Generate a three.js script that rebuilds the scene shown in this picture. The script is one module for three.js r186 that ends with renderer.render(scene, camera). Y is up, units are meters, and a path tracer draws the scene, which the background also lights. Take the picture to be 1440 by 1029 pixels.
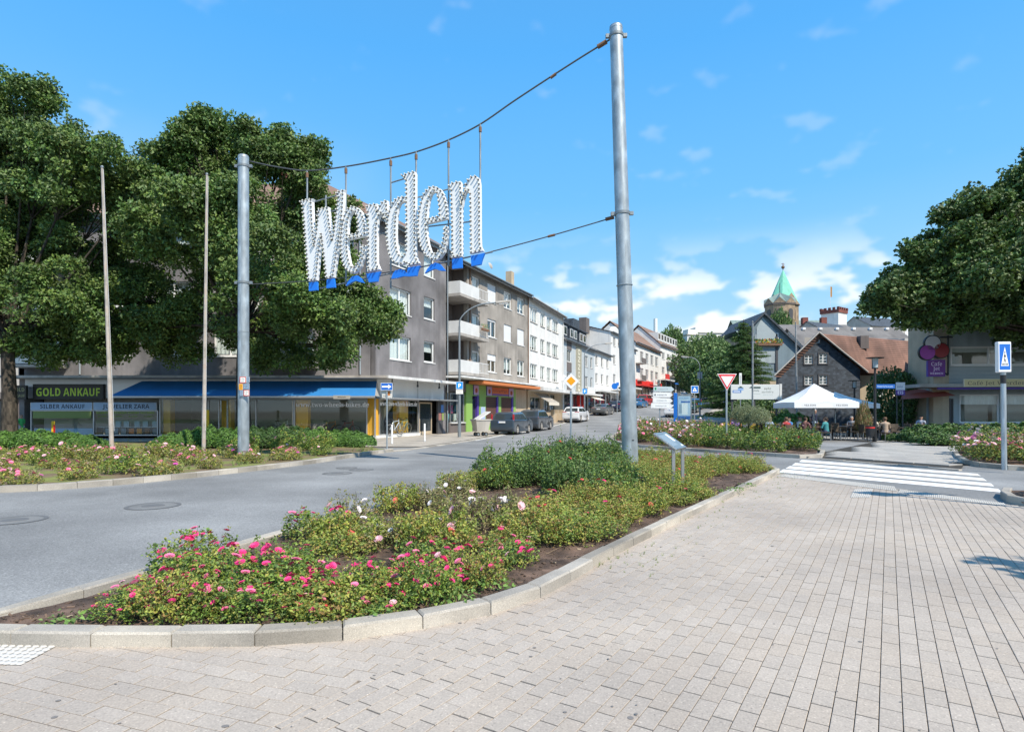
import * as THREE from 'three';
import { mergeGeometries, mergeVertices, toCreasedNormals } from 'three/addons/utils/BufferGeometryUtils.js';
import { RoundedBoxGeometry } from 'three/addons/geometries/RoundedBoxGeometry.js';
import { MarchingCubes } from 'three/addons/objects/MarchingCubes.js';
import { ImprovedNoise } from 'three/addons/math/ImprovedNoise.js';

// ---------------------------------------------------------------- camera
const PW = 1440, PH = 1029, FL = 830, HZ = 579, CX = 720, EYE = 1.6;   // photo size, focal length in photo pixels, horizon row
const scene = new THREE.Scene();
const camera = new THREE.PerspectiveCamera(2 * Math.atan(PH / 2 / FL) * 180 / Math.PI, PW / PH, 0.1, 3000);
camera.position.set(0, EYE, 0);
camera.lookAt(0, EYE, -10);
camera.setViewOffset(PW, PH, 0, PH / 2 - HZ, PW, PH);                    // rising lens: keeps verticals upright
const renderer = new THREE.WebGLRenderer({ antialias: true });
renderer.setSize(1024, 731);
renderer.toneMapping = THREE.LinearToneMapping;
renderer.toneMappingExposure = 1.16;
renderer.shadowMap.enabled = true;

// ---------------------------------------------------------------- seeded noise
function rng(seed) { let a = seed >>> 0; return () => { a = (a + 0x6D2B79F5) | 0; let t = Math.imul(a ^ (a >>> 15), 1 | a); t = (t + Math.imul(t ^ (t >>> 7), 61 | t)) ^ t; return ((t ^ (t >>> 14)) >>> 0) / 4294967296; }; }
const PN = new ImprovedNoise();
const fbm = (x, y, z, o = 5) => { let s = 0, a = 0.5, f = 1; for (let i = 0; i < o; i++) { s += a * PN.noise(x * f, y * f, z * f + i * 7.3); a *= 0.5; f *= 2.03; } return s; };
const clamp = (v, a = 0, b = 1) => Math.min(b, Math.max(a, v));
const sstep = (a, b, v) => { const t = clamp((v - a) / (b - a)); return t * t * (3 - 2 * t); };
const mix = (a, b, t) => a + (b - a) * t;

// ---------------------------------------------------------------- sky (air and clouds only)
{
  const W = 2048, Hh = 1024, data = new Float32Array(W * Hh * 4);
  const cols = [[0, [0.66, 0.80, 0.88]], [0.08, [0.52, 0.74, 0.90]], [0.19, [0.30, 0.61, 0.92]], [0.33, [0.165, 0.495, 0.91]], [0.52, [0.095, 0.40, 0.86]], [0.75, [0.085, 0.31, 0.69]], [1.01, [0.08, 0.26, 0.56]]];
  for (let j = 0; j < Hh; j++) {
    const th = ((j + 0.5) / Hh - 0.5) * Math.PI, sy = Math.sin(th), cy = Math.cos(th);
    for (let i = 0; i < W; i++) {
      const ph = ((i + 0.5) / W - 0.5) * 2 * Math.PI, dx = cy * Math.cos(ph), dz = cy * Math.sin(ph);
      let r, g, b; const e = Math.max(0, sy);
      let k = 0; while (k < cols.length - 2 && e > cols[k + 1][0]) k++;
      const t = clamp((e - cols[k][0]) / (cols[k + 1][0] - cols[k][0]));
      r = mix(cols[k][1][0], cols[k + 1][1][0], t); g = mix(cols[k][1][1], cols[k + 1][1][1], t); b = mix(cols[k][1][2], cols[k + 1][1][2], t);
      if (sy > -0.02 && sy < 0.8) {
        // cumulus far off, low over the horizon
        const q = 1 / (e + 0.13), n1 = e < 0.3 ? fbm(dx * 9.5 + 11.3, sy * 20 + 3.1, dz * 9.5 + 5.7, 6) : 0, n2 = fbm(dx * 2.1 + 4.2, sy * 2, dz * 2.1 + 9.1, 3);
        const band = sstep(0.02, 0.07, e) * (1 - sstep(0.16, 0.29, e));
        let c = sstep(0.06, 0.27, n1 * 1.35 + n2 * 0.35 + 0.15) * band * 0.9;
        // thin veil and small high flecks
        const v = sstep(0.05, 0.5, fbm(dx * q * 0.7 + 1.7, 2.2, dz * q * 0.7 + 8.8, 5) + 0.12) * (1 - sstep(0.2, 0.5, e)) * 0.22;
        const fl = sstep(0.24, 0.5, fbm(dx * q * 7.5 + 3.3, 7.7, dz * q * 7.5 + 1.1, 5) + n2 * 0.4) * sstep(0.2, 0.3, e) * 0.14;
        c = clamp(c + v + fl);
        const sh = 0.93 + 0.14 * sstep(-0.1, 0.4, n1);
        r = mix(r, 0.95 * sh, c); g = mix(g, 0.99 * sh, c); b = mix(b, 1.02 * sh, c);
      }
      if (sy < 0) { const m = sstep(0, 0.12, -sy); r = mix(r, 0.30, m); g = mix(g, 0.29, m); b = mix(b, 0.27, m); }
      const o = (j * W + i) * 4; data[o] = r; data[o + 1] = g; data[o + 2] = b; data[o + 3] = 1;
    }
  }
  const sky = new THREE.DataTexture(data, W, Hh, THREE.RGBAFormat, THREE.FloatType);
  sky.mapping = THREE.EquirectangularReflectionMapping; sky.magFilter = sky.minFilter = THREE.LinearFilter; sky.needsUpdate = true;
  scene.background = sky; scene.environment = sky;
}
// ---------------------------------------------------------------- sun: high, behind the camera's right shoulder
{
  const sun = new THREE.DirectionalLight(new THREE.Color().setRGB(1, 0.915, 0.785), 5);
  const el = 50 * Math.PI / 180, hx = 0.63, hz = 0.777;
  sun.position.set(hx * Math.cos(el) * 150 + 5, Math.sin(el) * 150, hz * Math.cos(el) * 150 - 30);
  sun.target.position.set(5, 0, -30);
  sun.castShadow = true; sun.shadow.mapSize.set(4096, 4096); sun.shadow.radius = 1;
  const c = sun.shadow.camera; c.left = c.bottom = -90; c.right = c.top = 90; c.near = 1; c.far = 400;
  scene.add(sun, sun.target);
}

// ---------------------------------------------------------------- photo pixel -> place
const kx = px => (px - CX) / FL;
const gp = (px, py, y = 0) => { const D = FL * (EYE - y) / (py - HZ); return [kx(px) * D, D]; };   // on flat ground: [X, distance ahead]
const xAt = (px, D) => kx(px) * D;
const yAt = (py, D) => EYE + (HZ - py) * D / FL;
const GT = [[-200, 0], [45, 0], [55, 0.14], [62, 0.42], [70, 0.82], [80, 1.4], [100, 2.6], [140, 5.2], [200, 9], [260, 16], [330, 30], [420, 46], [600, 52], [2000, 52]];
const gy = D => { let k = 0; while (k < GT.length - 2 && D > GT[k + 1][0]) k++; return mix(GT[k][1], GT[k + 1][1], clamp((D - GT[k][0]) / (GT[k + 1][0] - GT[k][0]))); };

// ---------------------------------------------------------------- naming helpers
const used = {};
const numbered = n => { const k = used[n] = (used[n] ?? -1) + 1; return k ? n + '_' + String(k).padStart(3, '0') : n; };
function thing(name, label, category, [x, y, z] = [0, 0, 0], turn = 0, group) {
  const o = new THREE.Group(); o.name = numbered(name); scene.add(o);
  o.position.set(x, y, z); o.rotation.y = turn; o.userData = { label, category };
  if (group) o.userData.group = group;
  return o;
}
function struct(name, geo, mat) { const m = geo ? new THREE.Mesh(geo, mat) : new THREE.Group(); m.name = numbered(name); m.userData = { kind: 'structure' }; scene.add(m); return m; }
function part(parent, name, geo, mat, pos, rot) {
  const m = new THREE.Mesh(geo, mat); m.name = name; parent.add(m);
  if (pos) m.position.set(...pos); if (rot) m.rotation.set(...rot);
  return m;
}
function dup(root, [x, y, z], turn, label, group, scale) {
  const r = root.clone(); r.name = numbered(root.name.replace(/_\d{3}$/, '')); r.userData = { ...root.userData }; scene.add(r);
  r.position.set(x, y, z); r.rotation.y = turn;
  if (label) r.userData.label = label; if (group) r.userData.group = group; if (scale) r.scale.set(...scale);
  return r;
}

// ---------------------------------------------------------------- geometry helpers
function flat(g) { const q = g.index ? g.toNonIndexed() : g; q.computeVertexNormals(); return q; }
function uvm(g, s = 1) {                                   // uv in metres, from the side each face looks to
  const q = g.index ? g.toNonIndexed() : g, p = q.attributes.position, uv = new Float32Array(p.count * 2);
  const a = new THREE.Vector3(), b = new THREE.Vector3(), c = new THREE.Vector3();
  for (let i = 0; i < p.count; i += 3) {
    a.fromBufferAttribute(p, i); b.fromBufferAttribute(p, i + 1).sub(a); c.fromBufferAttribute(p, i + 2).sub(a); b.cross(c);
    const nx = Math.abs(b.x), ny = Math.abs(b.y), nz = Math.abs(b.z);
    for (let k = 0; k < 3; k++) {
      const x = p.getX(i + k), y = p.getY(i + k), z = p.getZ(i + k);
      let u, v; if (ny > nx && ny > nz) { u = x; v = z; } else if (nx > nz) { u = z; v = y; } else { u = x; v = y; }
      uv[(i + k) * 2] = u * s; uv[(i + k) * 2 + 1] = v * s;
    }
  }
  q.setAttribute('uv', new THREE.BufferAttribute(uv, 2)); return q;
}
const bx = (w, h, d, x = 0, y = 0, z = 0) => new THREE.BoxGeometry(w, h, d).translate(x, y, z);
const rbx = (w, h, d, r, x = 0, y = 0, z = 0) => new RoundedBoxGeometry(w, h, d, 1, Math.min(r, w / 2.01, h / 2.01, d / 2.01)).translate(x, y, z);
const cyl = (r0, r1, h, x = 0, y = 0, z = 0, n = 16) => new THREE.CylinderGeometry(r1, r0, h, n).translate(x, y + h / 2, z);   // stands on y
function bar(a, b, r0, r1 = r0, n = 8) {                    // round bar between two points
  const A = new THREE.Vector3(...a), B = new THREE.Vector3(...b), d = B.clone().sub(A), L = d.length();
  const g = new THREE.CylinderGeometry(r1, r0, L, n); g.translate(0, L / 2, 0);
  g.applyQuaternion(new THREE.Quaternion().setFromUnitVectors(new THREE.Vector3(0, 1, 0), d.normalize())); g.translate(...a); return g;
}
const tube = (pts, r, seg = 24, n = 8) => new THREE.TubeGeometry(new THREE.CatmullRomCurve3(pts.map(p => new THREE.Vector3(...p))), seg, r, n, false);
function join(list) { return mergeGeometries(list.map(g => { const q = g.index ? g.toNonIndexed() : g; for (const k of Object.keys(q.attributes)) if (!['position', 'normal', 'uv'].includes(k)) q.deleteAttribute(k); if (!q.attributes.uv) q.setAttribute('uv', new THREE.BufferAttribute(new Float32Array(q.attributes.position.count * 2), 2)); if (!q.attributes.normal) q.computeVertexNormals(); return q; })); }
// raw triangle builder
class TB {
  constructor() { this.p = []; this.c = []; this.uv = []; }
  tri(a, b, c, col) { this.p.push(...a, ...b, ...c); if (col) for (let i = 0; i < 3; i++) this.c.push(...col); }
  quad(a, b, c, d, col) { this.tri(a, b, c, col); this.tri(a, c, d, col); }
  geo(metres = 1) {
    const g = new THREE.BufferGeometry(); g.setAttribute('position', new THREE.BufferAttribute(new Float32Array(this.p), 3));
    if (this.c.length) g.setAttribute('color', new THREE.BufferAttribute(new Float32Array(this.c), 3));
    g.computeVertexNormals(); return metres ? uvm(g, metres) : g;
  }
}
// polygons are lists of [x, z]
const area = P => { let s = 0; for (let i = 0; i < P.length; i++) { const a = P[i], b = P[(i + 1) % P.length]; s += a[0] * b[1] - b[0] * a[1]; } return s / 2; };
function clip(P, C) {                                       // P clipped by convex C (both any turn)
  if (area(C) < 0) C = [...C].reverse();
  for (let i = 0; i < C.length && P.length; i++) {
    const a = C[i], b = C[(i + 1) % C.length], ins = p => (b[0] - a[0]) * (p[1] - a[1]) - (b[1] - a[1]) * (p[0] - a[0]) >= 0;
    const out = [];
    for (let k = 0; k < P.length; k++) {
      const p = P[k], q = P[(k + 1) % P.length], ip = ins(p), iq = ins(q);
      const cut = () => { const d1 = (b[0] - a[0]) * (p[1] - a[1]) - (b[1] - a[1]) * (p[0] - a[0]), d2 = (b[0] - a[0]) * (q[1] - a[1]) - (b[1] - a[1]) * (q[0] - a[0]), t = d1 / (d1 - d2); return [p[0] + (q[0] - p[0]) * t, p[1] + (q[1] - p[1]) * t]; };
      if (ip) { out.push(p); if (!iq) out.push(cut()); } else if (iq) out.push(cut());
    }
    P = out;
  }
  return P;
}
const inside = (P, x, z) => { let c = false; for (let i = 0, j = P.length - 1; i < P.length; j = i++) { const a = P[i], b = P[j]; if ((a[1] > z) !== (b[1] > z) && x < (b[0] - a[0]) * (z - a[1]) / (b[1] - a[1]) + a[0]) c = !c; } return c; };
function inset(P, d) {                                      // P must be positively turned
  const n = P.length, out = [];
  for (let i = 0; i < n; i++) {
    const a = P[(i + n - 1) % n], b = P[i], c = P[(i + 1) % n];
    let ux = b[0] - a[0], uz = b[1] - a[1], vx = c[0] - b[0], vz = c[1] - b[1]; const lu = Math.hypot(ux, uz) || 1, lv = Math.hypot(vx, vz) || 1; ux /= lu; uz /= lu; vx /= lv; vz /= lv;
    const n1 = [-uz, ux], n2 = [-vz, vx], k = Math.max(0.35, 1 + n1[0] * n2[0] + n1[1] * n2[1]);
    out.push([b[0] + d * (n1[0] + n2[0]) / k, b[1] + d * (n1[1] + n2[1]) / k]);
  }
  return out;
}
function prismInto(tb, P, y0, y1, bev, col) {               // convex block with chamfered top edge
  if (P.length < 3) return;
  if (area(P) < 0) P = [...P].reverse();
  const T = inset(P, bev), n = P.length;
  for (let i = 1; i < n - 1; i++) tb.tri([T[0][0], y1, T[0][1]], [T[i + 1][0], y1, T[i + 1][1]], [T[i][0], y1, T[i][1]], col);
  for (let i = 0; i < n; i++) {
    const k = (i + 1) % n;
    tb.quad([P[i][0], y1 - bev, P[i][1]], [T[i][0], y1, T[i][1]], [T[k][0], y1, T[k][1]], [P[k][0], y1 - bev, P[k][1]], col);
    tb.quad([P[i][0], y0, P[i][1]], [P[i][0], y1 - bev, P[i][1]], [P[k][0], y1 - bev, P[k][1]], [P[k][0], y0, P[k][1]], col);
  }
}
function sheet(P, y, step = 0) {                            // P: list of [X, D]; follows the slope of the street when step is given
  const s = new THREE.Shape(P.map(([x, d]) => new THREE.Vector2(x, d)));
  let g = new THREE.ShapeGeometry(s); g.rotateX(-Math.PI / 2);
  const p = g.attributes.position; for (let i = 0; i < p.count; i++) p.setY(i, y);
  if (g.attributes.normal.getY(0) < 0) { const ix = g.index.array; for (let i = 0; i < ix.length; i += 3) { const t = ix[i]; ix[i] = ix[i + 1]; ix[i + 1] = t; } }
  g.computeVertexNormals(); return uvm(g);
}
function slopeStrip(left, right, y, n = 60) {               // strip between two [X, D] polylines given by D -> X, laid on the terrain
  const tb = new TB(); let pl, pr;
  const D0 = Math.max(left[0][1], right[0][1]), D1 = Math.min(left.at(-1)[1], right.at(-1)[1]);
  const X = (L, D) => { let k = 0; while (k < L.length - 2 && D > L[k + 1][1]) k++; return mix(L[k][0], L[k + 1][0], (D - L[k][1]) / (L[k + 1][1] - L[k][1])); };
  for (let i = 0; i <= n; i++) {
    const D = mix(D0, D1, i / n), h = gy(D) + y, a = [X(left, D), h, -D], b = [X(right, D), h, -D];
    if (i) tb.quad(pl, pr, b, a); pl = a; pr = b;
  }
  return tb.geo();
}
// ---------------------------------------------------------------- procedural textures (colour, grain and wear only)
function tex(size, fn, { srgb = true, rep = 1 } = {}) {
  const d = new Uint8Array(size * size * 4);
  for (let j = 0; j < size; j++) for (let i = 0; i < size; i++) { const c = fn(i / size, j / size, i, j), o = (j * size + i) * 4; d[o] = clamp(c[0]) * 255; d[o + 1] = clamp(c[1]) * 255; d[o + 2] = clamp(c[2]) * 255; d[o + 3] = 255; }
  const t = new THREE.DataTexture(d, size, size); t.wrapS = t.wrapT = THREE.RepeatWrapping; t.magFilter = THREE.LinearFilter; t.minFilter = THREE.LinearMipmapLinearFilter; t.generateMipmaps = true;
  if (srgb) t.colorSpace = THREE.SRGBColorSpace; t.repeat.set(rep, rep); t.needsUpdate = true; return t;
}
const tau = Math.PI * 2;
// bank of tiling value noise: six octave stacks sampled by frequency and seed
const NB_ = (() => { const bank = []; for (let k = 0; k < 6; k++) { const r = rng(900 + k), a = new Float32Array(64 * 64); for (let i = 0; i < a.length; i++) a[i] = r() * 2 - 1; bank.push(a); } return bank; })();
function vnoise(u, v, cells, k) { const a = NB_[k % 6], x = u * cells, y = v * cells, i = Math.floor(x), j = Math.floor(y), fx = x - i, fy = y - j, m = q => ((q % cells) + cells) % cells & 63, sx = fx * fx * (3 - 2 * fx), sy = fy * fy * (3 - 2 * fy), i0 = m(i), i1 = m(i + 1), j0 = m(j) * 64, j1 = m(j + 1) * 64; return mix(mix(a[j0 + i0], a[j0 + i1], sx), mix(a[j1 + i0], a[j1 + i1], sx), sy); }
const loopN = (u, v, f, s, o = 4) => { let t = 0, a = 0.45, c = Math.max(2, Math.round(f * 3)); const k = Math.floor(s) % 6; u += s * 0.137; for (let i = 0; i < o; i++) { t += a * vnoise(u, v + i * 0.31, Math.min(c, 64), k + i); a *= 0.5; c *= 2; } return t; };   // tiles
function grainTex(seed, base, fine, coarse, speck, rep, tint = [1, 1, 1]) {
  const r = rng(seed);
  return tex(512, (u, v) => { const n = loopN(u, v, 1.1, seed, 5) * coarse + (r() - 0.5) * fine, s = r() < speck ? (r() - 0.5) * 0.5 : 0, k = 1 + n + s; return base.map((b, i) => b * k * (1 + (tint[i] - 1) * n * 3)); }, { rep });
}
const std = o => new THREE.MeshStandardMaterial({ roughness: 0.85, ...o });
const lin = (r, g, b) => new THREE.Color().setRGB(r, g, b);
const M = {};
M.asphalt = std({ map: grainTex(11, [0.535, 0.535, 0.53], 0.26, 0.26, 0.12, 0.2), roughness: 0.88 });
M.asphalt.map.repeat.set(0.2, 0.2);
M.cast = std({ color: lin(0.17, 0.17, 0.17), metalness: 0.2, roughness: 0.7 });
M.patch = std({ map: grainTex(12, [0.47, 0.47, 0.465], 0.26, 0.14, 0.10, 0.6), roughness: 0.9 });
const paverTex = grainTex(13, [0.688, 0.645, 0.597], 0.13, 0.09, 0.05, 0.31, [1.0, 1, 0.98]);
M.pavers = [0.965, 0.985, 1.0, 1.015, 1.04].map((k, i) => std({ map: paverTex, color: lin(0.97 * k, 0.975 * k * (i % 2 ? 0.985 : 1), 0.985 * k * (i % 2 ? 0.965 : 1)), roughness: 0.92 }));
M.paverV = std({ map: paverTex, vertexColors: true, roughness: 0.92 });
M.joint = std({ map: grainTex(14, [0.22, 0.205, 0.18], 0.4, 0.3, 0.1, 1.1), roughness: 1 });
M.kerb = std({ map: grainTex(15, [0.635, 0.612, 0.575], 0.2, 0.3, 0.08, 0.55), roughness: 0.93 });
M.kerb2 = std({ map: M.kerb.map, color: lin(0.80, 0.79, 0.77), roughness: 0.93 });
M.kerb3 = std({ map: M.kerb.map, color: lin(1.06, 1.05, 1.02), roughness: 0.93 });
M.slab = [0.92, 1, 1.06].map(k => std({ map: grainTex(16 + k, [0.655, 0.64, 0.62], 0.14, 0.1, 0.05, 0.7), color: lin(k, k, k * 0.98), roughness: 0.92 }));
M.sidewalk = std({ map: grainTex(19, [0.66, 0.63, 0.585], 0.18, 0.16, 0.08, 0.5), roughness: 0.93 });
M.white = std({ map: grainTex(20, [0.90, 0.90, 0.885], 0.12, 0.12, 0.06, 0.8), roughness: 0.8 });
M.stud = std({ color: lin(0.56, 0.54, 0.50), roughness: 0.85 });
M.tactile = std({ color: lin(0.27, 0.26, 0.24), roughness: 0.85 });
M.soil = std({ map: (() => { const r = rng(21); return tex(512, (u, v) => { const n = loopN(u, v, 2.2, 21, 6) * 0.7 + (r() - 0.5) * 0.45, k = 1 + n; return [0.385 * k, 0.315 * k, 0.27 * k]; }, { rep: 0.8 }); })(), bumpMap: grainTex(22, [0.5, 0.5, 0.5], 0.7, 1.0, 0.1, 0.8), bumpScale: 0.03, roughness: 1 });
M.verge = std({ map: (() => { const r = rng(23); return tex(512, (u, v) => { const n = loopN(u, v, 2.0, 23, 6), k = 1 + (r() - 0.5) * 0.45 + n * 0.4, t = sstep(-0.15, 0.25, n); return [mix(0.50, 0.42, t) * k, mix(0.425, 0.44, t) * k, mix(0.33, 0.23, t) * k]; }, { rep: 0.33 }); })(), roughness: 1 });
M.grass = std({ map: grainTex(24, [0.33, 0.42, 0.17], 0.5, 0.35, 0.2, 0.6), roughness: 1 });
M.hill = std({ map: grainTex(25, [0.27, 0.345, 0.16], 0.5, 0.5, 0.2, 0.03), roughness: 1 });
function plaster(seed, rgb, coarse = 0.12, streak = 0.10) {   // rendered wall with rain streaks and stains
  const r = rng(seed);
  return tex(384, (u, v) => { const n = loopN(u, v, 1.3, seed, 5) * coarse, s = loopN(u, v * 0.0 + 0.3, 4.5, seed + 3, 4) * loopN(u, v, 0.7, seed + 9, 2) * streak * 6, k = 1 + n + s + (r() - 0.5) * 0.10; return rgb.map(c => c * k); }, { rep: 0.22 });
}
M.wallCorner = std({ map: plaster(31, [0.47, 0.46, 0.465], 0.3, 0.10), roughness: 0.95 });
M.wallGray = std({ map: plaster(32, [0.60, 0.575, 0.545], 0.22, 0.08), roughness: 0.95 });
M.wallWhite = std({ map: plaster(33, [0.88, 0.875, 0.86], 0.05, 0.04), roughness: 0.92 });
M.wallTile = std({ map: plaster(34, [0.74, 0.765, 0.775], 0.07, 0.05), roughness: 0.6 });
M.wallPale = std({ map: plaster(35, [0.70, 0.68, 0.65], 0.08, 0.08), roughness: 0.95 });
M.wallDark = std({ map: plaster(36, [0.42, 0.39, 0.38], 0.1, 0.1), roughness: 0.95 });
M.wallBlueGrey = std({ map: plaster(37, [0.47, 0.535, 0.57], 0.07, 0.06), roughness: 0.9 });
M.wallCafe = std({ map: plaster(38, [0.64, 0.685, 0.70], 0.06, 0.05), roughness: 0.9 });
M.stone = std({ map: plaster(39, [0.58, 0.51, 0.43], 0.3, 0.15), roughness: 0.95 });
M.brickTan = std({ map: plaster(40, [0.72, 0.655, 0.56], 0.12, 0.05), roughness: 0.95 });
M.slate = std({ map: (() => { const r = rng(41); return tex(512, (u, v, i, j) => { const row = j >> 4, q = ((i + (row % 2) * 12) % 512) / 24 | 0, h = Math.sin(row * 12.98 + q * 78.2) * 43758.5, k = 0.8 + 0.4 * (h - Math.floor(h)) + (r() - 0.5) * 0.2; return [0.26 * k, 0.29 * k, 0.325 * k]; }, { rep: 0.2 }); })(), roughness: 0.75 });
M.concrete = std({ map: plaster(42, [0.66, 0.64, 0.615], 0.16, 0.2), roughness: 0.95 });
M.whitePaint = std({ map: plaster(43, [0.86, 0.86, 0.85], 0.06, 0.08), roughness: 0.6 });
M.frame = std({ color: lin(0.80, 0.80, 0.79), roughness: 0.45 });
M.frameDark = std({ color: lin(0.07, 0.07, 0.075), roughness: 0.5 });
M.frameAlu = std({ color: lin(0.45, 0.46, 0.47), roughness: 0.4, metalness: 0.6 });
M.blind = std({ color: lin(0.78, 0.79, 0.80), roughness: 0.6 });
M.curtain = std({ color: lin(0.72, 0.73, 0.74), roughness: 0.95 });
M.room = std({ color: lin(0.40, 0.37, 0.33), roughness: 1 });
M.glass = new THREE.MeshPhysicalMaterial({ color: lin(0.94, 0.97, 0.96), transmission: 1, thickness: 0, roughness: 0.02, ior: 1.5 });
M.glassDark = new THREE.MeshPhysicalMaterial({ color: lin(0.035, 0.045, 0.05), roughness: 0.06, ior: 1.5, clearcoat: 0.5, clearcoatRoughness: 0.03 });
M.roofBrown = std({ map: plaster(51, [0.52, 0.42, 0.365], 0.25, 0.1), roughness: 0.9 });
M.roofRed = std({ map: plaster(52, [0.465, 0.355, 0.31], 0.4, 0.1), roughness: 0.9 });
M.roofGrey = std({ map: plaster(53, [0.46, 0.45, 0.445], 0.25, 0.1), roughness: 0.9 });
M.copper = std({ map: plaster(54, [0.50, 0.80, 0.70], 0.1, 0.12), roughness: 0.7 });
M.lead = std({ map: plaster(55, [0.46, 0.535, 0.52], 0.1, 0.1), roughness: 0.7 });
M.brickRed = std({ map: plaster(56, [0.48, 0.29, 0.26], 0.2, 0.05), roughness: 0.95 });
M.galv = std({ map: (() => { const r = rng(61); return tex(512, (u, v) => { const n = loopN(u, v, 3.2, 61, 4) * 0.24 + loopN(u, v * 0.0, 5, 63, 3) * 0.12, k = 1 + n + (r() - 0.5) * 0.08; return [0.66 * k, 0.70 * k, 0.725 * k]; }, { rep: 0.6 }); })(), metalness: 0.45, roughness: 0.5 });
M.galvDark = std({ map: M.galv.map, color: lin(0.62, 0.62, 0.62), metalness: 0.4, roughness: 0.55 });
M.poleWood = std({ map: (() => { const r = rng(62); return tex(256, (u, v) => { const n = loopN(u, v, 2.4, 62, 5), k = 1 + n * 0.5 + (r() - 0.5) * 0.12, t = sstep(0.12, 0.45, n) * 0.5; return [mix(0.66, 0.52, t) * k, mix(0.63, 0.44, t) * k, mix(0.60, 0.38, t) * k]; }, { rep: 0.37 }); })(), roughness: 0.7 });
M.steel = std({ color: lin(0.42, 0.43, 0.44), metalness: 0.8, roughness: 0.38 });
M.iron = std({ color: lin(0.10, 0.105, 0.11), metalness: 0.3, roughness: 0.6 });
M.rust = std({ color: lin(0.20, 0.115, 0.07), roughness: 0.9 });
M.black = std({ color: lin(0.022, 0.023, 0.025), roughness: 0.5 });
M.rubber = std({ color: lin(0.025, 0.025, 0.026), roughness: 0.85 });
M.signWhite = std({ color: lin(0.82, 0.82, 0.82), roughness: 0.45 });
M.signBack = std({ color: lin(0.36, 0.37, 0.38), metalness: 0.6, roughness: 0.5 });
M.signBlue = std({ color: lin(0.010, 0.165, 0.62), roughness: 0.4 });
M.yellow = std({ color: lin(0.72, 0.40, 0.045), roughness: 0.6 });
M.yellowPost = std({ color: lin(0.85, 0.55, 0.02), roughness: 0.5 });
M.orange = std({ color: lin(0.62, 0.21, 0.07), roughness: 0.6 });
M.green = std({ color: lin(0.26, 0.46, 0.11), roughness: 0.6 });
M.purple = std({ color: lin(0.10, 0.055, 0.34), roughness: 0.6 });
M.redPaint = std({ color: lin(0.66, 0.035, 0.03), roughness: 0.5 });
M.shutterBrown = std({ color: lin(0.13, 0.065, 0.05), roughness: 0.7 });
M.awningBlue = std({ map: grainTex(71, [0.15, 0.47, 0.72], 0.06, 0.06, 0, 0.6), roughness: 0.8 });
M.awningRed = std({ color: lin(0.40, 0.09, 0.06), roughness: 0.8 });
M.awningCream = std({ color: lin(0.68, 0.62, 0.52), roughness: 0.85 });
M.parasol = std({ color: lin(0.84, 0.84, 0.84), roughness: 0.9 });
M.bulb = new THREE.MeshPhysicalMaterial({ color: lin(0.80, 0.77, 0.66), roughness: 0.2, clearcoat: 0.6 });
M.socket = std({ color: lin(0.10, 0.095, 0.085), roughness: 0.6 });
M.letterWhite = std({ color: lin(0.86, 0.87, 0.88), roughness: 0.55 });
M.waveBlue = std({ color: lin(0.012, 0.20, 0.80), roughness: 0.5 });
M.bark = std({ map: (() => { const r = rng(81); return tex(256, (u, v) => { const n = loopN(u, v * 0.3, 3.5, 81, 5), k = 1 + n * 0.9 + (r() - 0.5) * 0.2; return [0.26 * k, 0.235 * k, 0.205 * k]; }, { rep: 1 }); })(), bumpMap: grainTex(82, [0.5, 0.5, 0.5], 0.4, 1.2, 0, 1), bumpScale: 0.03, roughness: 1 });
M.twig = std({ color: lin(0.11, 0.075, 0.045), roughness: 1 });
const leafMat = (r, g, b, tr = 0.0) => new THREE.MeshPhysicalMaterial({ color: lin(r, g, b), roughness: 0.62, transmission: tr, thickness: 0, side: THREE.DoubleSide });
M.leafV = new THREE.MeshPhysicalMaterial({ color: lin(1.5, 1.66, 1.5), vertexColors: true, roughness: 0.6, transmission: 0.3, thickness: 0, side: THREE.DoubleSide });
// lettering and printed faces
function printTex(w, h, draw) { const c = document.createElement('canvas'); c.width = w; c.height = h; draw(c.getContext('2d'), w, h); const t = new THREE.CanvasTexture(c); t.colorSpace = THREE.SRGBColorSpace; return t; }
const printMat = (w, h, draw, o = {}) => std({ map: printTex(w, h, draw), roughness: 0.5, ...o });
function words(c, txt, x, y, size, col, font = 'sans-serif', weight = 'bold', maxW) { c.fillStyle = col; c.font = `${weight} ${size}px ${font}`; c.textAlign = 'center'; c.textBaseline = 'middle'; if (maxW) { const w = c.measureText(txt).width; c.save(); c.translate(x, y); c.scale(maxW / w, 1); c.fillText(txt, 0, 0); c.restore(); } else c.fillText(txt, x, y); }
// lettering too small to read in the photograph: a row of broken strokes
function scribble(c, x, y, w, h, col, n) { c.fillStyle = col; const r = rng(Math.round(w * 7 + n)), s = w / n; for (let i = 0; i < n; i++) { const a = x + i * s; c.fillRect(a, y + h * (r() < 0.3 ? 0 : 0.25), s * 0.22, h * 0.8); if (r() < 0.7) c.fillRect(a + s * 0.5, y + h * 0.3, s * 0.2, h * 0.6); c.fillRect(a, y + h * (0.25 + r() * 0.5), s * 0.65, h * 0.16); } }
const face = (w, h) => new THREE.PlaneGeometry(w, h);
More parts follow.
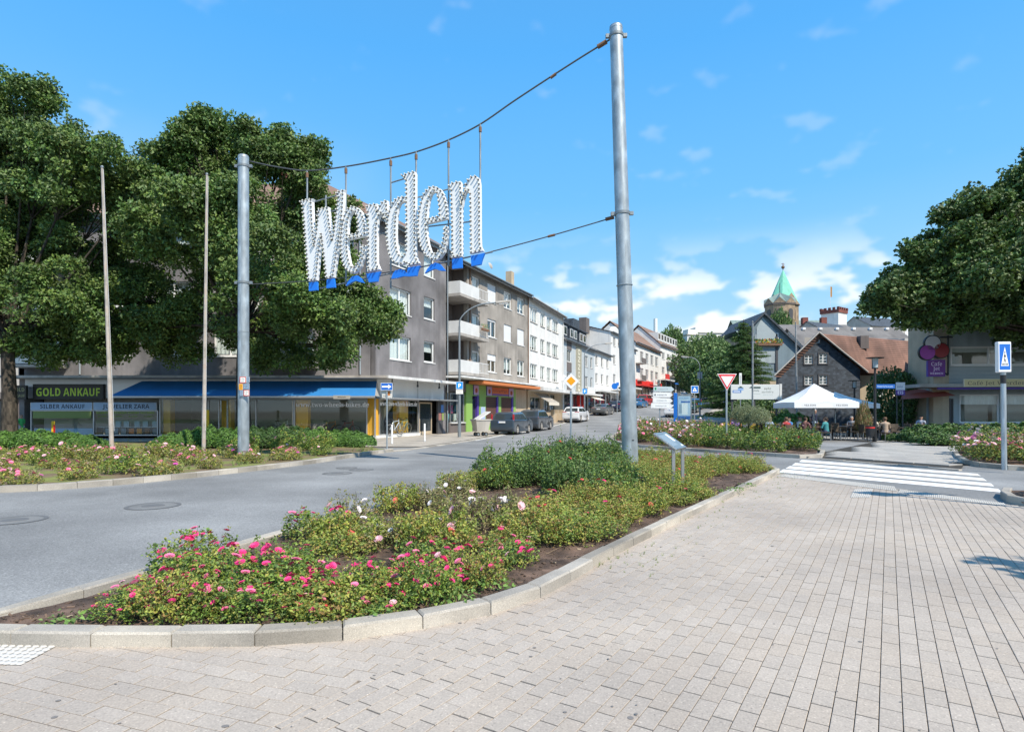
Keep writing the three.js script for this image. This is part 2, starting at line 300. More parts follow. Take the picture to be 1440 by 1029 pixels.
// ================================================================ ground
const zz = P => P.map(([x, d]) => [x, -d]);
const px = L => L.map(([a, b, y]) => gp(a, b, y));
{ // terrain out to the wooded hill
  const tb = new TB(), xs = [-700, -400, -250, -150, -90, -50, 0, 50, 100, 160, 250, 400, 700], ds = [-60, -20, 0, 20, 45, 55, 62, 70, 80, 100, 120, 140, 170, 200, 230, 260, 295, 330, 375, 420, 500, 600, 900, 1600];
  const h = (x, d) => gy(d) - 0.06 + (d > 180 ? fbm(x * 0.01, d * 0.01, 3) * Math.min(12, (d - 180) * 0.06) : 0) - (d > 210 ? sstep(0, 400, -x - 40) * Math.min(30, (d - 210) * 0.2) : 0);
  for (let i = 0; i < xs.length - 1; i++) for (let j = 0; j < ds.length - 1; j++) tb.quad([xs[i], h(xs[i], ds[j]), -ds[j]], [xs[i + 1], h(xs[i + 1], ds[j]), -ds[j]], [xs[i + 1], h(xs[i + 1], ds[j + 1]), -ds[j + 1]], [xs[i], h(xs[i], ds[j + 1]), -ds[j + 1]]);
  struct('terrain', tb.geo(), M.hill);
}
struct('road', slopeStrip([[-60, -12], [-60, 230]], [[110, -12], [110, 230]], 0, 121), M.asphalt);

// ---- outlines
const ISL = px([[-60, 900], [0, 902], [100, 904], [167, 904], [267, 904], [367, 903], [430, 900], [480, 896], [530, 889], [580, 882], [640, 871], [690, 859], [738, 842], [775, 823], [815, 801]]);   // island, edge to the paving
const ISR = px([[815, 801], [862, 776], [960, 728], [1030, 695], [1080, 671], [1089, 665]]);
const ISF = px([[1089, 665], [1084, 661], [1060, 659], [1022, 656], [960, 650], [905, 645], [850, 642], [812, 642]]);
const ISB = px([[812, 642], [792, 645], [760, 653], [700, 671], [640, 689], [577, 708], [492, 734], [393, 762], [320, 785], [200, 822], [100, 851], [0, 878], [-60, 893], [-60, 900]]);
const island = [...ISL, ...ISR.slice(1), ...ISF.slice(1), ...ISB.slice(1, -1)];
const EDGE = px([[1089, 668], [1200, 683], [1320, 699], [1415, 713]]);                 // paving meets the side road
const I2F = px([[868, 611], [861, 617], [866, 622], [880, 626], [903, 629], [941, 632], [1026, 637.5], [1090, 641.5], [1140, 645], [1152, 643], [1154, 637]]);
const I2B = px([[1154, 637], [1140, 628], [1060, 613], [985, 604], [920, 603], [880, 606], [868, 611]]);
const island2 = [...I2F, ...I2B.slice(1, -1)];
const VRF = px([[-110, 696], [0, 691.5], [64, 688.7], [142, 683], [209, 677], [270, 671], [318, 665.5], [373, 659.5], [439, 651], [480, 644.5], [522, 638.5], [548, 635]]);
const verge = [...VRF, [-6.6, 26.3], [-8.6, 29.6], [-20, 30.2], [-34, 30.2]];
const BAY = [gp(548, 635), gp(580, 631.5), gp(660, 619.6), gp(703, 611.7), [1.1, 48], [4.0, 58], [9.3, 75], [19.5, 100], [37.5, 140], [61, 190], [70, 205]];   // road edge in front of the houses

function kerbRun(parent, pts, len, width, y0, y1, side, slope = false) {
  const P = zz(pts), acc = [0]; for (let i = 1; i < P.length; i++) acc.push(acc[i - 1] + Math.hypot(P[i][0] - P[i - 1][0], P[i][1] - P[i - 1][1]));
  const at = s => { let k = 0; while (k < P.length - 2 && s > acc[k + 1]) k++; const t = (s - acc[k]) / (acc[k + 1] - acc[k]); return [mix(P[k][0], P[k + 1][0], t), mix(P[k][1], P[k + 1][1], t)]; };
  const L = acc.at(-1), n = Math.max(1, Math.round(L / len)), nor = s => { const a = at(Math.max(0, s - 0.15)), b = at(Math.min(L, s + 0.15)), l = Math.hypot(b[0] - a[0], b[1] - a[1]); return [-(b[1] - a[1]) / l * side, (b[0] - a[0]) / l * side]; };
  const r = rng(n * 31 + 7), mats = [M.kerb, M.kerb, M.kerb2, M.kerb3];
  for (let i = 0; i < n; i++) {
    const s0 = L * i / n + 0.004, s1 = L * (i + 1) / n - 0.004, a = at(s0), b = at(s1), na = nor(s0), nb = nor(s1), tb = new TB(), e = (r() - 0.5) * 0.008, w = width + (r() - 0.5) * 0.004;
    const j = (r() - 0.5) * 0.006, dy = slope ? gy(-(a[1] + b[1]) / 2) : 0;
    prismInto(tb, [[a[0] + na[0] * j, a[1] + na[1] * j], [b[0] + nb[0] * j, b[1] + nb[1] * j], [b[0] + nb[0] * w, b[1] + nb[1] * w], [a[0] + na[0] * w, a[1] + na[1] * w]], y0 + dy, y1 + e + dy, 0.014);
    part(parent, 'kerb_stone', tb.geo(), mats[r() * 4 | 0]);
  }
}
const kerbI = struct('kerb'), kerb2 = struct('kerb'), kerbV = struct('kerb'), kerbS = struct('kerb'), kerbR = struct('kerb');
kerbRun(kerbI, ISL, 0.52, 0.15, -0.05, 0.13, 1); kerbRun(kerbI, ISR, 0.6, 0.13, -0.05, 0.13, 1); kerbRun(kerbI, ISF, 0.8, 0.13, -0.05, 0.11, 1); kerbRun(kerbI, ISB, 0.95, 0.15, -0.05, 0.11, 1);
kerbRun(kerb2, I2F, 0.9, 0.15, -0.05, 0.13, 1); kerbRun(kerb2, I2B, 0.9, 0.13, -0.05, 0.1, 1);
kerbRun(kerbV, VRF, 0.62, 0.16, -0.05, 0.13, 1);
kerbRun(kerbS, BAY.slice(0, 9), 1.0, 0.22, -0.05, 0.045, 1, true);

// ---- planting soil (uneven)
function soilSheet(name, P, y, mat, amp, cell) {
  const poly = zz(P), tb = new TB(); let x0 = 1e9, x1 = -1e9, z0 = 1e9, z1 = -1e9; for (const [x, z] of poly) { x0 = Math.min(x0, x); x1 = Math.max(x1, x); z0 = Math.min(z0, z); z1 = Math.max(z1, z); }
  const hh = (x, z) => y + fbm(x * 1.3, z * 1.3, 4.4, 4) * amp;
  // triangulate the outline and refine by a grid: clip grid cells into each triangle of the outline
  const tris = THREE.ShapeUtils.triangulateShape(poly.map(p => new THREE.Vector2(p[0], p[1])), []);
  for (const t of tris) {
    const T = t.map(i => poly[i]), bx0 = Math.min(...T.map(p => p[0])), bx1 = Math.max(...T.map(p => p[0])), bz0 = Math.min(...T.map(p => p[1])), bz1 = Math.max(...T.map(p => p[1]));
    for (let i = Math.floor(bx0 / cell); i * cell < bx1; i++) for (let j = Math.floor(bz0 / cell); j * cell < bz1; j++) {
      const C = clip([[i * cell, j * cell], [(i + 1) * cell, j * cell], [(i + 1) * cell, (j + 1) * cell], [i * cell, (j + 1) * cell]], T); if (C.length < 3) continue;
      for (let k = 1; k < C.length - 1; k++) { const a = C[0], b = C[k], c = C[k + 1]; tb.tri([a[0], hh(...a), a[1]], [c[0], hh(...c), c[1]], [b[0], hh(...b), b[1]]); }
    }
  }
  let g = tb.geo(); const uv = g.attributes.uv; g.deleteAttribute('normal'); g = mergeVertices(g, 1e-3); g.computeVertexNormals(); struct(name, g, mat);
}
const turn = P => area(zz(P)) > 0 ? P : [...P].reverse();
soilSheet('planting_bed', inset(zz(turn(island)), 0.10).map(([x, z]) => [x, -z]), 0.07, M.soil, 0.10, 0.14);
soilSheet('planting_bed', inset(zz(turn(island2)), 0.10).map(([x, z]) => [x, -z]), 0.07, M.soil, 0.08, 0.4);
soilSheet('planting_bed', inset(zz(turn(verge)), 0.12).map(([x, z]) => [x, -z]), 0.085, M.verge, 0.08, 0.4);

// ---- paving of the square in front: long rows of 21 x 10.5 cm stones
const DM = (() => { const v = [1250 - CX, FL], l = Math.hypot(...v); return [v[0] / l, v[1] / l]; })();
const PL = 0.213, PWd = 0.1042;
const paving = struct('paving'), bigPavers = [], restPavers = [];
const EX = (() => { const a = EDGE[0], b = EDGE.at(-1), t = 3.2; return [b[0] + (b[0] - a[0]) / (b[1] - a[1]) * -1.2, b[1] - 1.2]; })();
const square = [...ISL.slice(), ...ISR.slice(1), ...EDGE, [14, EX[1] + 0.2], [14, 0.6], [-9, 0.6], [-9, ISL[0][1]]];
struct('paving_bed', sheet([[-9, ISL[0][1] + 0.25], ...ISL, ...ISR.slice(1), ...EDGE, [14, EX[1] + 0.2], [14, -6], [-9, -6]], 0.004), M.joint);
function tile(region, test, o, dir, L, W, seed, half = 0.5) {     // region: convex [X, D] clip polygon; test: keep centre
  const r = rng(seed), nx = [dir[1], -dir[0]], C = zz(region), cs = C.map(([x, z]) => [(x - o[0]) * dir[0] + (-z - o[1]) * dir[1], (x - o[0]) * nx[0] + (-z - o[1]) * nx[1]]);
  const s0 = Math.floor(Math.min(...cs.map(c => c[0])) / L) - 1, s1 = Math.ceil(Math.max(...cs.map(c => c[0])) / L) + 1, t0 = Math.floor(Math.min(...cs.map(c => c[1])) / W), t1 = Math.ceil(Math.max(...cs.map(c => c[1])) / W);
  const P = (s, t) => [o[0] + s * dir[0] + t * nx[0], -(o[1] + s * dir[1] + t * nx[1])];
  for (let j = t0; j < t1; j++) {
    const off = (((j % 2) + 2) % 2) * half * L + (r() - 0.5) * 0.05;
    for (let i = s0; i < s1; i++) {
      const g = 0.0075, gl = 0.0028, a = i * L + off + g * 0.6 + (r() - 0.5) * 0.003, b = (i + 1) * L + off - g * 0.6 + (r() - 0.5) * 0.003, c = j * W + gl * 0.75, d = (j + 1) * W - gl * 0.75;
      const m = P((a + b) / 2, (c + d) / 2); const k = r(), ty = (r() - 0.5) * 0.004;
      let Q = [P(a, c), P(b, c), P(b, d), P(a, d)]; const inn = Q.every(p => inside(C, p[0], p[1]));
      if (!inn) { Q = clip(Q, C); if (Q.length < 3 || Math.abs(area(Q)) < 0.0015) continue; }
      if (!test(m[0], -m[1])) continue;
      const D = -m[1]; if (Math.abs(m[0]) > D * 0.95 + 2.2) continue;
      (k, restPavers).push({ Q, k, ty, inn, D, m, vis: Math.abs(m[0]) < D * 0.88 && D > 2.93 });
    }
  }
}
// regions: right field, left field (turned), small field at the near edge
const B0 = gp(677, 877), B1 = gp(390, 1029), bl = [B1[0] + (B1[0] - B0[0]) * 3, B1[1] + (B1[1] - B0[1]) * 3 + 0];
const BU = [B0[0] - DM[0] * 6, B0[1] - DM[1] * 6];
const sideR = (x, d) => (x - B0[0]) * DM[1] - (d - B0[1]) * DM[0];   // > 0: right of the seam
const sqz = zz(square);
const inSq = (x, d) => inside(sqz, x, -d);
const far = [B0[0] + DM[0] * 14, B0[1] + DM[1] * 14];
tile([BU, far, [14, far[1]], [14, BU[1]]], (x, d) => inSq(x, d), gp(1236, 1029), DM, PL, PWd, 5, 0.33);
const DL = (() => { const v = [1.22, -0.42], l = Math.hypot(...v); return [v[0] / l, v[1] / l]; })();
tile([far, BU, [-9, BU[1]], [-9, far[1]]], inSq, gp(13, 950), DL, PL * 1.02, PWd * 1.12, 6, 0.5);
restPavers.sort((a, b) => (b.vis - a.vis) || (a.D - b.D));
{
  const geoFull = new Map(); let n = 0; const tb = new TB();
  for (const p of restPavers) {
    const y1 = 0.03 + p.ty;
    if (p.vis && n < 300) { n++; const t = new TB(); prismInto(t, p.Q.map(q => [q[0] - p.m[0], q[1] - p.m[1]]), -0.02, 0.03, 0.002); const g = t.geo(); const uv = g.attributes.uv; for (let i = 0; i < uv.count; i++) uv.setXY(i, uv.getX(i) + p.m[0], uv.getY(i) + p.m[1]); part(paving, 'paver', g, M.pavers[p.k * 5 | 0], [p.m[0], p.ty, p.m[1]]); continue; }
    const c = M.pavers[p.k * 5 | 0].color; prismInto(tb, p.Q, 0.0, y1, 0.002, [c.r, c.g, c.b]);
  }
  const m = part(paving, 'pavers', tb.geo(), M.paverV); m.userData.kind = 'stuff';
}
// tactile strips: white ribbed and studded stones
function tactile(P, ribs, sr = 0.017) {
  const t = struct('tactile_paving', sheet(P, 0.034), M.tactile), [a, b, c, d] = P, list = [];
  for (let i = 0; i < ribs[0]; i++) for (let j = 0; j < ribs[1]; j++) { const u = (i + 0.5) / ribs[0], v = (j + 0.5) / ribs[1], x = mix(mix(a[0], b[0], u), mix(d[0], c[0], u), v), D = mix(mix(a[1], b[1], u), mix(d[1], c[1], u), v); list.push(cyl(sr, sr * 0.7, 0.007, x, 0.034, -D, 8)); }
  const m = part(t, 'studs', join(list), M.stud); m.userData.kind = 'stuff';
}
tactile([gp(-60, 940), gp(28, 943), gp(98, 905), gp(-20, 903.5)], [10, 8], 0.024);
tactile([gp(1092, 671), gp(1262, 693), gp(1258, 686), gp(1108, 669)], [70, 7]);
tactile([gp(1196, 702), gp(1224, 702), gp(1228, 690), gp(1202, 690)], [10, 14]);
tactile([gp(1262, 696), gp(1416, 714), gp(1412, 710), gp(1266, 690.5)], [50, 5]);
{ // flush kerb towards the side road
  kerbRun(kerbS, EDGE.map(([x, d]) => [x + 0.02, d + 0.18]), 0.9, 0.14, -0.05, 0.036, -1);
}
// ---- zebra crossing and road markings
{
  const z = struct('zebra_crossing'), S = [[[1128, 646.6], [1375, 666.3], [1380, 669.6], [1124, 649.6]], [[1119, 651], [1383, 672.6], [1389, 676.6], [1114, 654.4]], [[1111, 655.4], [1394, 679.8], [1399, 684.3], [1105, 659]], [[1102, 660], [1404, 687.6], [1411, 692.8], [1096, 664]]];
  for (const s of S) part(z, 'stripe', sheet(px(s), 0.006), M.white);
  const m = struct('road_marking');
  // bay line along the parked cars
  part(m, 'bay_line', slopeStrip(BAY.slice(2, 9).map(([x, d]) => [x + 0.3, d]), BAY.slice(2, 9).map(([x, d]) => [x + 0.42, d]), 0.008, 80), M.white);
}
// repaired strips in the road surface
const roadPatch = (P) => struct('road_patch', sheet(px(P), 0.004), M.patch);
roadPatch([[1100, 640.5], [1330, 655], [1360, 658.6], [1100, 643]]);
{ // trodden chewing gum
  const r = rng(33);
  const gm = [], gs = []; for (let i = 0; i < 130; i++) { const d = 2.9 + Math.pow(r(), 1.4) * 9, x = (r() * 1.9 - 0.9) * d * 0.9; if (inside(zz(square), x, -d)) gm.push(new THREE.CircleGeometry(0.005 + r() * r() * 0.016, 9).scale(1, 0.6 + r() * 0.5, 1).rotateX(-Math.PI / 2).translate(x, 0.0335, -d)); } const g = struct('paving_spots'); part(g, 'gum_spots', join(gm), std({ color: lin(0.2, 0.185, 0.175), roughness: 0.9 })).userData.kind = 'stuff';
}
// manholes
for (const [x, y, r, l] of [[215, 711.5, 0.42, 'rose bed'], [20, 731.5, 0.40, 'rose bed'], [474, 665.6, 0.38, ''], [508, 660.5, 0.34, ''], [487, 658, 0.3, '']]) {
  const [X, D] = gp(x, y), o = thing('manhole_cover', 'round iron manhole cover set in the grey road surface', 'manhole cover', [X, 0.003, -D], 0, 'manhole covers in the road');
  part(o, 'ring', new THREE.RingGeometry(r * 0.86, r, 40).rotateX(-Math.PI / 2).translate(0, 0.003, 0), M.cast);
  part(o, 'concrete_fill', new THREE.CircleGeometry(r * 0.855, 40).rotateX(-Math.PI / 2).translate(0, 0.002, 0), M.patch);
  const lid = part(o, 'lid', cyl(r * 0.42, r * 0.41, 0.006, 0, 0.001, 0, 28), M.cast);
}
// ---- pavements along the houses and the square on the right
struct('pavement', slopeStrip([[-8, 26.6], [-9.5, 31], [-9, 36], [4.5, 64], [9, 75], [36, 140], [66, 204]].map(([x, d]) => [x - 1.5, d]), BAY.map(([x, d]) => [x - 0.2, d]), 0.03, 90), M.sidewalk);
struct('pavement', sheet([[-45, 29.8], [-8.4, 29.2], [-7.6, 35.8], [-45, 36]], 0.036), M.sidewalk);
const SQ2 = [...px([[1157, 645.4], [1260, 653.2], [1352, 660.6], [1356, 655]]), [22, 20.5], [60, 21], [60, 50], [17.2, 50], [15.9, 44], [19, 31], gp(1160, 636)];
struct('pavement', sheet(SQ2, 0.02), M.joint);
struct('pavement', slopeStrip([[15.8, 49.8], [18, 60], [26.5, 80], [35, 100], [53, 140], [80, 200]], [[70, 49.8], [70, 80], [80, 140], [100, 200]], 0.024, 80), M.sidewalk);
{ // slabs of the far square, laid in rows
  const s = struct('slab_paving'), a = gp(1157, 645.4), b = gp(1352, 660.6), l = Math.hypot(b[0] - a[0], b[1] - a[1]), u = [(b[0] - a[0]) / l, (b[1] - a[1]) / l], v = [-u[1], u[0]]; if (v[1] < 0) { v[0] *= -1; v[1] *= -1; }
  const C = zz(SQ2), r = rng(91), geos = [0, 1, 2].map(() => new TB()); let n = 0;
  for (let j = 0; j < 22; j++) for (let i = -16; i < 26; i++) {
    const L = 1.0, W = 0.75, g = 0.02, o = (j % 2) * 0.5, P = (p, q) => [a[0] + u[0] * p + v[0] * q, -(a[1] + u[1] * p + v[1] * q)];
    const Q = [P((i + o) * L + g, j * W + g), P((i + o + 1) * L - g, j * W + g), P((i + o + 1) * L - g, (j + 1) * W - g), P((i + o) * L + g, (j + 1) * W - g)];
    const m = P((i + o + 0.5) * L, (j + 0.5) * W); if (!Q.every(p => inside(C, p[0], p[1])) || -m[1] > 44) continue;
    const e = (r() - 0.5) * 0.006, t = new TB(), k = r() * 3 | 0;
    if (n < 290 && -m[1] < 34 && m[0] < -m[1] * 0.9) { prismInto(t, Q, 0, 0.045 + e, 0.006); part(s, 'slab', t.geo(), M.slab[k]); n++; } else prismInto(geos[k], Q, 0, 0.045 + e, 0.006);
  }
  geos.forEach((t, k) => { if (t.p.length) part(s, 'slabs', t.geo(), M.slab[k]).userData.kind = 'stuff'; });
  tactile([gp(1228, 648.5), gp(1244, 649.5), gp(1245, 641), gp(1231, 640.5)].map(p => p), [8, 10]);
  kerbRun(kerbS, [gp(1157, 646.2), gp(1260, 654), gp(1354, 661.6)], 0.9, 0.16, -0.05, 0.04, 1);
}
// right-hand planters
const PR1 = [...px([[1347, 640], [1352, 646], [1369, 655.5], [1440, 662]]), [19.5, 14.9], [34, 17], [34, 24], gp(1356, 632)];
const PR2 = [...px([[1419, 700], [1440, 714]]), [12.5, 8.2], [16, 8.2], [16, 12.5], gp(1424, 696)];
kerbRun(kerbR, [...PR1.slice(0, 6)], 0.8, 0.14, -0.05, 0.14, 1); kerbRun(kerbR, [gp(1424, 696), gp(1419, 700), gp(1440, 714), [12.5, 8.2]], 0.7, 0.14, -0.05, 0.14, 1);
soilSheet('planting_bed', PR1, 0.09, M.soil, 0.06, 0.4); soilSheet('planting_bed', PR2, 0.09, M.soil, 0.06, 0.3);
// ================================================================ buildings
// a facade frame: origin at the foot of its left end, a = direction to the right, looking at it from the street
function facade(parent, [ox, od], [ax, ad], base = 0) {
  const l = Math.hypot(ax, ad), a = [ax / l, -ad / l], turn = Math.atan2(-a[1], a[0]), o = [ox, -od];
  const F = {
    parent, turn, base,
    u: p => { const k = kx(p); return -(o[0] + k * o[1]) / (a[0] + k * a[1]); },
    D: u => -(o[1] + u * a[1]),
    v: (p, q) => yAt(q, F.D(F.u(p))) - base,
    P: (u, v, out = 0) => [o[0] + a[0] * u - a[1] * out, base + v, o[1] + a[1] * u + a[0] * out],
    put: (m, u, v, out = 0) => { const p = F.P(u, v, out); m.position.set(p[0] - parent.position.x, p[1] - parent.position.y, p[2] - parent.position.z); m.rotation.y = turn; return m; },
    part: (name, geo, mat, u = 0, v = 0, out = 0, par) => { const m = new THREE.Mesh(geo, mat); m.name = name; parent.add(m); F.put(m, u, v, out); return m; },
    rect: (x0, x1, y0, y1) => { const u0 = F.u(x0), u1 = F.u(x1), xm = (x0 + x1) / 2; return [u0, F.v(xm, y1), u1 - u0, F.v(xm, y0) - F.v(xm, y1)]; },   // photo box -> u, v, w, h
  };
  return F;
}
function wallGeo(len, v0, v1, holes, th = 0.32) {
  const s = new THREE.Shape([new THREE.Vector2(0, v0), new THREE.Vector2(len, v0), new THREE.Vector2(len, v1), new THREE.Vector2(0, v1)]);
  for (const [u, v, w, h] of holes) s.holes.push(new THREE.Path([new THREE.Vector2(u, v), new THREE.Vector2(u, v + h), new THREE.Vector2(u + w, v + h), new THREE.Vector2(u + w, v)]));
  return uvm(new THREE.ExtrudeGeometry(s, { depth: th, bevelEnabled: false }).translate(0, 0, -th));
}
const wcache = new Map();
const memo = (k, f) => { if (!wcache.has(k)) wcache.set(k, f()); return wcache.get(k); };
// window: frame mesh with panes (and sill, blind, curtain) under it; origin at its lower left corner
function windowPart(F, u, v, w, h, o = {}) {
  const { n = 2, frame = M.frame, t = 0.07, sill = true, blind = 0, curtain = 0, depth = 0.14, glass = M.glass, room = true, sillMat = M.whitePaint, name = 'window', rows = 1, sillOut = 0.08 } = o;
  w = Math.round(w * 50) / 50; h = Math.round(h * 50) / 50;
  const fg = memo(`f${w},${h},${n},${t},${rows}`, () => { const L = [bx(w, t, 0.07, w / 2, t / 2), bx(w, t, 0.07, w / 2, h - t / 2), bx(t, h - 2 * t, 0.07, t / 2, h / 2), bx(t, h - 2 * t, 0.07, w - t / 2, h / 2)]; for (let i = 1; i < n; i++) L.push(bx(t * 1.2, h - 2 * t, 0.065, w * i / n, h / 2)); for (let j = 1; j < rows; j++) L.push(bx(w - 2 * t, t * 0.6, 0.05, w / 2, h * j / rows)); return join(L); });
  const W = F.part(name, fg, frame, u, v, -depth);
  for (let i = 0; i < n; i++) part(W, 'pane', memo(`p${(w / n).toFixed(3)},${h},${t}`, () => bx(w / n - t * 1.1, h - 2 * t, 0.01)), glass, [w * (i + 0.5) / n, h / 2, -0.005]);
  if (sill) part(W, 'sill', memo(`s${w},${sillOut}`, () => rbx(w + 0.1, 0.07, depth + sillOut, 0.012)), sillMat, [w / 2, -0.037, (depth + sillOut) / 2 - 0.03]);
  if (blind) part(W, 'blind', memo(`b${w},${h},${blind}`, () => { const k = Math.max(3, Math.round(h * blind / 0.09)), L = []; for (let i = 0; i < k; i++) L.push(bx(w - 0.06, h * blind / k - 0.006, 0.03, w / 2, h - (i + 0.5) * h * blind / k)); return join(L); }), M.blind, [0, 0, 0.055]);
  if (curtain) part(W, 'curtain', memo(`c${w},${h},${curtain}`, () => { const tb = new TB(), k = 26; for (let i = 0; i < k; i++) { const x0 = w * i / k, x1 = w * (i + 1) / k, z0 = Math.sin(i * 1.7) * 0.03, z1 = Math.sin((i + 1) * 1.7) * 0.03; tb.quad([x0, h * (1 - curtain), z0], [x1, h * (1 - curtain), z1], [x1, h, z1], [x0, h, z0]); } return tb.geo(); }), M.curtain, [0, 0, -0.16]);
  if (room) part(W, 'room_back', memo(`r${w},${h}`, () => bx(w + 0.6, h + 0.4, 0.02, w / 2, h / 2)), M.room, [0, 0, -1.1]);
  return W;
}
// gabled roof over a rectangle (ridge parallel to the facade), laid in courses of tiles
function roofGeo(len, depth, rise, over = 0.45, courses = 14, th = 0.07) {
  const L = [], run = depth / 2 + over, sl = Math.hypot(run, rise * run / (depth / 2)), an = Math.atan2(rise, depth / 2), c = sl / courses;
  for (const s of [0, 1]) for (let i = 0; i < courses; i++) { const g = bx(len + over * 0.8, th, c + 0.06).rotateX(0.055).translate(len / 2, th * 0.5, -(i + 0.5) * c).rotateX(an); g.translate(0, -over * Math.tan(an), over); if (s) { g.rotateY(Math.PI); g.translate(len, 0, -depth); } L.push(g); }
  return uvm(join(L));
}
const gableGeo = (depth, rise, th = 0.3) => uvm(new THREE.ExtrudeGeometry(new THREE.Shape([new THREE.Vector2(0, 0), new THREE.Vector2(depth, 0), new THREE.Vector2(depth / 2, rise)]), { depth: th, bevelEnabled: false }));
// plain shell: side and back walls behind a facade
function shell(F, len, H, depth, mat, o = {}) {
  const L = [bx(0.3, H, depth - 0.34, 0.15, H / 2, -depth / 2 - 0.16), bx(0.3, H, depth - 0.34, len - 0.15, H / 2, -depth / 2 - 0.16), bx(len - 0.62, H, 0.3, len / 2, H / 2, -depth + 0.16), bx(len - 0.62, 0.2, depth - 0.7, len / 2, H - 0.12, -depth / 2)];
  F.part('wall', uvm(join(L)), mat);
}
const gutter = (F, len, v, out, mat = M.galvDark) => F.part('gutter', join([bar([0, 0, 0], [len, 0, 0], 0.075), bx(len, 0.22, 0.06, len / 2, -0.1, -0.12)]), mat, 0, v, out);
const drain = (F, u, v0, v1, mat = M.galvDark) => F.part('drainpipe', cyl(0.05, 0.05, v1 - v0, 0, 0, 0, 10), mat, u, v0, 0.07);
function signFace(F, name, u, v, w, h, mat, out, back = M.frameDark, th = 0.06) { const b = F.part(name, rbx(w, h, th, 0.01, w / 2, h / 2, 0), back, u, v, out - th / 2); part(b, 'lettering', face(w * 0.985, h * 0.96), mat, [w / 2, h / 2, th / 2 + 0.003]); return b; }

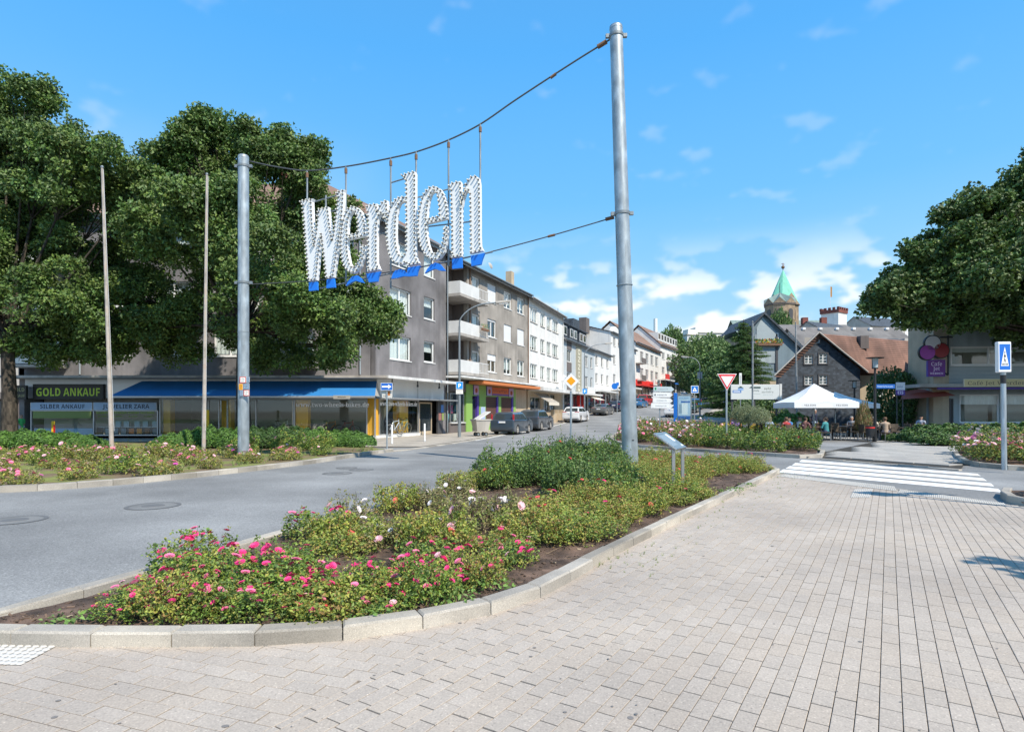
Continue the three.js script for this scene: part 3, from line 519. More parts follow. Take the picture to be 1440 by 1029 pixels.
// ---------------------------------------------------------------- dark grey corner house
{
  const C = [-8.1, 35], b = thing('corner_house', 'dark grey plastered corner house with blue awning and shops below', 'building', [C[0], 0, -C[1]]);
  const len1 = 21.2, CAN = 3.72, EV = 13.1;
  const A = facade(b, [C[0] - len1, C[1]], [1, 0]);                   // towards the square
  const S = facade(b, C, [0.43, 1]);                                   // along the street
  const lenS = S.u(627);
  // --- street side
  const wins = [];
  for (const [v, hA] of [[4.88, 1.52], [7.83, 1.58], [10.75, 1.55]]) { wins.push([S.u(548), v, S.u(577.8) - S.u(548), hA, 2, 1]); wins.push([S.u(596), v + 0.12, S.u(611) - S.u(596), hA - 0.08, 1, 0]); }
  S.part('wall', wallGeo(lenS, CAN, EV, wins), M.wallCorner);
  wins.forEach(([u, v, w, h, n, big], i) => windowPart(S, u, v, w, h, { n: big ? 2 : 1, curtain: [0.95, 0.5, 0.9, 0.4, 0.8, 0.9][i], t: 0.085 }));
  // --- square side: floors with windows and balconies, mostly behind the trees
  const wf = []; const boxes = [];
  for (const v of [4.9, 7.85, 10.8]) for (const [u, w] of [[1.1, 1.4], [5.0, 1.7], [8.15, 2.1], [11.6, 1.9], [14.6, 3.0], [18.9, 1.0]]) wf.push([u, v, w, 1.5]);
  A.part('wall', wallGeo(len1 - 0.33, CAN, EV, wf.map(([u, v, w, h]) => [u, v, w, h])), M.wallCorner);
  wf.forEach(([u, v, w, h], i) => windowPart(A, u, v, w, h, { n: 2, curtain: (i % 3) ? 0.45 : 0.9, t: 0.085 }));
  for (const v of [4.05, 7.0, 9.95]) for (const [u, w] of [[0.3, 2.6], [14.3, 3.5]]) {
    const bal = A.part('balcony', uvm(join([bx(w, 0.16, 1.2, w / 2, 0.08, 0.6)])), M.concrete, u, v + 0.12, 0.005);
    part(bal, 'balustrade', join([bx(w, 0.82, 0.05, w / 2, 0.62, 1.16), bx(0.05, 0.82, 1.1, 0.03, 0.62, 0.58), bx(0.05, 0.82, 1.1, w - 0.03, 0.62, 0.58)]), M.whitePaint);
    part(bal, 'handrail', join([bx(w + 0.06, 0.05, 0.09, w / 2, 1.08, 1.16)]), M.frameAlu);
  }
  drain(A, 20.3, CAN + 0.1, EV - 0.2, M.galv); A.part('drainpipe', cyl(0.05, 0.05, EV - CAN - 0.3, 0, 0, 0, 10), M.galv, 3.7, CAN + 0.1, 0.07);
  // --- rear, floor and hipped roof
  const far = S.P(lenS, 0), rear = [far[0] - 20, far[2] - 2];
  {
    const Q = [[C[0] - len1, -35], [C[0], -35], [far[0], far[2]], [far[0] - 9, far[2] - 6], [C[0] - len1, -46]], L = [];
    for (let i = 2; i < 5; i++) { const p = Q[i], q = Q[(i + 1) % 5], l = Math.hypot(q[0] - p[0], q[1] - p[1]), g = bx(l, EV, 0.3, l / 2, EV / 2, -0.2); g.rotateY(Math.atan2(-(q[1] - p[1]), q[0] - p[0])); g.translate(p[0] - C[0], 0, p[1] + 35); L.push(g); }
    part(b, 'rear_wall', uvm(join(L)), M.wallCorner);
    const tb = new TB(), ov = inset(area(Q) > 0 ? Q : [...Q].reverse(), -0.5), R = [[C[0] - len1 + 5.2, -40.4], [C[0] - 4.6, -40.4], [far[0] - 5.2, far[2] - 3.4]], loc = ([x, z], y) => [x - C[0], y, z + 35], rh = EV + 4.1;
    const o = area(Q) > 0 ? ov : [...ov].reverse(), e = EV + 0.1;
    tb.quad(loc(o[0], e), loc(o[1], e), loc(R[1], rh), loc(R[0], rh)); tb.quad(loc(o[1], e), loc(o[2], e), loc(R[2], rh), loc(R[1], rh)); tb.tri(loc(o[2], e), loc(o[3], e), loc(R[2], rh)); tb.quad(loc(o[3], e), loc(o[4], e), loc(R[1], rh), loc(R[2], rh)); tb.tri(loc(o[4], e), loc(R[0], rh), loc(R[1], rh)); tb.tri(loc(o[4], e), loc(o[0], e), loc(R[0], rh));
    const rf = part(b, 'roof', tb.geo(), M.roofBrown);
    const fl = new TB(); for (let i = 1; i < 4; i++) fl.tri(loc(o[0], e - 0.12), loc(o[i], e - 0.12), loc(o[i + 1], e - 0.12)); part(b, 'eaves_board', fl.geo(), M.whitePaint);
    part(rf, 'chimney', uvm(bx(1.4, 1.5, 0.7, -7, rh + 0.5, -5.4)), M.brickRed);
    const c2 = loc([far[0] - 3.2, far[2] - 1.6], 0); part(rf, 'roof_hatch', bx(1.4, 0.6, 1.2, c2[0] - 1.2, EV + 2.2, c2[2] + 3.4), M.frameDark);
  }
  gutter(S, lenS, EV + 0.02, 0.5); gutter(A, len1, EV + 0.02, 0.5);
  // --- shop floor: canopy all round, glass, pillars
  A.part('canopy', uvm(join([bx(len1 + 1.0, 0.14, 1.5, len1 / 2 + 0.4, 0, 0.75)])), M.concrete, 0, CAN - 0.1, -0.3);
  S.part('canopy', uvm(join([bx(lenS + 0.2, 0.16, 1.5, lenS / 2 - 0.3, 0, 0.75)])), M.whitePaint, 0, CAN - 0.08, -0.3);
  for (const u of [0.4, 3.2, 5.9]) S.part('spotlight', join([bx(0.05, 0.3, 0.05, 0, -0.15, 0), cyl(0.07, 0.05, 0.16, 0, -0.4, 0, 10)]), M.black, u, CAN - 0.14, 0.9);
  A.part('fascia', uvm(bx(len1 - 0.1, 1.2, 0.2, len1 / 2, 0.6, 0)), M.frameAlu, 0, 2.42, -0.12);
  S.part('fascia', uvm(bx(lenS - 0.2, 1.2, 0.2, lenS / 2, 0.6, 0)), M.whitePaint, 0.1, 2.42, -0.14);
  S.part('fascia_joint', bx(0.04, 1.18, 0.02, 0, 0.6, 0), M.frameAlu, S.u(588), 2.42, -0.03);
  S.part('cornice', bx(S.u(635), 0.1, 0.7, S.u(635) / 2, 0, 0.35), M.frameAlu, 0, 2.42, -0.1);
  // glass front of the bicycle shop, square side (x 222..528) and street side (534..590)
  const gv0 = 0.18, gv1 = 2.4;
  function shopGlass(F, u0, u1, n) { const w = u1 - u0, g = F.part('shop_window', join([bx(w, 0.08, 0.12, w / 2, 0.04, 0), bx(w, 0.08, 0.12, w / 2, gv1 - gv0 - 0.04, 0), ...Array.from({ length: n + 1 }, (_, i) => bx(0.06, gv1 - gv0 - 0.16, 0.12, clamp(w * i / n, 0.03, w - 0.03), (gv1 - gv0) / 2, 0))]), M.frameAlu, u0, gv0, -0.1); for (let i = 0; i < n; i++) part(g, 'pane', bx(w / n - 0.07, gv1 - gv0 - 0.18, 0.012), M.glass, [w * (i + 0.5) / n, (gv1 - gv0) / 2, 0]); return g; }
  const g0 = A.u(223), g1 = A.u(284), g2 = A.u(306), g3 = A.u(412), g4 = A.u(516), g5 = A.u(529);
  shopGlass(A, g0, g1, 1); shopGlass(A, g2, g3, 2); shopGlass(A, g3 + 0.02, g4, 1); shopGlass(S, 0.45, S.u(590), 1);
  A.part('plinth', uvm(bx(len1 - A.u(131), 0.18, 0.3, (len1 - A.u(131)) / 2, 0.09, -0.15)), M.whitePaint, A.u(131), 0, 0);
  S.part('plinth', uvm(bx(S.u(590), 0.2, 0.34, S.u(590) / 2, 0.09, -0.12)), M.whitePaint, 0, 0, 0);
  for (const [u, w] of [[g0 + 0.1, 0.42], [A.u(262), 0.0], [A.u(308), 0.55], [A.u(408), 0.95], [A.u(515), 0.62]]) if (w) A.part('pillar', bx(w, 2.26, 0.5, w / 2, 1.13, -0.3), M.yellow, u, 0.16, -0.22);
  S.part('pillar', bx(0.42, 2.26, 0.5, 0.21, 1.13, -0.3), M.yellow, 0.06, 0.16, -0.08);
  S.part('pillar', bx(1.0, 2.2, 0.5, 0.5, 1.1, -0.3), M.yellow, S.u(569), 0.2, -0.35);
  A.part('corner_post', bx(0.08, 2.3, 0.08, 0, 1.15, 0), M.frameAlu, len1 - 0.02, 0.16, 0.02);
  // inside of the shop
  const fl = A.part('shop_floor', bx(len1 - 0.6, 0.1, 8, len1 / 2, 0.05, -4.4), M.room); A.part('shop_back_wall', bx(len1 - 0.6, 3.4, 0.1, len1 / 2, 1.75, -3.6), M.room);
  A.part('shop_partition', bx(0.1, 3.4, 3.2, 0, 1.75, -2.0), M.room, A.u(222), 0, 0);
  // shop door
  const dr = A.part('door', join([bx(0.1, 2.2, 0.1, 0.05, 1.1, 0), bx(0.1, 2.2, 0.1, 1.2, 1.1, 0), bx(1.05, 0.1, 0.1, 0.63, 2.15, 0), bx(1.05, 0.25, 0.08, 0.63, 0.13, 0)]), M.frameAlu, A.u(288), 0.18, -0.3); part(dr, 'pane', bx(1.04, 1.84, 0.012), M.glass, [0.62, 1.18, 0]);
  // street door, notice panel, second shop window
  const d0 = S.u(592), dw = S.part('doorway', join([bx(S.u(632) - d0 + 0.1, 2.36, 0.1, (S.u(632) - d0) / 2, 1.18, -0.6)]), M.black, d0, 0.03, -0.1);
  const d2 = S.part('door', join([bx(0.09, 2.2, 0.08, 0.04, 1.1, 0), bx(0.09, 2.2, 0.08, 1.6, 1.1, 0), bx(1.48, 0.09, 0.08, 0.82, 2.16, 0), bx(1.48, 0.22, 0.08, 0.82, 0.11, 0)]), M.brickTan, S.u(595), 0.05, -0.35); part(d2, 'pane', bx(1.46, 1.86, 0.012), M.glassDark, [0.82, 1.16, 0]); part(d2, 'handle', bx(0.03, 0.4, 0.04, 1.5, 1.2, 0.06), M.steel);
  const np = S.part('notice_panel', bx(1.5, 2.3, 0.12, 0.75, 1.15, 0), M.frameDark, S.u(616.5), 0.05, -0.12);
  for (const [x, y, w, h, c] of [[0.45, 1.5, 0.5, 0.55, 0x5b87c9], [0.12, 0.95, 0.38, 0.5, 0x9a6a63], [0.6, 0.95, 0.5, 0.5, 0x8fa35c]]) part(np, 'poster', bx(w, h, 0.01, x + w / 2, y + h / 2, 0.07), std({ color: c, roughness: 0.6 }));
  const tx = printMat(1024, 128, (c, w, h) => { c.clearRect(0, 0, w, h); words(c, 'www.two-wheels-bikes.de', w / 2, h / 2, 92, '#ffffff', 'serif', 'bold', w * 0.96); }, { transparent: true, alphaTest: 0.4 });
  A.part('shop_lettering', face(A.u(521) - A.u(413), 0.5), tx, (A.u(521) + A.u(413)) / 2, 2.02, -0.03); S.part('shop_lettering', face(S.u(588) - S.u(533), 0.5), tx, (S.u(588) + S.u(533)) / 2, 2.1, -0.02);
  // bicycles inside are separate things (below). blue awning
  {
    const u0 = A.u(180), u1 = len1 + 0.35, w = u1 - u0, tb = new TB(), y0 = 2.78 - 0.0, out = 1.6, top = 3.42, n = 8, low = 2.5;
    tb.quad([0, low, out], [w, low, out], [w - 0.25, top, 0.02], [0.85, top, 0.02]); tb.quad([0, low - 0.02, out - 0.02], [0.85, top - 0.03, 0], [w - 0.25, top - 0.03, 0], [w, low - 0.02, out - 0.02]);
    const aw = A.part('awning', tb.geo(), M.awningBlue, u0, 0, 0.05);
    part(aw, 'valance_bar', rbx(w, 0.12, 0.09, 0.02, w / 2, low - 0.06, out), M.frameAlu);
    for (const x of [1, w * 0.33, w * 0.66, w - 0.7]) part(aw, 'folding_arm', bar([x, 2.75, 0.05], [x, low - 0.03, out - 0.05], 0.03), M.frameAlu);
    const tg = new TB(); tg.tri([w, low, out], [w, low, 0.05], [w - 0.25, top, 0.03]); part(aw, 'side_panel', tg.geo(), M.wallPale);
    const tag = part(aw, 'name_plate', bx(0.95, 0.2, 0.02, 0, 0, 0), M.wallPale, [A.u(492) - u0, low - 0.07, out + 0.06]); part(tag, 'lettering', face(0.8, 0.16), printMat(256, 64, (c, w, h) => { c.fillStyle = '#a9a59c'; c.fillRect(0, 0, w, h); words(c, 'Wheels', w / 2, h / 2, 44, '#2a2a2a'); }), [0, 0, 0.013]);
  }
  // gold shop: window, signs, shelf of gold cards
  {
    const u0 = A.u(43), u1 = A.u(131), u2 = A.u(221);
    const gw = A.part('shop_window', join([bx(u2 - u0, 0.08, 0.12, (u2 - u0) / 2, 0.04, 0), ...[0, u1 - u0, u2 - u0].map(x => bx(0.06, 1.5, 0.12, x, 0.75, 0)), bx(u2 - u0, 0.06, 0.12, (u2 - u0) / 2, 1.5, 0)]), M.frameAlu, u0, 0.18, -0.05);
    part(gw, 'pane', bx(u1 - u0 - 0.08, 1.4, 0.012), M.glass, [(u1 - u0) / 2, 0.78, 0]); part(gw, 'pane', bx(u2 - u1 - 0.08, 1.4, 0.012), M.glass, [(u1 + u2) / 2 - u0, 0.78, 0]);
    A.part('stall_riser', uvm(bx(u2 - u0, 0.16, 0.2, (u2 - u0) / 2, 0.08, -0.1)), M.wallDark, u0, 0.03, 0);
    A.part('window_ledge', bx(u2 - u0, 0.06, 0.7, (u2 - u0) / 2, 0, -0.4), M.whitePaint, u0, 0.2, 0);
    A.part('lower_panel', bx(u1 - u0 - 0.2, 0.36, 0.02, (u1 - u0) / 2, 0.2, 0), std({ color: lin(0.35, 0.5, 0.66) }), u0, 0.24, -0.12);
    const cards = [0x3b2a20, 0x8fa0a8, 0x6f8592, 0x7f8990, 0xd9742a, 0xe8912a, 0x7a4a28, 0x5d6f7c]; cards.forEach((c, i) => { const k = A.part('price_card', bx(0.38, 0.42, 0.02, 0.19, 0.21, 0), M.black, mix(u1 + 0.06, u2 - 0.45, i / 7), 0.24, -0.2); part(k, 'print', bx(0.29, 0.32, 0.006, 0.19, 0.21, 0.014), std({ color: c, roughness: 0.5 })); });
    for (const x of [0.32, 0.45, 0.62, 0.75, 0.9, 0.97]) A.part('display_stand', bx(0.3, 0.34, 0.08, 0, 0.17, 0), std({ color: lin(0.42, 0.5, 0.55) }), mix(u1, u2, x), 0.7, -0.4);
    A.part('display_shelf', bx(u2 - u1 - 0.2, 0.03, 0.3, (u2 - u1) / 2, 0, 0), M.frameAlu, u1, 0.68, -0.4);
    A.part('display_back', bx(u2 - u0, 2.2, 0.05, (u2 - u0) / 2, 1.2, 0), M.room, u0, 0.2, -1.0);
    const strip = (txt, pale) => printMat(1024, 136, (c, w, h) => { c.fillStyle = '#9db6d0'; c.fillRect(0, 0, w, h); words(c, txt, w * 0.52, h * 0.52, 104, '#1d2a40', 'sans-serif', 'bold', w * 0.74); });
    signFace(A, 'shop_sign', u0, 1.7, u1 - u0 - 0.03, 0.46, strip('SILBER ANKAUF'), 0.06, M.frameAlu); signFace(A, 'shop_sign', u1 + 0.02, 1.7, u2 - u1 - 0.03, 0.46, strip('JUWELIER ZARA'), 0.06, M.frameAlu);
    const green = printMat(1024, 160, (c, w, h) => { c.clearRect(0, 0, w, h); words(c, 'MARKEN BATTERIEN SOFORT WECHSEL', w / 2, h * 0.3, 60, '#93b52c', 'serif', 'bold', w * 0.96); words(c, '2,99€ — 3,90€ — 4,90€ — 5,90€', w / 2, h * 0.75, 44, '#7d9c28', 'serif', 'bold', w * 0.9); }, { transparent: true, alphaTest: 0.4 });
    A.part('shop_lettering', face(u2 - u1 - 0.15, 0.46), green, (u1 + u2) / 2, 1.45, 0.02);
    const film = A.part('window_film', bx(u1 - u0 - 0.25, 0.42, 0.004, (u1 - u0) / 2, 0.21, 0), std({ color: lin(0.20, 0.26, 0.07), roughness: 0.6 }), u0, 1.22, 0.02);
    const gold = printMat(1024, 220, (c, w, h) => { c.fillStyle = '#161712'; c.fillRect(0, 0, w, h); words(c, 'GOLD ANKAUF', w / 2, h * 0.53, 165, '#b6d438', 'sans-serif', 'bold', w * 0.93); });
    signFace(A, 'shop_sign', A.u(48), 2.34, A.u(147) - A.u(48), 0.9, gold, 0.14, M.black, 0.14);
    const s2 = A.part('projecting_sign', rbx(0.95, 0.82, 0.14, 0.01, 0, 0, 0), M.black, A.u(35), yAt(552, 35), 0.45);
    part(s2, 'lettering', face(0.9, 0.78), printMat(256, 220, (c, w, h) => { c.fillStyle = '#23221c'; c.fillRect(0, 0, w, h); words(c, 'GOLD', w / 2, h * 0.3, 84, '#8d8a5e', 'sans-serif', 'bold', w * 0.86); words(c, 'ANKAUF', w / 2, h * 0.75, 62, '#8d8a5e', 'sans-serif', 'bold', w * 0.9); }), [0, 0, 0.074]);
    part(s2, 'bracket', bx(0.05, 0.05, 0.45, 0.3, 0.3, -0.28), M.frameDark);
  }
}
// ---------------------------------------------------------------- houses along the street, left side
const SD = [0.43, 1], cornerFoot = [-8.1, 35], sdl = Math.hypot(...SD);
const alongS = (t) => [cornerFoot[0] + SD[0] * t, cornerFoot[1] + t];
{ // brown-grey house with balconies
  const f0 = facade(new THREE.Group(), cornerFoot, SD), D0 = f0.D(f0.u(628)), foot = alongS(D0 - 35), g = 0;
  const b = thing('apartment_house', 'brownish grey apartment house with stacked white balconies and a green shop', 'building', [foot[0], g, -foot[1]]);
  const F = facade(b, foot, SD, g), len = F.u(743), H = 12.9, rec = F.u(657);
  const rows = [[4.95, 7.85, 10.75]], wins = [];
  for (let r = 0; r < 3; r++) for (const [x0, x1, k] of [[664, 674.5, 0], [685.5, 698, 1], [708.5, 719.5, 2], [727.5, 737.5, 3]]) wins.push([F.u(x0), [4.95, 7.9, 10.85][r], F.u(x1) - F.u(x0), 1.5, r, k]);
  F.part('wall', wallGeo(len - rec - 0.05, 4.2, H, wins.map(([u, v, w, h]) => [u - rec, v, w, h])), M.wallGray, rec, 0, 0);
  wins.forEach(([u, v, w, h, r, k]) => { const bl = { '0,1': 0.35, '1,1': 0.12, '2,1': 1, '1,2': 1, '1,3': 1, '2,2': 0, '0,3': 0 }[r + ',' + k] || 0; windowPart(F, u, v, w, h, { n: k === 0 ? 1 : 2, blind: bl, curtain: bl ? 0 : 0.7, t: 0.1 }); });
  // balcony bay: recessed wall with glazed doors
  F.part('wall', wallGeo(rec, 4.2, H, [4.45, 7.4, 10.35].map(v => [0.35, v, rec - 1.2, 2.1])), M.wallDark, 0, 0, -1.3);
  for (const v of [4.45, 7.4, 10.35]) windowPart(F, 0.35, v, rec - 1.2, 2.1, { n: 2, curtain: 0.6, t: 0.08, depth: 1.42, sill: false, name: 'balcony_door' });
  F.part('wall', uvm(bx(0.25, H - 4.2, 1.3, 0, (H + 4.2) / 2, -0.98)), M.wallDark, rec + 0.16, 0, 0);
  const bw = F.u(669.5) - F.u(627.5);
  for (const v of [4.3, 7.12, 9.98]) {
    const bal = F.part('balcony', uvm(bx(bw, 0.2, 2.35, bw / 2, 0.1, -0.1)), M.concrete, 0.1, v, 0);
    part(bal, 'parapet', uvm(join([bx(0.1, 0.88, 2.3, 0.05, 0.64, -0.1), bx(bw * 0.62, 0.88, 0.1, bw * 0.31 + 0.1, 0.64, 1.0)])), M.whitePaint);
    const rail = part(bal, 'railing', join([bx(bw * 0.36, 0.06, 0.05, bw * 0.82, 1.05, 1.02), bx(bw * 0.36, 0.05, 0.05, bw * 0.82, 0.3, 1.02)]), M.whitePaint);
    for (let i = 0; i < 7; i++) part(rail, 'baluster', memo('balu', () => bx(0.045, 0.72, 0.03, 0, 0.68, 1.02)), M.whitePaint, [bw * (0.66 + 0.053 * i), 0, 0]);
  }
  { // flowers on the middle balcony
    const bal = F.part('flower_box', join([bx(1.1, 0.18, 0.2, 0, 0, 0)]), M.rust, bw * 0.78, 7.95, 1.3); const tb = new TB(), r = rng(5); for (let i = 0; i < 160; i++) { const x = (r() - 0.5) * 1.1, y = 0.1 + r() * 0.3, z = (r() - 0.5) * 0.3, s = 0.06, c = r() < 0.2 ? [0.6, 0.15, 0.05] : [0.06, 0.16, 0.03]; tb.tri([x, y, z], [x + s * (r() - 0.5) * 2, y + s, z + s * (r() - 0.5)], [x + s, y + s * r(), z], c); } part(bal, 'flowers', tb.geo(0), M.leafV);
  }
  shell(F, len, H, 10, M.wallGray);
  const ro = F.part('roof', roofGeo(len, 10.4, 3.0, 0.5, 12), M.roofGrey, 0, H + 0.02, 0);
  part(ro, 'chimney', uvm(bx(0.7, 1.7, 0.6, len - 0.6, 1.5, -1.7)), M.brickTan);
  for (const u of [3.5, 9]) part(ro, 'aerial', join([bar([u, 2.4, -4.6], [u, 5.2, -4.6], 0.025), bar([u - 0.6, 4.9, -4.6], [u + 0.6, 4.9, -4.6], 0.012), bar([u - 0.45, 4.4, -4.6], [u + 0.45, 4.4, -4.6], 0.012), bar([u - 0.7, 4.0, -4.6], [u + 0.7, 4.0, -4.6], 0.012)]), M.iron);
  const sd = part(ro, 'satellite_dish', new THREE.SphereGeometry(0.42, 20, 8, 0, tau, 0, 0.9).rotateX(1.2), M.wallPale, [len - 4.5, 2.0, -2.2]);
  gutter(F, len, H, 0.5); drain(F, 0.02, 0.1, H - 0.1); drain(F, len - 0.15, 4.3, H - 0.1, M.rust); drain(F, rec + 0.35, 4.3, H - 0.1, M.rust);
  // ground floor: green shop with brown shutters under an orange canopy
  const c0 = F.u(660), c1 = F.u(743);
  F.part('canopy', uvm(bx(len + 0.2, 0.14, 1.3, len / 2, 0.07, 0.5)), M.whitePaint, 0, 4.08, 0.15);
  F.part('shop_canopy', uvm(bx(c1 - c0, 0.22, 1.3, (c1 - c0) / 2, 0.11, 0.6)), M.orange, c0, 3.78, 0);
  const e = F.u(656.5), G = x => F.u(x);
  F.part('shop_front', join([bx(G(665) - e, 3.7, 0.3, (G(665) - e) / 2, 1.85, 0), bx(G(684) - G(675), 3.0, 0.3, (G(684) + G(675)) / 2 - e, 1.5, 0), bx(G(705.5) - G(702), 3.0, 0.3, (G(705.5) + G(702)) / 2 - e, 1.5, 0), bx(G(726) - G(723), 3.7, 0.3, (G(726) + G(723)) / 2 - e, 1.85, 0), bx(G(723) - e, 0.9, 0.28, (G(723) - e) / 2, 3.3, 0), bx(G(723) - G(675), 0.75, 0.26, (G(723) + G(675)) / 2 - e, 0.38, 0)]), M.green, e, 0.02, -0.2);
  for (const x of [673.5, 701, 722]) F.part('door_jamb', bx(0.28, 2.9, 0.32, 0, 1.45, 0), M.purple, G(x) - 0.1, 0.02, -0.19);
  for (const [x0, x1] of [[685, 700], [706, 720.5]]) { const w = G(x1) - G(x0), k = 13; const sh = F.part('roller_shutter', bx(w, 2.2, 0.04, w / 2, 1.1, -0.05), M.shutterBrown, G(x0), 0.75, -0.15); for (let i = 0; i < k; i++) part(sh, 'slat', memo('slat' + w.toFixed(2), () => rbx(w, 0.15, 0.05, 0.02, w / 2, 0, 0)), M.shutterBrown, [0, 0.085 + i * 0.17, 0]); }
  F.part('side_door', join([bx(G(673) - G(666), 2.6, 0.08, (G(673) - G(666)) / 2, 1.3, 0)]), M.glassDark, G(666), 0.04, -0.25);
  const shopSign = printMat(512, 128, (c, w, h) => { c.fillStyle = '#d9703a'; c.fillRect(0, 0, w, h); c.fillStyle = '#7a5aa6'; c.fillRect(0, h * 0.78, w, h * 0.22); scribble(c, 30, h * 0.2, w - 60, h * 0.42, '#8a4a44', 11); });
  signFace(F, 'shop_sign', G(692), 2.98, G(715) - G(692), 0.72, shopSign, 0.02, M.orange);
  const pic = printMat(128, 128, (c, w, h) => { c.fillStyle = '#b9a4c8'; c.fillRect(0, 0, w, h); c.fillStyle = '#c45a3a'; c.beginPath(); c.arc(w / 2, h * 0.55, 34, 0, 7); c.fill(); c.fillStyle = '#8a3a2a'; c.fillRect(w * 0.4, h * 0.3, 26, 60); });
  for (const [x0, x1] of [[666, 673], [684.5, 691.5], [715.5, 722]]) signFace(F, 'picture_panel', G(x0), 2.95, G(x1) - G(x0), 0.78, pic, 0.02, M.purple);
  F.part('price_board', bx(0.8, 1.0, 0.03, 0.4, 0.5, 0), std({ color: lin(0.4, 0.5, 0.72) }), G(676.5), 1.0, -0.02);
  // second window of the corner shop under the balconies, and boarded end bay
  const sw = G(655) - G(634) > 0 ? G(655) - Math.max(0.15, G(634)) : 2; const su = Math.max(0.15, G(634));
  for (const [h, y] of [[0.75, 0.37], [0.9, 3.55]]) F.part('shop_wall', uvm(bx(sw + 0.2, h, 0.25, sw / 2, y, 0)), M.wallDark, su, 0.02, -0.2);
  windowPart(F, su + 0.1, 0.8, sw - 0.2, 2.2, { n: 2, frame: M.frameAlu, t: 0.07, sill: true, name: 'shop_window' });
  for (let i = 0; i < 4; i++) F.part('display_box', bx(0.4, 0.5 + 0.1 * (i % 2), 0.3, 0.2, 0.3, 0), std({ color: [0x6fb3b8, 0xb05a78, 0xd8dcd8, 0x3f8f98][i] }), su + 0.3 + i * 0.6, 0.9 + (i % 2) * 0.6, -0.7);
  F.part('boarded_bay', uvm(bx(G(742) - G(727), 3.7, 0.2, (G(742) - G(727)) / 2, 1.85, 0)), M.brickTan, G(727), 0.02, -0.25);
  F.part('stone_base', bx(G(742) - G(727), 0.9, 0.24, (G(742) - G(727)) / 2, 0.45, 0), M.wallDark, G(727), 0.02, -0.24);
}
{ // white house
  const f0 = facade(new THREE.Group(), cornerFoot, SD), foot = alongS(f0.D(f0.u(743.5)) - 35), dirW = [0.36, 1], g = 0.2;
  const b = thing('apartment_house', 'plain white apartment house with flat white canopy and striped awning', 'building', [foot[0], g, -foot[1]]);
  const F = facade(b, foot, dirW, g), len = F.u(792), H = 12.55, wins = [];
  for (let r = 0; r < 3; r++) for (const [x0, x1, n] of [[745.6, 755.5, 3], [760, 766, 2], [769, 775, 2], [777, 785, 3]]) wins.push([F.u(x0), [4.75, 7.55, 10.35][r], F.u(x1) - F.u(x0), 1.45, n]);
  F.part('wall', wallGeo(len, 3.9, H, wins), M.wallWhite);
  wins.forEach(([u, v, w, h, n], i) => windowPart(F, u, v, w, h, { n, curtain: 0.75, t: 0.09, sillMat: M.wallGray, depth: 0.12, sillOut: 0.1 }));
  shell(F, len, H, 10, M.wallWhite); F.part('roof', roofGeo(len, 10.4, 2.2, 0.5, 10), M.roofGrey, 0, H + 0.02, 0); for (const u of [0.02, len - 0.32]) F.part('gable', gableGeo(9.8, 2.0, 0.3).rotateY(Math.PI / 2), M.wallWhite, u, H, -0.2); gutter(F, len, H, 0.5, M.concrete);
  drain(F, len - 0.2, 3.9, H, M.whitePaint);
  F.part('canopy', uvm(bx(len, 0.35, 1.6, len / 2, 0.17, 0.6)), M.whitePaint, 0, 3.5, 0.1);
  const G = x => F.u(x);
  F.part('shop_wall', wallGeo(len, 0, 3.5, [[0.6, 0.9, 3.6, 2.0], [5.3, 1.5, 1.9, 1.8], [7.6, 1.5, 1.9, 1.8]], 0.3), M.brickTan, 0, 0, -0.05);
  windowPart(F, 0.6, 0.9, 3.6, 2.0, { n: 2, frame: M.frameAlu, sill: false, name: 'shop_window' });
  for (const u of [5.3, 7.6]) windowPart(F, u, 1.5, 1.9, 1.8, { n: 2, frame: M.frameDark, sill: false, curtain: 0.9, name: 'shop_window' });
  { const w = 3.8, tb = new TB(); tb.quad([0, 2.35, 1.7], [w, 2.35, 1.7], [w, 3.3, 0.05], [0, 3.3, 0.05]); tb.quad([0, 2.05, 1.72], [w, 2.05, 1.72], [w, 2.36, 1.7], [0, 2.36, 1.7]); const aw = F.part('awning', tb.geo(), M.awningCream, 0.9, 0, 0.1); for (let i = 0; i < 6; i++) { const t = new TB(), x = 0.2 + i * 0.62; t.quad([x, 2.352, 1.705], [x + 0.3, 2.352, 1.705], [x + 0.3, 3.305, 0.055], [x, 3.305, 0.055]); part(aw, 'stripe', t.geo(), M.wallDark); } }
  { const w = 5.2; F.part('ramp_wall', uvm(join([bx(w, 1.25, 0.25, w / 2, 0.62, 0)])), M.brickTan, 5.0, 0.02, 1.0); for (let i = 0; i < 4; i++) F.part('ramp_pillar', uvm(bx(0.3, 1.6, 0.35, 0, 0.8, 0)), M.brickTan, 5.0 + i * 1.6, 0.02, 1.0); }
  const sg = F.part('projecting_sign', rbx(1.2, 1.1, 0.14, 0.03, 0, 0, 0), M.signWhite, G(782), 5.0, 1.0); part(sg, 'bracket', bx(0.06, 2.4, 0.06, -0.75, -1.3, -0.1), M.frameAlu); part(sg, 'lettering', face(1.1, 1.0), printMat(128, 128, (c, w, h) => { c.fillStyle = '#e9ecef'; c.fillRect(0, 0, w, h); c.fillStyle = '#5a6a80'; c.fillRect(w / 2 - 9, 24, 18, 22); scribble(c, 18, 78, w - 36, 18, '#8a94a0', 9); }), [0, 0, 0.074]);
  var whiteEnd = F.P(len, 0), whiteFrame = F, whiteLen = len;
}
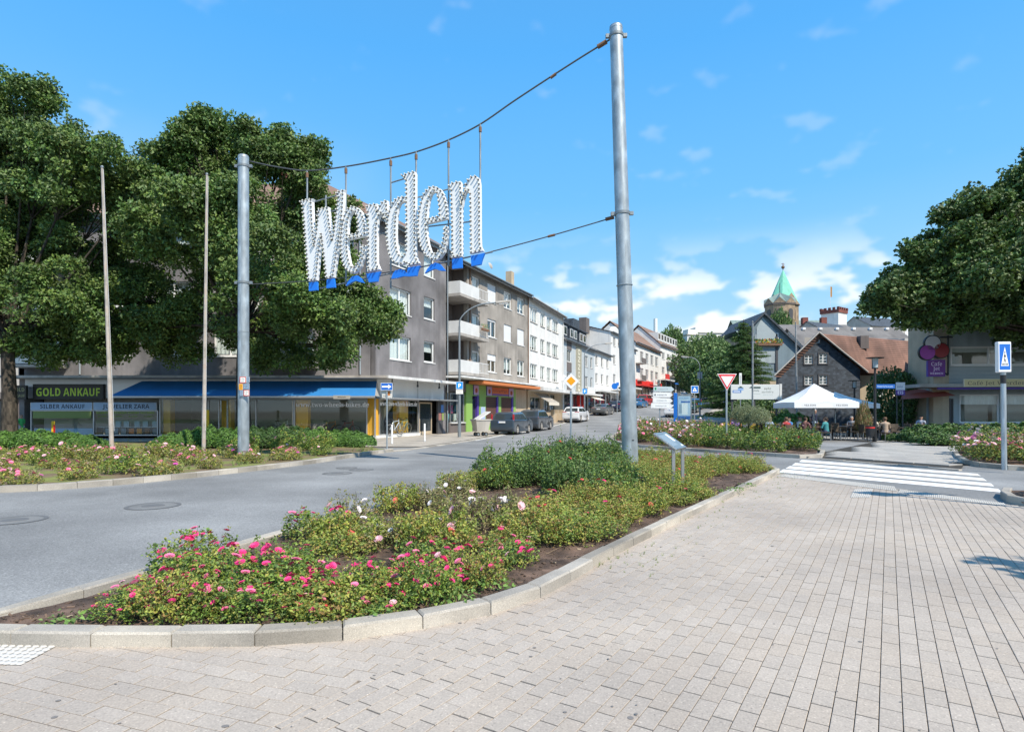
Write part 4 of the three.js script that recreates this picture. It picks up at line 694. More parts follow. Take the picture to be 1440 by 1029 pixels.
// further houses: tiled grey front with dormers, white house with arched gable, and the row beyond the pole
function rowHouse(label, foot, dir, g, pxEnd, H, mat, cols, rowsV, o = {}) {
  const b = thing('town_house', label, 'building', [foot[0], g, -foot[1]]), F = facade(b, foot, dir, g), len = F.u(pxEnd), wins = [];
  for (const v of rowsV) for (const [t, w, n] of cols) wins.push([t * len, v, w, o.wh || 1.5, n]);
  F.part('wall', wallGeo(len, 3.4, H, wins, 0.3), mat);
  wins.forEach(([u, v, w, h, n]) => windowPart(F, u, v, w, h, { n, glass: M.glassDark, room: false, curtain: 0, t: 0.1, sillMat: M.wallPale, ...(o.win || {}) }));
  shell(F, len, H, 9.5, mat); if (o.roof !== false) F.part('roof', roofGeo(len, 9.9, o.rise || 3, 0.4, 9), o.roofMat || M.roofGrey, 0, H + 0.02, 0); if (o.roof !== false) for (const u of [0.02, len - 0.32]) F.part('gable', gableGeo(9.3, (o.rise || 3) * 0.93, 0.3).rotateY(Math.PI / 2), mat, u, H, -0.2); gutter(F, len, H, 0.4);
  F.part('canopy', bx(len, 0.25, 1.2, len / 2, 0.12, 0.5), o.canopyMat || M.whitePaint, 0, 3.1, 0.1);
  const n = o.shops || 3; for (let i = 0; i < n; i++) { const w = len / n - 0.5; F.part('shop_pier', bx(0.5, 3.1, 0.35, 0, 1.55, -0.1), mat, len * i / n + 0.25, 0, -0.1); windowPart(F, len * i / n + 0.5, 0.35, w, 2.6, { n: 2, frame: M.frameDark, glass: M.glassDark, room: false, sill: false, t: 0.09, name: 'shop_window' }); F.part('stall_riser', bx(w, 0.35, 0.25, w / 2, 0.17, -0.15), M.wallDark, len * i / n + 0.5, 0, 0); }
  return { b, F, len };
}
{
  const e = [whiteEnd[0], -whiteEnd[2]], dir = [0.40, 1];
  const h1 = rowHouse('grey tiled town house with vertical lettered panel and row of roof dormers', e, dir, 0.7, 836, 9.6, M.wallTile, [[0.10, 1.9, 2], [0.66, 1.5, 2], [0.85, 1.2, 1]], [4.2, 7.0], { rise: 2.6, shops: 4 });
  { const F = h1.F, len = h1.len;
    const vs = F.part('shop_sign', bx(2.4, 6.4, 0.12, 1.2, 3.2, 0), std({ color: lin(0.42, 0.39, 0.31) }), len * 0.36, 3.1, 0.06); part(vs, 'lettering', face(2.2, 6.2), printMat(180, 512, (c, w, h) => { c.fillStyle = '#a8a28c'; c.fillRect(0, 0, w, h); c.save(); c.translate(w / 2, h / 2); c.rotate(-Math.PI / 2); words(c, 'OKONNO', 0, 0, 110, '#e2ddca', 'sans-serif', 'bold', 460); c.restore(); }), [1.2, 3.2, 0.064]);
    for (let i = 0; i < 3; i++) F.part('panel', bx(1.9, 1.1, 0.06, 0.95, 0.55, 0), M.wallDark, len * 0.10, [3.0, 5.8, 8.5][i], 0.03);
    for (let i = 0; i < 3; i++) { const w = len * 0.24, d = F.part('dormer', uvm(bx(w, 1.9, 2.6, w / 2, 0.95, -1.3)), M.slate, len * (0.03 + i * 0.3), 9.9, -0.7); for (let k = 0; k < 2; k++) part(d, 'window', bx(w * 0.36, 1.1, 0.06, w * (0.26 + k * 0.48), 1.1, 0.01), M.frame), part(d, 'pane', bx(w * 0.28, 0.9, 0.06, w * (0.26 + k * 0.48), 1.1, 0.025), M.glassDark); part(d, 'dormer_roof', bx(w + 0.3, 0.14, 3.0, w / 2, 1.97, -1.25), M.slate); }
    F.part('stack_house', uvm(bx(3, 3.4, 2.5, 1.5, 1.7, -1.2)), M.slate, len * 0.86, 10.6, -2.6);
    F.part('aerial', join([bar([0, 0, 0], [0, 3.4, 0], 0.03), bar([-0.5, 3, 0], [0.5, 3, 0], 0.015), bar([-0.4, 2.6, 0], [0.4, 2.6, 0], 0.015)]), M.iron, len * 0.7, 11.8, -4);
    const aw = new TB(); aw.quad([0, 2.5, 1.8], [4.5, 2.5, 1.8], [4.5, 3.2, 0.1], [0, 3.2, 0.1]); F.part('awning', aw.geo(), M.awningCream, len * 0.62, 0, 0.1);
    F.part('shop_sign', bx(3.4, 0.8, 0.15, 1.7, 0.4, 0), M.signWhite, len * 0.58, 3.4, 0.8);
    F.part('shop_front', bx(0.16, 3, 0.4, 0, 1.5, 0), M.redPaint, len * 0.42, 0, 0.1); F.part('shop_front', bx(0.16, 3, 0.4, 0, 1.5, 0), M.redPaint, len * 0.55, 0, 0.1);
  }
  const p1 = h1.F.P(h1.len, 0), h2 = rowHouse('white town house with low eaves and small dark windows', [p1[0], -p1[2]], [0.42, 1], 1.4, 859, 9.0, M.wallWhite, [[0.06, 1.2, 1], [0.38, 1.2, 1], [0.72, 1.2, 1]], [4.3, 6.9], { rise: 2.4, shops: 3 });
  const p2 = h2.F.P(h2.len, 0), h3 = rowHouse('tall white house with curved gable and arched top window', [p2[0], -p2[2]], [0.45, 1], 1.9, 869.5, 12.4, M.wallWhite, [[0.3, 1.6, 2]], [4.3, 7.4, 10.3], { rise: 1.4, shops: 1 });
  { const F = h3.F, len = h3.len, s = new THREE.Shape(); s.moveTo(0, 0); s.lineTo(len, 0); s.absarc(len / 2, 0, len / 2, 0, Math.PI, false); F.part('gable', uvm(new THREE.ExtrudeGeometry(s, { depth: 0.4, bevelEnabled: false })), M.wallWhite, 0, 12.4, -0.2).scale.y = 0.45;
    F.part('chimney', uvm(bx(1.8, 2.4, 1.2, 0, 1.2, 0)), M.wallDark, -1.2, 12.2, -4); F.part('chimney', uvm(bx(2.8, 3.2, 1.6, 0, 1.6, 0)), M.slate, -6, 10.5, -4.5); }
  const p3 = h3.F.P(h3.len, 0), h4 = rowHouse('narrow white house with a brick chimney beside the red shop', [p3[0], -p3[2]], [0.45, 1], 2.6, 894, 10.4, M.wallWhite, [[0.15, 1.4, 2], [0.6, 1.4, 2]], [4.2, 7.2], { rise: 2.6, shops: 2 });
  h4.F.part('chimney', uvm(bx(1.3, 2.6, 1, 0, 1.3, 0)), M.wallDark, h4.len - 0.8, 10.6, -2.5);
  const p4 = h4.F.P(h4.len, 0), h5 = rowHouse('long white house with window bands above a red shop front', [p4[0], -p4[2]], [0.50, 1], 3.4, 929, 11.2, M.wallWhite, [[0.16, 2.6, 4], [0.36, 2.6, 4], [0.56, 2.6, 4], [0.76, 2.6, 4]], [4.6, 7.8], { rise: 4.2, roofMat: M.roofBrown, shops: 4, wh: 2.0, canopyMat: M.redPaint });
  { const F = h5.F, len = h5.len; F.part('shop_fascia', bx(len, 1.1, 0.3, len / 2, 0.55, 0), M.redPaint, 0, 3.2, 0.15);
    const sg = F.part('shop_sign', bx(5, 1.3, 0.2, 2.5, 0.65, 0), M.signWhite, len * 0.45, 3.5, 1.2); part(sg, 'lettering', face(4.8, 1.2), printMat(256, 64, (c, w, h) => { c.fillStyle = '#f0efec'; c.fillRect(0, 0, w, h); c.fillStyle = '#c8202a'; c.fillRect(46, 6, 12, 50); scribble(c, 64, 20, 110, 34, '#c8202a', 4); }), [2.5, 0.65, 0.104]);
    for (const v of [4.1, 7.3]) { const bl = F.part('balcony', bx(len * 0.15, 0.2, 1.2, len * 0.075, 0, 0.6), M.concrete, 0, v, 0); part(bl, 'balustrade', bx(len * 0.15, 0.9, 0.06, len * 0.075, 0.5, 1.2), M.wallDark); } }
  const p5 = h5.F.P(h5.len, 0), h6 = rowHouse('brown roofed town house with white dormers and dark balconies', [p5[0], -p5[2]], [0.56, 1], 5.4, 957, 11.0, M.wallWhite, [[0.06, 2.4, 4], [0.3, 2.4, 4], [0.55, 2.4, 4], [0.78, 2.2, 3]], [4.6, 7.8], { rise: 4.4, roofMat: M.roofBrown, shops: 4 });
  { const F = h6.F, len = h6.len; for (let i = 0; i < 7; i++) { const d = F.part('dormer', bx(2.2, 1.8, 2.4, 1.1, 0.9, -1.2), M.whitePaint, len * (0.03 + i * 0.137), 11.9, -0.7); part(d, 'pane', bx(1.3, 1.1, 0.05, 1.1, 1.0, 0.02), M.glassDark); }
    for (const v of [4.2, 7.4]) { const bl = F.part('balcony', bx(len * 0.72, 0.25, 1.3, len * 0.36, 0, 0.65), M.concrete, len * 0.26, v, 0); part(bl, 'balustrade', bx(len * 0.72, 1.1, 0.1, len * 0.36, 0.6, 1.3), M.wallDark); }
    F.part('shop_sign', bx(3, 1.2, 0.2, 1.5, 0.6, 0), M.redPaint, len * 0.05, 3.3, 0.9); F.part('shop_sign', bx(3, 0.9, 0.2, 1.5, 0.45, 0), M.signBlue, len * 0.5, 2.6, 0.9); F.part('shop_sign', bx(2, 0.9, 0.2, 1, 0.45, 0), M.signBlue, len * 0.75, 2.9, 0.9); }
}
{ // pale house behind the oak at the far left
  const b = thing('town_house', 'pale grey house behind the oak trunk beside the gold shop', 'building', [-62, 0, -46]), F = facade(b, [-62, 46], [1, 0]), len = 23.6, wins = [];
  for (const v of [3.6, 6.0]) for (let i = 0; i < 5; i++) wins.push([2 + i * 4.4, v, 2.0, 1.5]);
  F.part('wall', wallGeo(len, 3.0, 8.2, wins), M.wallPale); wins.forEach(([u, v, w, h]) => windowPart(F, u, v, w, h, { n: 2, t: 0.1, glass: M.glassDark, room: false }));
  F.part('shop_wall', uvm(bx(len, 3.0, 0.3, len / 2, 1.5, -0.25)), M.wallDark); F.part('canopy', bx(len, 0.5, 1.2, len / 2, 0.25, 0.5), M.wallDark, 0, 2.6, 0.05); for (let i = 0; i < 4; i++) F.part('shop_window', bx(3.6, 2.1, 0.1, 0, 1.05, 0), M.glassDark, 3.5 + i * 5.6, 0.3, -0.07);
  shell(F, len, 8.2, 9, M.wallPale); F.part('roof', roofGeo(len, 9.4, 3.4, 0.5, 10), M.roofBrown, 0, 8.22, 0);
}
// ================================================================ buildings on the right and on the hill
{ // blue-grey house with a gable to the square
  const D = 62, base = 0.3, x0 = xAt(1060, D), x1 = xAt(1172, D), b = thing('gabled_house', 'blue grey house with pale boarded gable and flower boxes behind slate house', 'building', [x0, base, -D]);
  const F = facade(b, [x0, D], [1, 0], base), len = x1 - x0, ev = yAt(506, D) - base, ap = [F.u(1072), yAt(441, D) - base];
  const s = new THREE.Shape([[0, 0], [len, 0], [len, ev - 2.2], [ap[0] + 0.2, ap[1]], [0, ap[1] - 1.1]].map(p => new THREE.Vector2(...p)));
  const w1 = F.rect(1082, 1095, 468, 480), w2 = F.rect(1063, 1074, 470, 482);
  for (const [u, v, w, h] of [w1, w2]) s.holes.push(new THREE.Path([[u, v], [u, v + h], [u + w, v + h], [u + w, v]].map(p => new THREE.Vector2(...p))));
  F.part('wall', uvm(new THREE.ExtrudeGeometry(s, { depth: 0.3, bevelEnabled: false }).translate(0, 0, -0.3)), M.wallBlueGrey);
  F.part('gable_boarding', uvm(new THREE.ExtrudeGeometry(new THREE.Shape([[0.3, ap[1] - 5.2], [F.u(1091), ap[1] - 5.2], [F.u(1091), ap[1] - 1.9], [ap[0], ap[1] - 0.35], [0.3, ap[1] - 1.5]].map(p => new THREE.Vector2(...p))), { depth: 0.06, bevelEnabled: false })), M.wallCafe, 0, 0, 0.004);
  for (const v of [ap[1] - 3.0]) F.part('timber', bx(F.u(1091) - 0.3, 0.1, 0.05, (F.u(1091) + 0.3) / 2, 0, 0), M.whitePaint, 0, v, 0.09);
  F.part('timber', bx(0.25, 3.6, 0.06, 0, 0, 0), M.frameDark, F.u(1092), ap[1] - 4.2, 0.09);
  for (const [u, v, w, h] of [w1, w2]) windowPart(F, u, v, w, h, { n: 1, t: 0.1, glass: M.glassDark, room: false, depth: 0.02 });
  for (const u of [F.u(1082), F.u(1063)]) { const bo = F.part('flower_box', bx(1.4, 0.25, 0.35, 0.6, 0, 0.2), M.rust, u - 0.1, w1[1] - 0.35, 0.05); const tb = new TB(), r = rng(3 + u); for (let i = 0; i < 120; i++) { const x = r() * 1.4 - 0.1, y = 0.05 + r() * 0.45, z = 0.1 + r() * 0.3, c = r() < 0.35 ? (r() < 0.5 ? [0.6, 0.03, 0.03] : [0.7, 0.5, 0.05]) : [0.05, 0.14, 0.03]; tb.tri([x, y, z], [x + 0.14, y + 0.06, z], [x + 0.05, y + 0.15, z + 0.05], c); } part(bo, 'flowers', tb.geo(0), M.leafV); }
  const tb = new TB(), dp = -9, A = [ap[0] + 0.1, ap[1] + 0.15], R = [len + 0.4, ev - 2.35], L = [-0.4, ap[1] - 1.3];
  for (const [p, q] of [[A, R], [L, A]]) { tb.quad([p[0], p[1], 0.4], [q[0], q[1], 0.4], [q[0], q[1], dp], [p[0], p[1], dp]); tb.quad([p[0], p[1] - 0.25, 0.4], [q[0], q[1] - 0.25, 0.4], [q[0], q[1], 0.4], [p[0], p[1], 0.4]); }
  F.part('roof', tb.geo(), M.slate); shell(F, len, ev - 2.4, 9, M.wallBlueGrey);
}
{ // slate-clad house with brown tiled roof
  const D = 50, base = 0.05, xl = xAt(1094, D), xr = xAt(1210, D), b = thing('gabled_house', 'dark slate clad house with brown tiled roof and skylights behind the parasol', 'building', [xl, base, -D]);
  const F = facade(b, [xl, D], [1, 0.0], base), len = xr - xl, ap = [F.u(1149), yAt(470, D) - base], el = yAt(524, D) - base, er = yAt(519, D) - base;
  const s = new THREE.Shape([[0, 0], [len, 0], [len, er], ap, [0, el]].map(p => new THREE.Vector2(...p))), wins = [[1131.5, 1143, 499, 511.5], [1152, 1163.5, 497, 511], [1131.5, 1143, 528.5, 541], [1152, 1163.5, 527.5, 540.5], [1146, 1153, 475.5, 482]].map(r => F.rect(...r));
  for (const [u, v, w, h] of wins) s.holes.push(new THREE.Path([[u, v], [u, v + h], [u + w, v + h], [u + w, v]].map(p => new THREE.Vector2(...p))));
  F.part('wall', uvm(new THREE.ExtrudeGeometry(s, { depth: 0.3, bevelEnabled: false }).translate(0, 0, -0.3)), M.slate);
  wins.forEach(([u, v, w, h]) => { const W = windowPart(F, u, v, w, h, { n: 2, rows: 3, t: 0.06, depth: 0.05, curtain: 0.9, sill: false }); part(W, 'surround', join([bx(w + 0.2, 0.1, 0.06, w / 2, -0.05, 0), bx(w + 0.2, 0.1, 0.06, w / 2, h + 0.05, 0), bx(0.1, h, 0.06, -0.05, h / 2, 0), bx(0.1, h, 0.06, w + 0.05, h / 2, 0)]), M.frameDark, [0, 0, 0.075]); });
  // roof: ridge runs back to the right
  const sk = [11.5, -5.0], rows = 18, L = [];
  const strip = (a, b2, mat, name) => { const tb = new TB(); for (let i = 0; i < rows; i++) { const t0 = i / rows, t1 = (i + 1) / rows + 0.01, p0 = [mix(a[0], b2[0], t0), mix(a[1], b2[1], t0)], p1 = [mix(a[0], b2[0], t1), mix(a[1], b2[1], t1)], lift = 0.09; tb.quad([p0[0], p0[1] + 0.02, 0.35], [p1[0], p1[1] + 0.02 + lift, 0.35], [p1[0] + sk[0], p1[1] + 0.02 + lift, sk[1]], [p0[0] + sk[0], p0[1] + 0.02, sk[1]]); tb.quad([p1[0], p1[1] + 0.02, 0.35], [p1[0], p1[1] + 0.02 + lift, 0.35], [p1[0] + sk[0], p1[1] + 0.02 + lift, sk[1]], [p1[0] + sk[0], p1[1] + 0.02, sk[1]]); } return F.part(name, tb.geo(), mat); };
  const rf = strip(ap, [len + 0.4, er - 0.35], M.roofRed, 'roof'); strip(ap, [-0.4, el - 0.35], M.roofRed, 'roof');
  F.part('verge_board', join([bar([ap[0], ap[1] + 0.12, 0.4], [len + 0.45, er - 0.28, 0.4], 0.07, 0.07, 4), bar([ap[0], ap[1] + 0.12, 0.4], [-0.45, el - 0.28, 0.4], 0.07, 0.07, 4)]), M.wallPale);
  const E = [len + 0.4, er - 0.35], sl = new THREE.Vector3(E[0] - ap[0], E[1] - ap[1], 0), vx = sl.clone().normalize(), v0 = new THREE.Vector3(sk[0], 0, sk[1]).normalize(), vy = v0.clone().cross(vx).normalize(), vz = vx.clone().cross(vy), onRoof = (t, q, up) => new THREE.Vector3(ap[0], ap[1], 0.2).addScaledVector(sl, t).add(new THREE.Vector3(sk[0] * q, 0, sk[1] * q)).addScaledVector(vy, up), bas = new THREE.Matrix4().makeBasis(vx, vy, vz);
  for (const [t, q, l] of [[0.28, 0.1, 1.7], [0.52, 0.5, 1.9], [0.55, 0.74, 1.7]]) { const p = onRoof(t, q, 0.16), o = F.part('skylight', rbx(l, 0.12, 1.0, 0.02).applyMatrix4(bas), M.frameDark, p.x, p.y, p.z); part(o, 'pane', rbx(l * 0.82, 0.125, 0.8, 0.02).translate(0, 0.012, 0).applyMatrix4(bas), M.glassDark); }
  { const p = onRoof(0.3, 0.3, 0); F.part('chimney', uvm(bx(0.7, 1.1, 0.6, 0, 0.45, 0)), M.wallDark, p.x, p.y, p.z); }
  { const a = onRoof(0.0, 0.44, 0.14), c = onRoof(1.0, 0.44, 0.14); F.part('flashing', bar([a.x, a.y, a.z], [c.x, c.y, c.z], 0.07, 0.07, 5), M.signWhite); }
  // lower wing under the roof
  const wl = F.u(1286) - len; const w4 = [[0.9, 3.2], [4.2, 3.2]];
  F.part('wall', wallGeo(wl, 0, 4.7, [[1.6, 2.9, 0.9, 1.2], [3.4, 2.9, 0.9, 1.2], [1.0, 0.3, 1.0, 2.1]]), M.brickTan, len, 0, -0.8); for (const u of [1.6, 3.4]) windowPart(F, len + u, 2.9, 0.9, 1.2, { n: 2, depth: 0.9, glass: M.glassDark, room: false });
  F.part('door', bx(1.0, 2.1, 0.08, 0.5, 1.05, 0), M.frameDark, len + 1.0, 0.3, -0.95);
  F.part('wall', uvm(bx(0.3, 4.7, 8, 0, 2.35, -5)), M.brickTan, F.u(1286), 0, 0); F.part('wall', uvm(bx(len + wl, 4.6, 0.3, (len + wl) / 2, 2.3, -9)), M.brickTan); F.part('wall', uvm(bx(12.2, el - 0.4, 0.3, 6.1, (el - 0.4) / 2, 0).rotateY(Math.atan2(5, 11.5))), M.slate, 0.3, 0, -0.4);
}
{ // long grey tiled roofs behind
  const D = 66, base = 0.6, x0 = xAt(1165, D), b = thing('town_house', 'long house with grey tiled roofs and skylights behind the brown roof', 'building', [x0, base, -D]);
  const F = facade(b, [x0, D], [1, 0], base), len = xAt(1330, D) - x0, ev = yAt(522, D) - base, top = yAt(462, D + 9) - base;
  F.part('wall', uvm(bx(len, ev, 9, len / 2, ev / 2, -4.6)), M.wallPale);
  const tb = new TB(), n = 20; for (let i = 0; i < n; i++) { const t0 = i / n, t1 = (i + 1) / n + 0.01, P = (x, t, l = 0) => [x, mix(ev, top, t) + l + 0.02, mix(0.4, -9, t)]; tb.quad(P(-0.5, t0), P(len + 0.5, t0), P(len + 0.5, t1, 0.12), P(-0.5, t1, 0.12)); } tb.quad([-0.5, top, -9], [len + 0.5, top, -9], [len + 0.5, ev, -18], [-0.5, ev, -18]);
  const rf = F.part('roof', tb.geo(), M.roofGrey); F.part('wall', uvm(bx(len, ev, 8, len / 2, ev / 2, -13.6)), M.wallPale); F.part('gable', uvm(new THREE.ExtrudeGeometry(new THREE.Shape([[0.4, ev], [-9, top - 0.1], [-18, ev]].map(p => new THREE.Vector2(...p))), { depth: 0.3, bevelEnabled: false }).rotateY(-Math.PI / 2)), M.wallPale, 0.2, 0, 0);
  for (const u of [4, 9]) { const o = part(rf, 'skylight', rbx(1.3, 0.14, 1.6, 0.02).rotateX(0.5), M.frameDark, [u + 2, mix(ev, top, 0.6) + 0.3, -5.2]); }
  for (let i = 0; i < 6; i++) part(rf, 'vent', rbx(0.4, 0.3, 0.4, 0.05), M.signWhite, [1.4 + i * 2.1, mix(ev, top, 0.93) + 0.3, -8.4]);
  F.part('chimney', uvm(bx(1, 2, 1, 0, 1, 0)), M.wallPale, F.u(1300), ev + 2, -3);
}
{ // cafe
  const D = 41, base = 0.02, x0 = xAt(1312, D), b = thing('cafe', 'flat roofed blue grey cafe with window band and cream name board', 'building', [x0, base, -D]);
  const F = facade(b, [x0, D], [1, -0.10], base), len = 14, H = 8.2, v = (x, y) => F.v(x, y), u0 = F.u(1334);
  const cv = v(1380, 541);
  const wb = [u0 + 0.15, v(1360, 514), len - u0 - 0.6, v(1360, 487) - v(1360, 514)];
  F.part('wall', wallGeo(len - u0, cv, H, [[wb[0] - u0, wb[1], wb[2], wb[3]]]), M.wallCafe, u0, 0, 0);
  const W = windowPart(F, wb[0], wb[1], wb[2], wb[3], { n: 5, t: 0.12, depth: 0.05, curtain: 0.3, sillOut: 0.1 });
  for (let i = 0; i < 9; i++) F.part('wall_board', bx(len - u0, 0.02, 0.02, (len - u0) / 2, 0, 0), M.frameAlu, u0, cv + 0.25 + i * 0.28 + (i > 3 ? 2.2 : 0), 0.004);
  F.part('corner_pier', uvm(bx(u0, H - 0.6, 0.6, u0 / 2, (H - 0.6) / 2, -0.2)), M.brickTan, 0, 0, 0);
  F.part('canopy', uvm(bx(len + 2.2, 0.22, 1.8, len / 2 - 0.6, 0.1, 0.6)), M.concrete, 0, cv - 0.2, 0.1); F.part('canopy_trim', bx(len + 1, 0.14, 0.04, len / 2, 0.07, 0), M.purple, 0, cv - 0.36, 1.4);
  signFace(F, 'name_board', F.u(1334), v(1380, 546) + 0.05, F.u(1424) - F.u(1334), 0.52, printMat(1024, 140, (c, w, h) => { c.fillStyle = '#d9c793'; c.fillRect(0, 0, w, h); c.strokeStyle = '#efe4bd'; c.lineWidth = 8; c.strokeRect(4, 4, w - 8, h - 8); words(c, 'Café Jet Werden', w / 2, h * 0.54, 92, '#6f5b4c', 'serif', 'normal', w * 0.9); }), 1.62, M.awningCream);
  F.part('ground_wall', wallGeo(len, 0, cv - 0.25, [[0.4, 0.1, 1.2, 2.4], [2.0, 0.8, 2.6, 2.0], [4.9, 0.8, 2.6, 2.0], [7.8, 0.8, 2.6, 2.0]]), M.wallCafe, 0, 0, -0.4);
  for (const u of [2.0, 4.9, 7.8]) windowPart(F, u, 0.8, 2.6, 2.0, { n: 1, t: 0.1, depth: 0.5, curtain: 0.35, name: 'shop_window' });
  F.part('door', join([bx(0.1, 2.4, 0.08, 0.05, 1.2, 0), bx(0.1, 2.4, 0.08, 1.15, 1.2, 0), bx(1.0, 0.1, 0.08, 0.6, 2.35, 0)]), M.frameDark, 0.4, 0.1, -0.5);
  shell(F, len, H, 3, M.brickTan); F.part('wall', uvm(bx(len - 6, H, 8, len / 2 + 3, H / 2, -7)), M.wallCafe); F.part('roof', bx(len + 0.4, 0.25, 3.6, len / 2, 0, -1.4), M.concrete, 0, H + 0.1, 0);
  // red side awning
  const tb = new TB(); tb.quad([-2.9, v(1290, 558) - 0.2, 1.6], [0.6, v(1290, 558) + 0.05, 1.5], [0.9, v(1290, 549) + 0.3, -1.5], [-1.2, v(1290, 549), -1.5]); F.part('side_awning', tb.geo(), M.awningRed, 0, 0, 0);
  for (const u of [-2.7, 0.3]) F.part('awning_post', cyl(0.04, 0.04, 2.5, 0, 0, 0, 8), M.frameDark, u, 0, 1.4);
  // ice-cream scoop sign
  const sg = F.part('projecting_sign', join([bar([1.05, -1.35, 0], [1.05, 1.0, 0], 0.05), bar([0.2, -0.85, 0], [1.05, -1.35, 0], 0.05), bar([0.6, 0.9, 0], [1.3, 0.9, 0], 0.05)]), M.black, F.u(1302) - 0.2, v(1302, 497), 0.8); sg.scale.setScalar(1.14);
  const scoop = (x, y, c) => { const o = part(sg, 'scoop', new THREE.CylinderGeometry(0.48, 0.48, 0.16, 28).rotateX(Math.PI / 2), M.black, [x, y, 0]); part(o, 'scoop_face', new THREE.CylinderGeometry(0.425, 0.425, 0.2, 28).rotateX(Math.PI / 2), std({ color: c, roughness: 0.4 })); };
  scoop(0.15, 0.55, lin(0.75, 0.78, 0.85)); scoop(-0.15, 0.0, lin(0.36, 0.05, 0.42)); scoop(0.62, 0.1, lin(0.27, 0.01, 0.02));
  const pl = part(sg, 'name_panel', bx(0.98, 1.0, 0.16), M.purple, [0.36, -0.95, 0.0]); part(pl, 'lettering', face(0.94, 0.96), printMat(256, 256, (c, w, h) => { c.fillStyle = '#6b2a86'; c.fillRect(0, 0, w, h); words(c, 'Cafe', w / 2, 62, 82, '#e8d8ee', 'serif', 'normal'); words(c, 'Jet', w / 2, 136, 82, '#e8d8ee', 'serif', 'normal'); words(c, 'WERDEN', w / 2, 212, 44, '#e8d8ee', 'serif', 'bold', w * 0.8); }), [0, 0, 0.084]);
}
{ // house across the lane, seen below the red awning
  const D = 60, x0 = xAt(1262, D), b = thing('town_house', 'pale stone house at the end of the lane beside the cafe', 'building', [x0, 0.2, -D]), F = facade(b, [x0, D], [1, 0], 0.2), len = 9;
  const wi = [[1.0, 1.0], [3.2, 1.0], [5.4, 1.0], [1.0, 4.0], [3.2, 4.0], [5.4, 4.0]]; F.part('wall', wallGeo(len, 0, 6.4, wi.map(([u, v]) => [u, v, 1.1, 1.7])), M.wallPale); for (const [u, v] of wi) windowPart(F, u, v, 1.1, 1.7, { n: 2, glass: M.glassDark, room: false }); shell(F, len, 6.4, 4, M.wallPale);
}
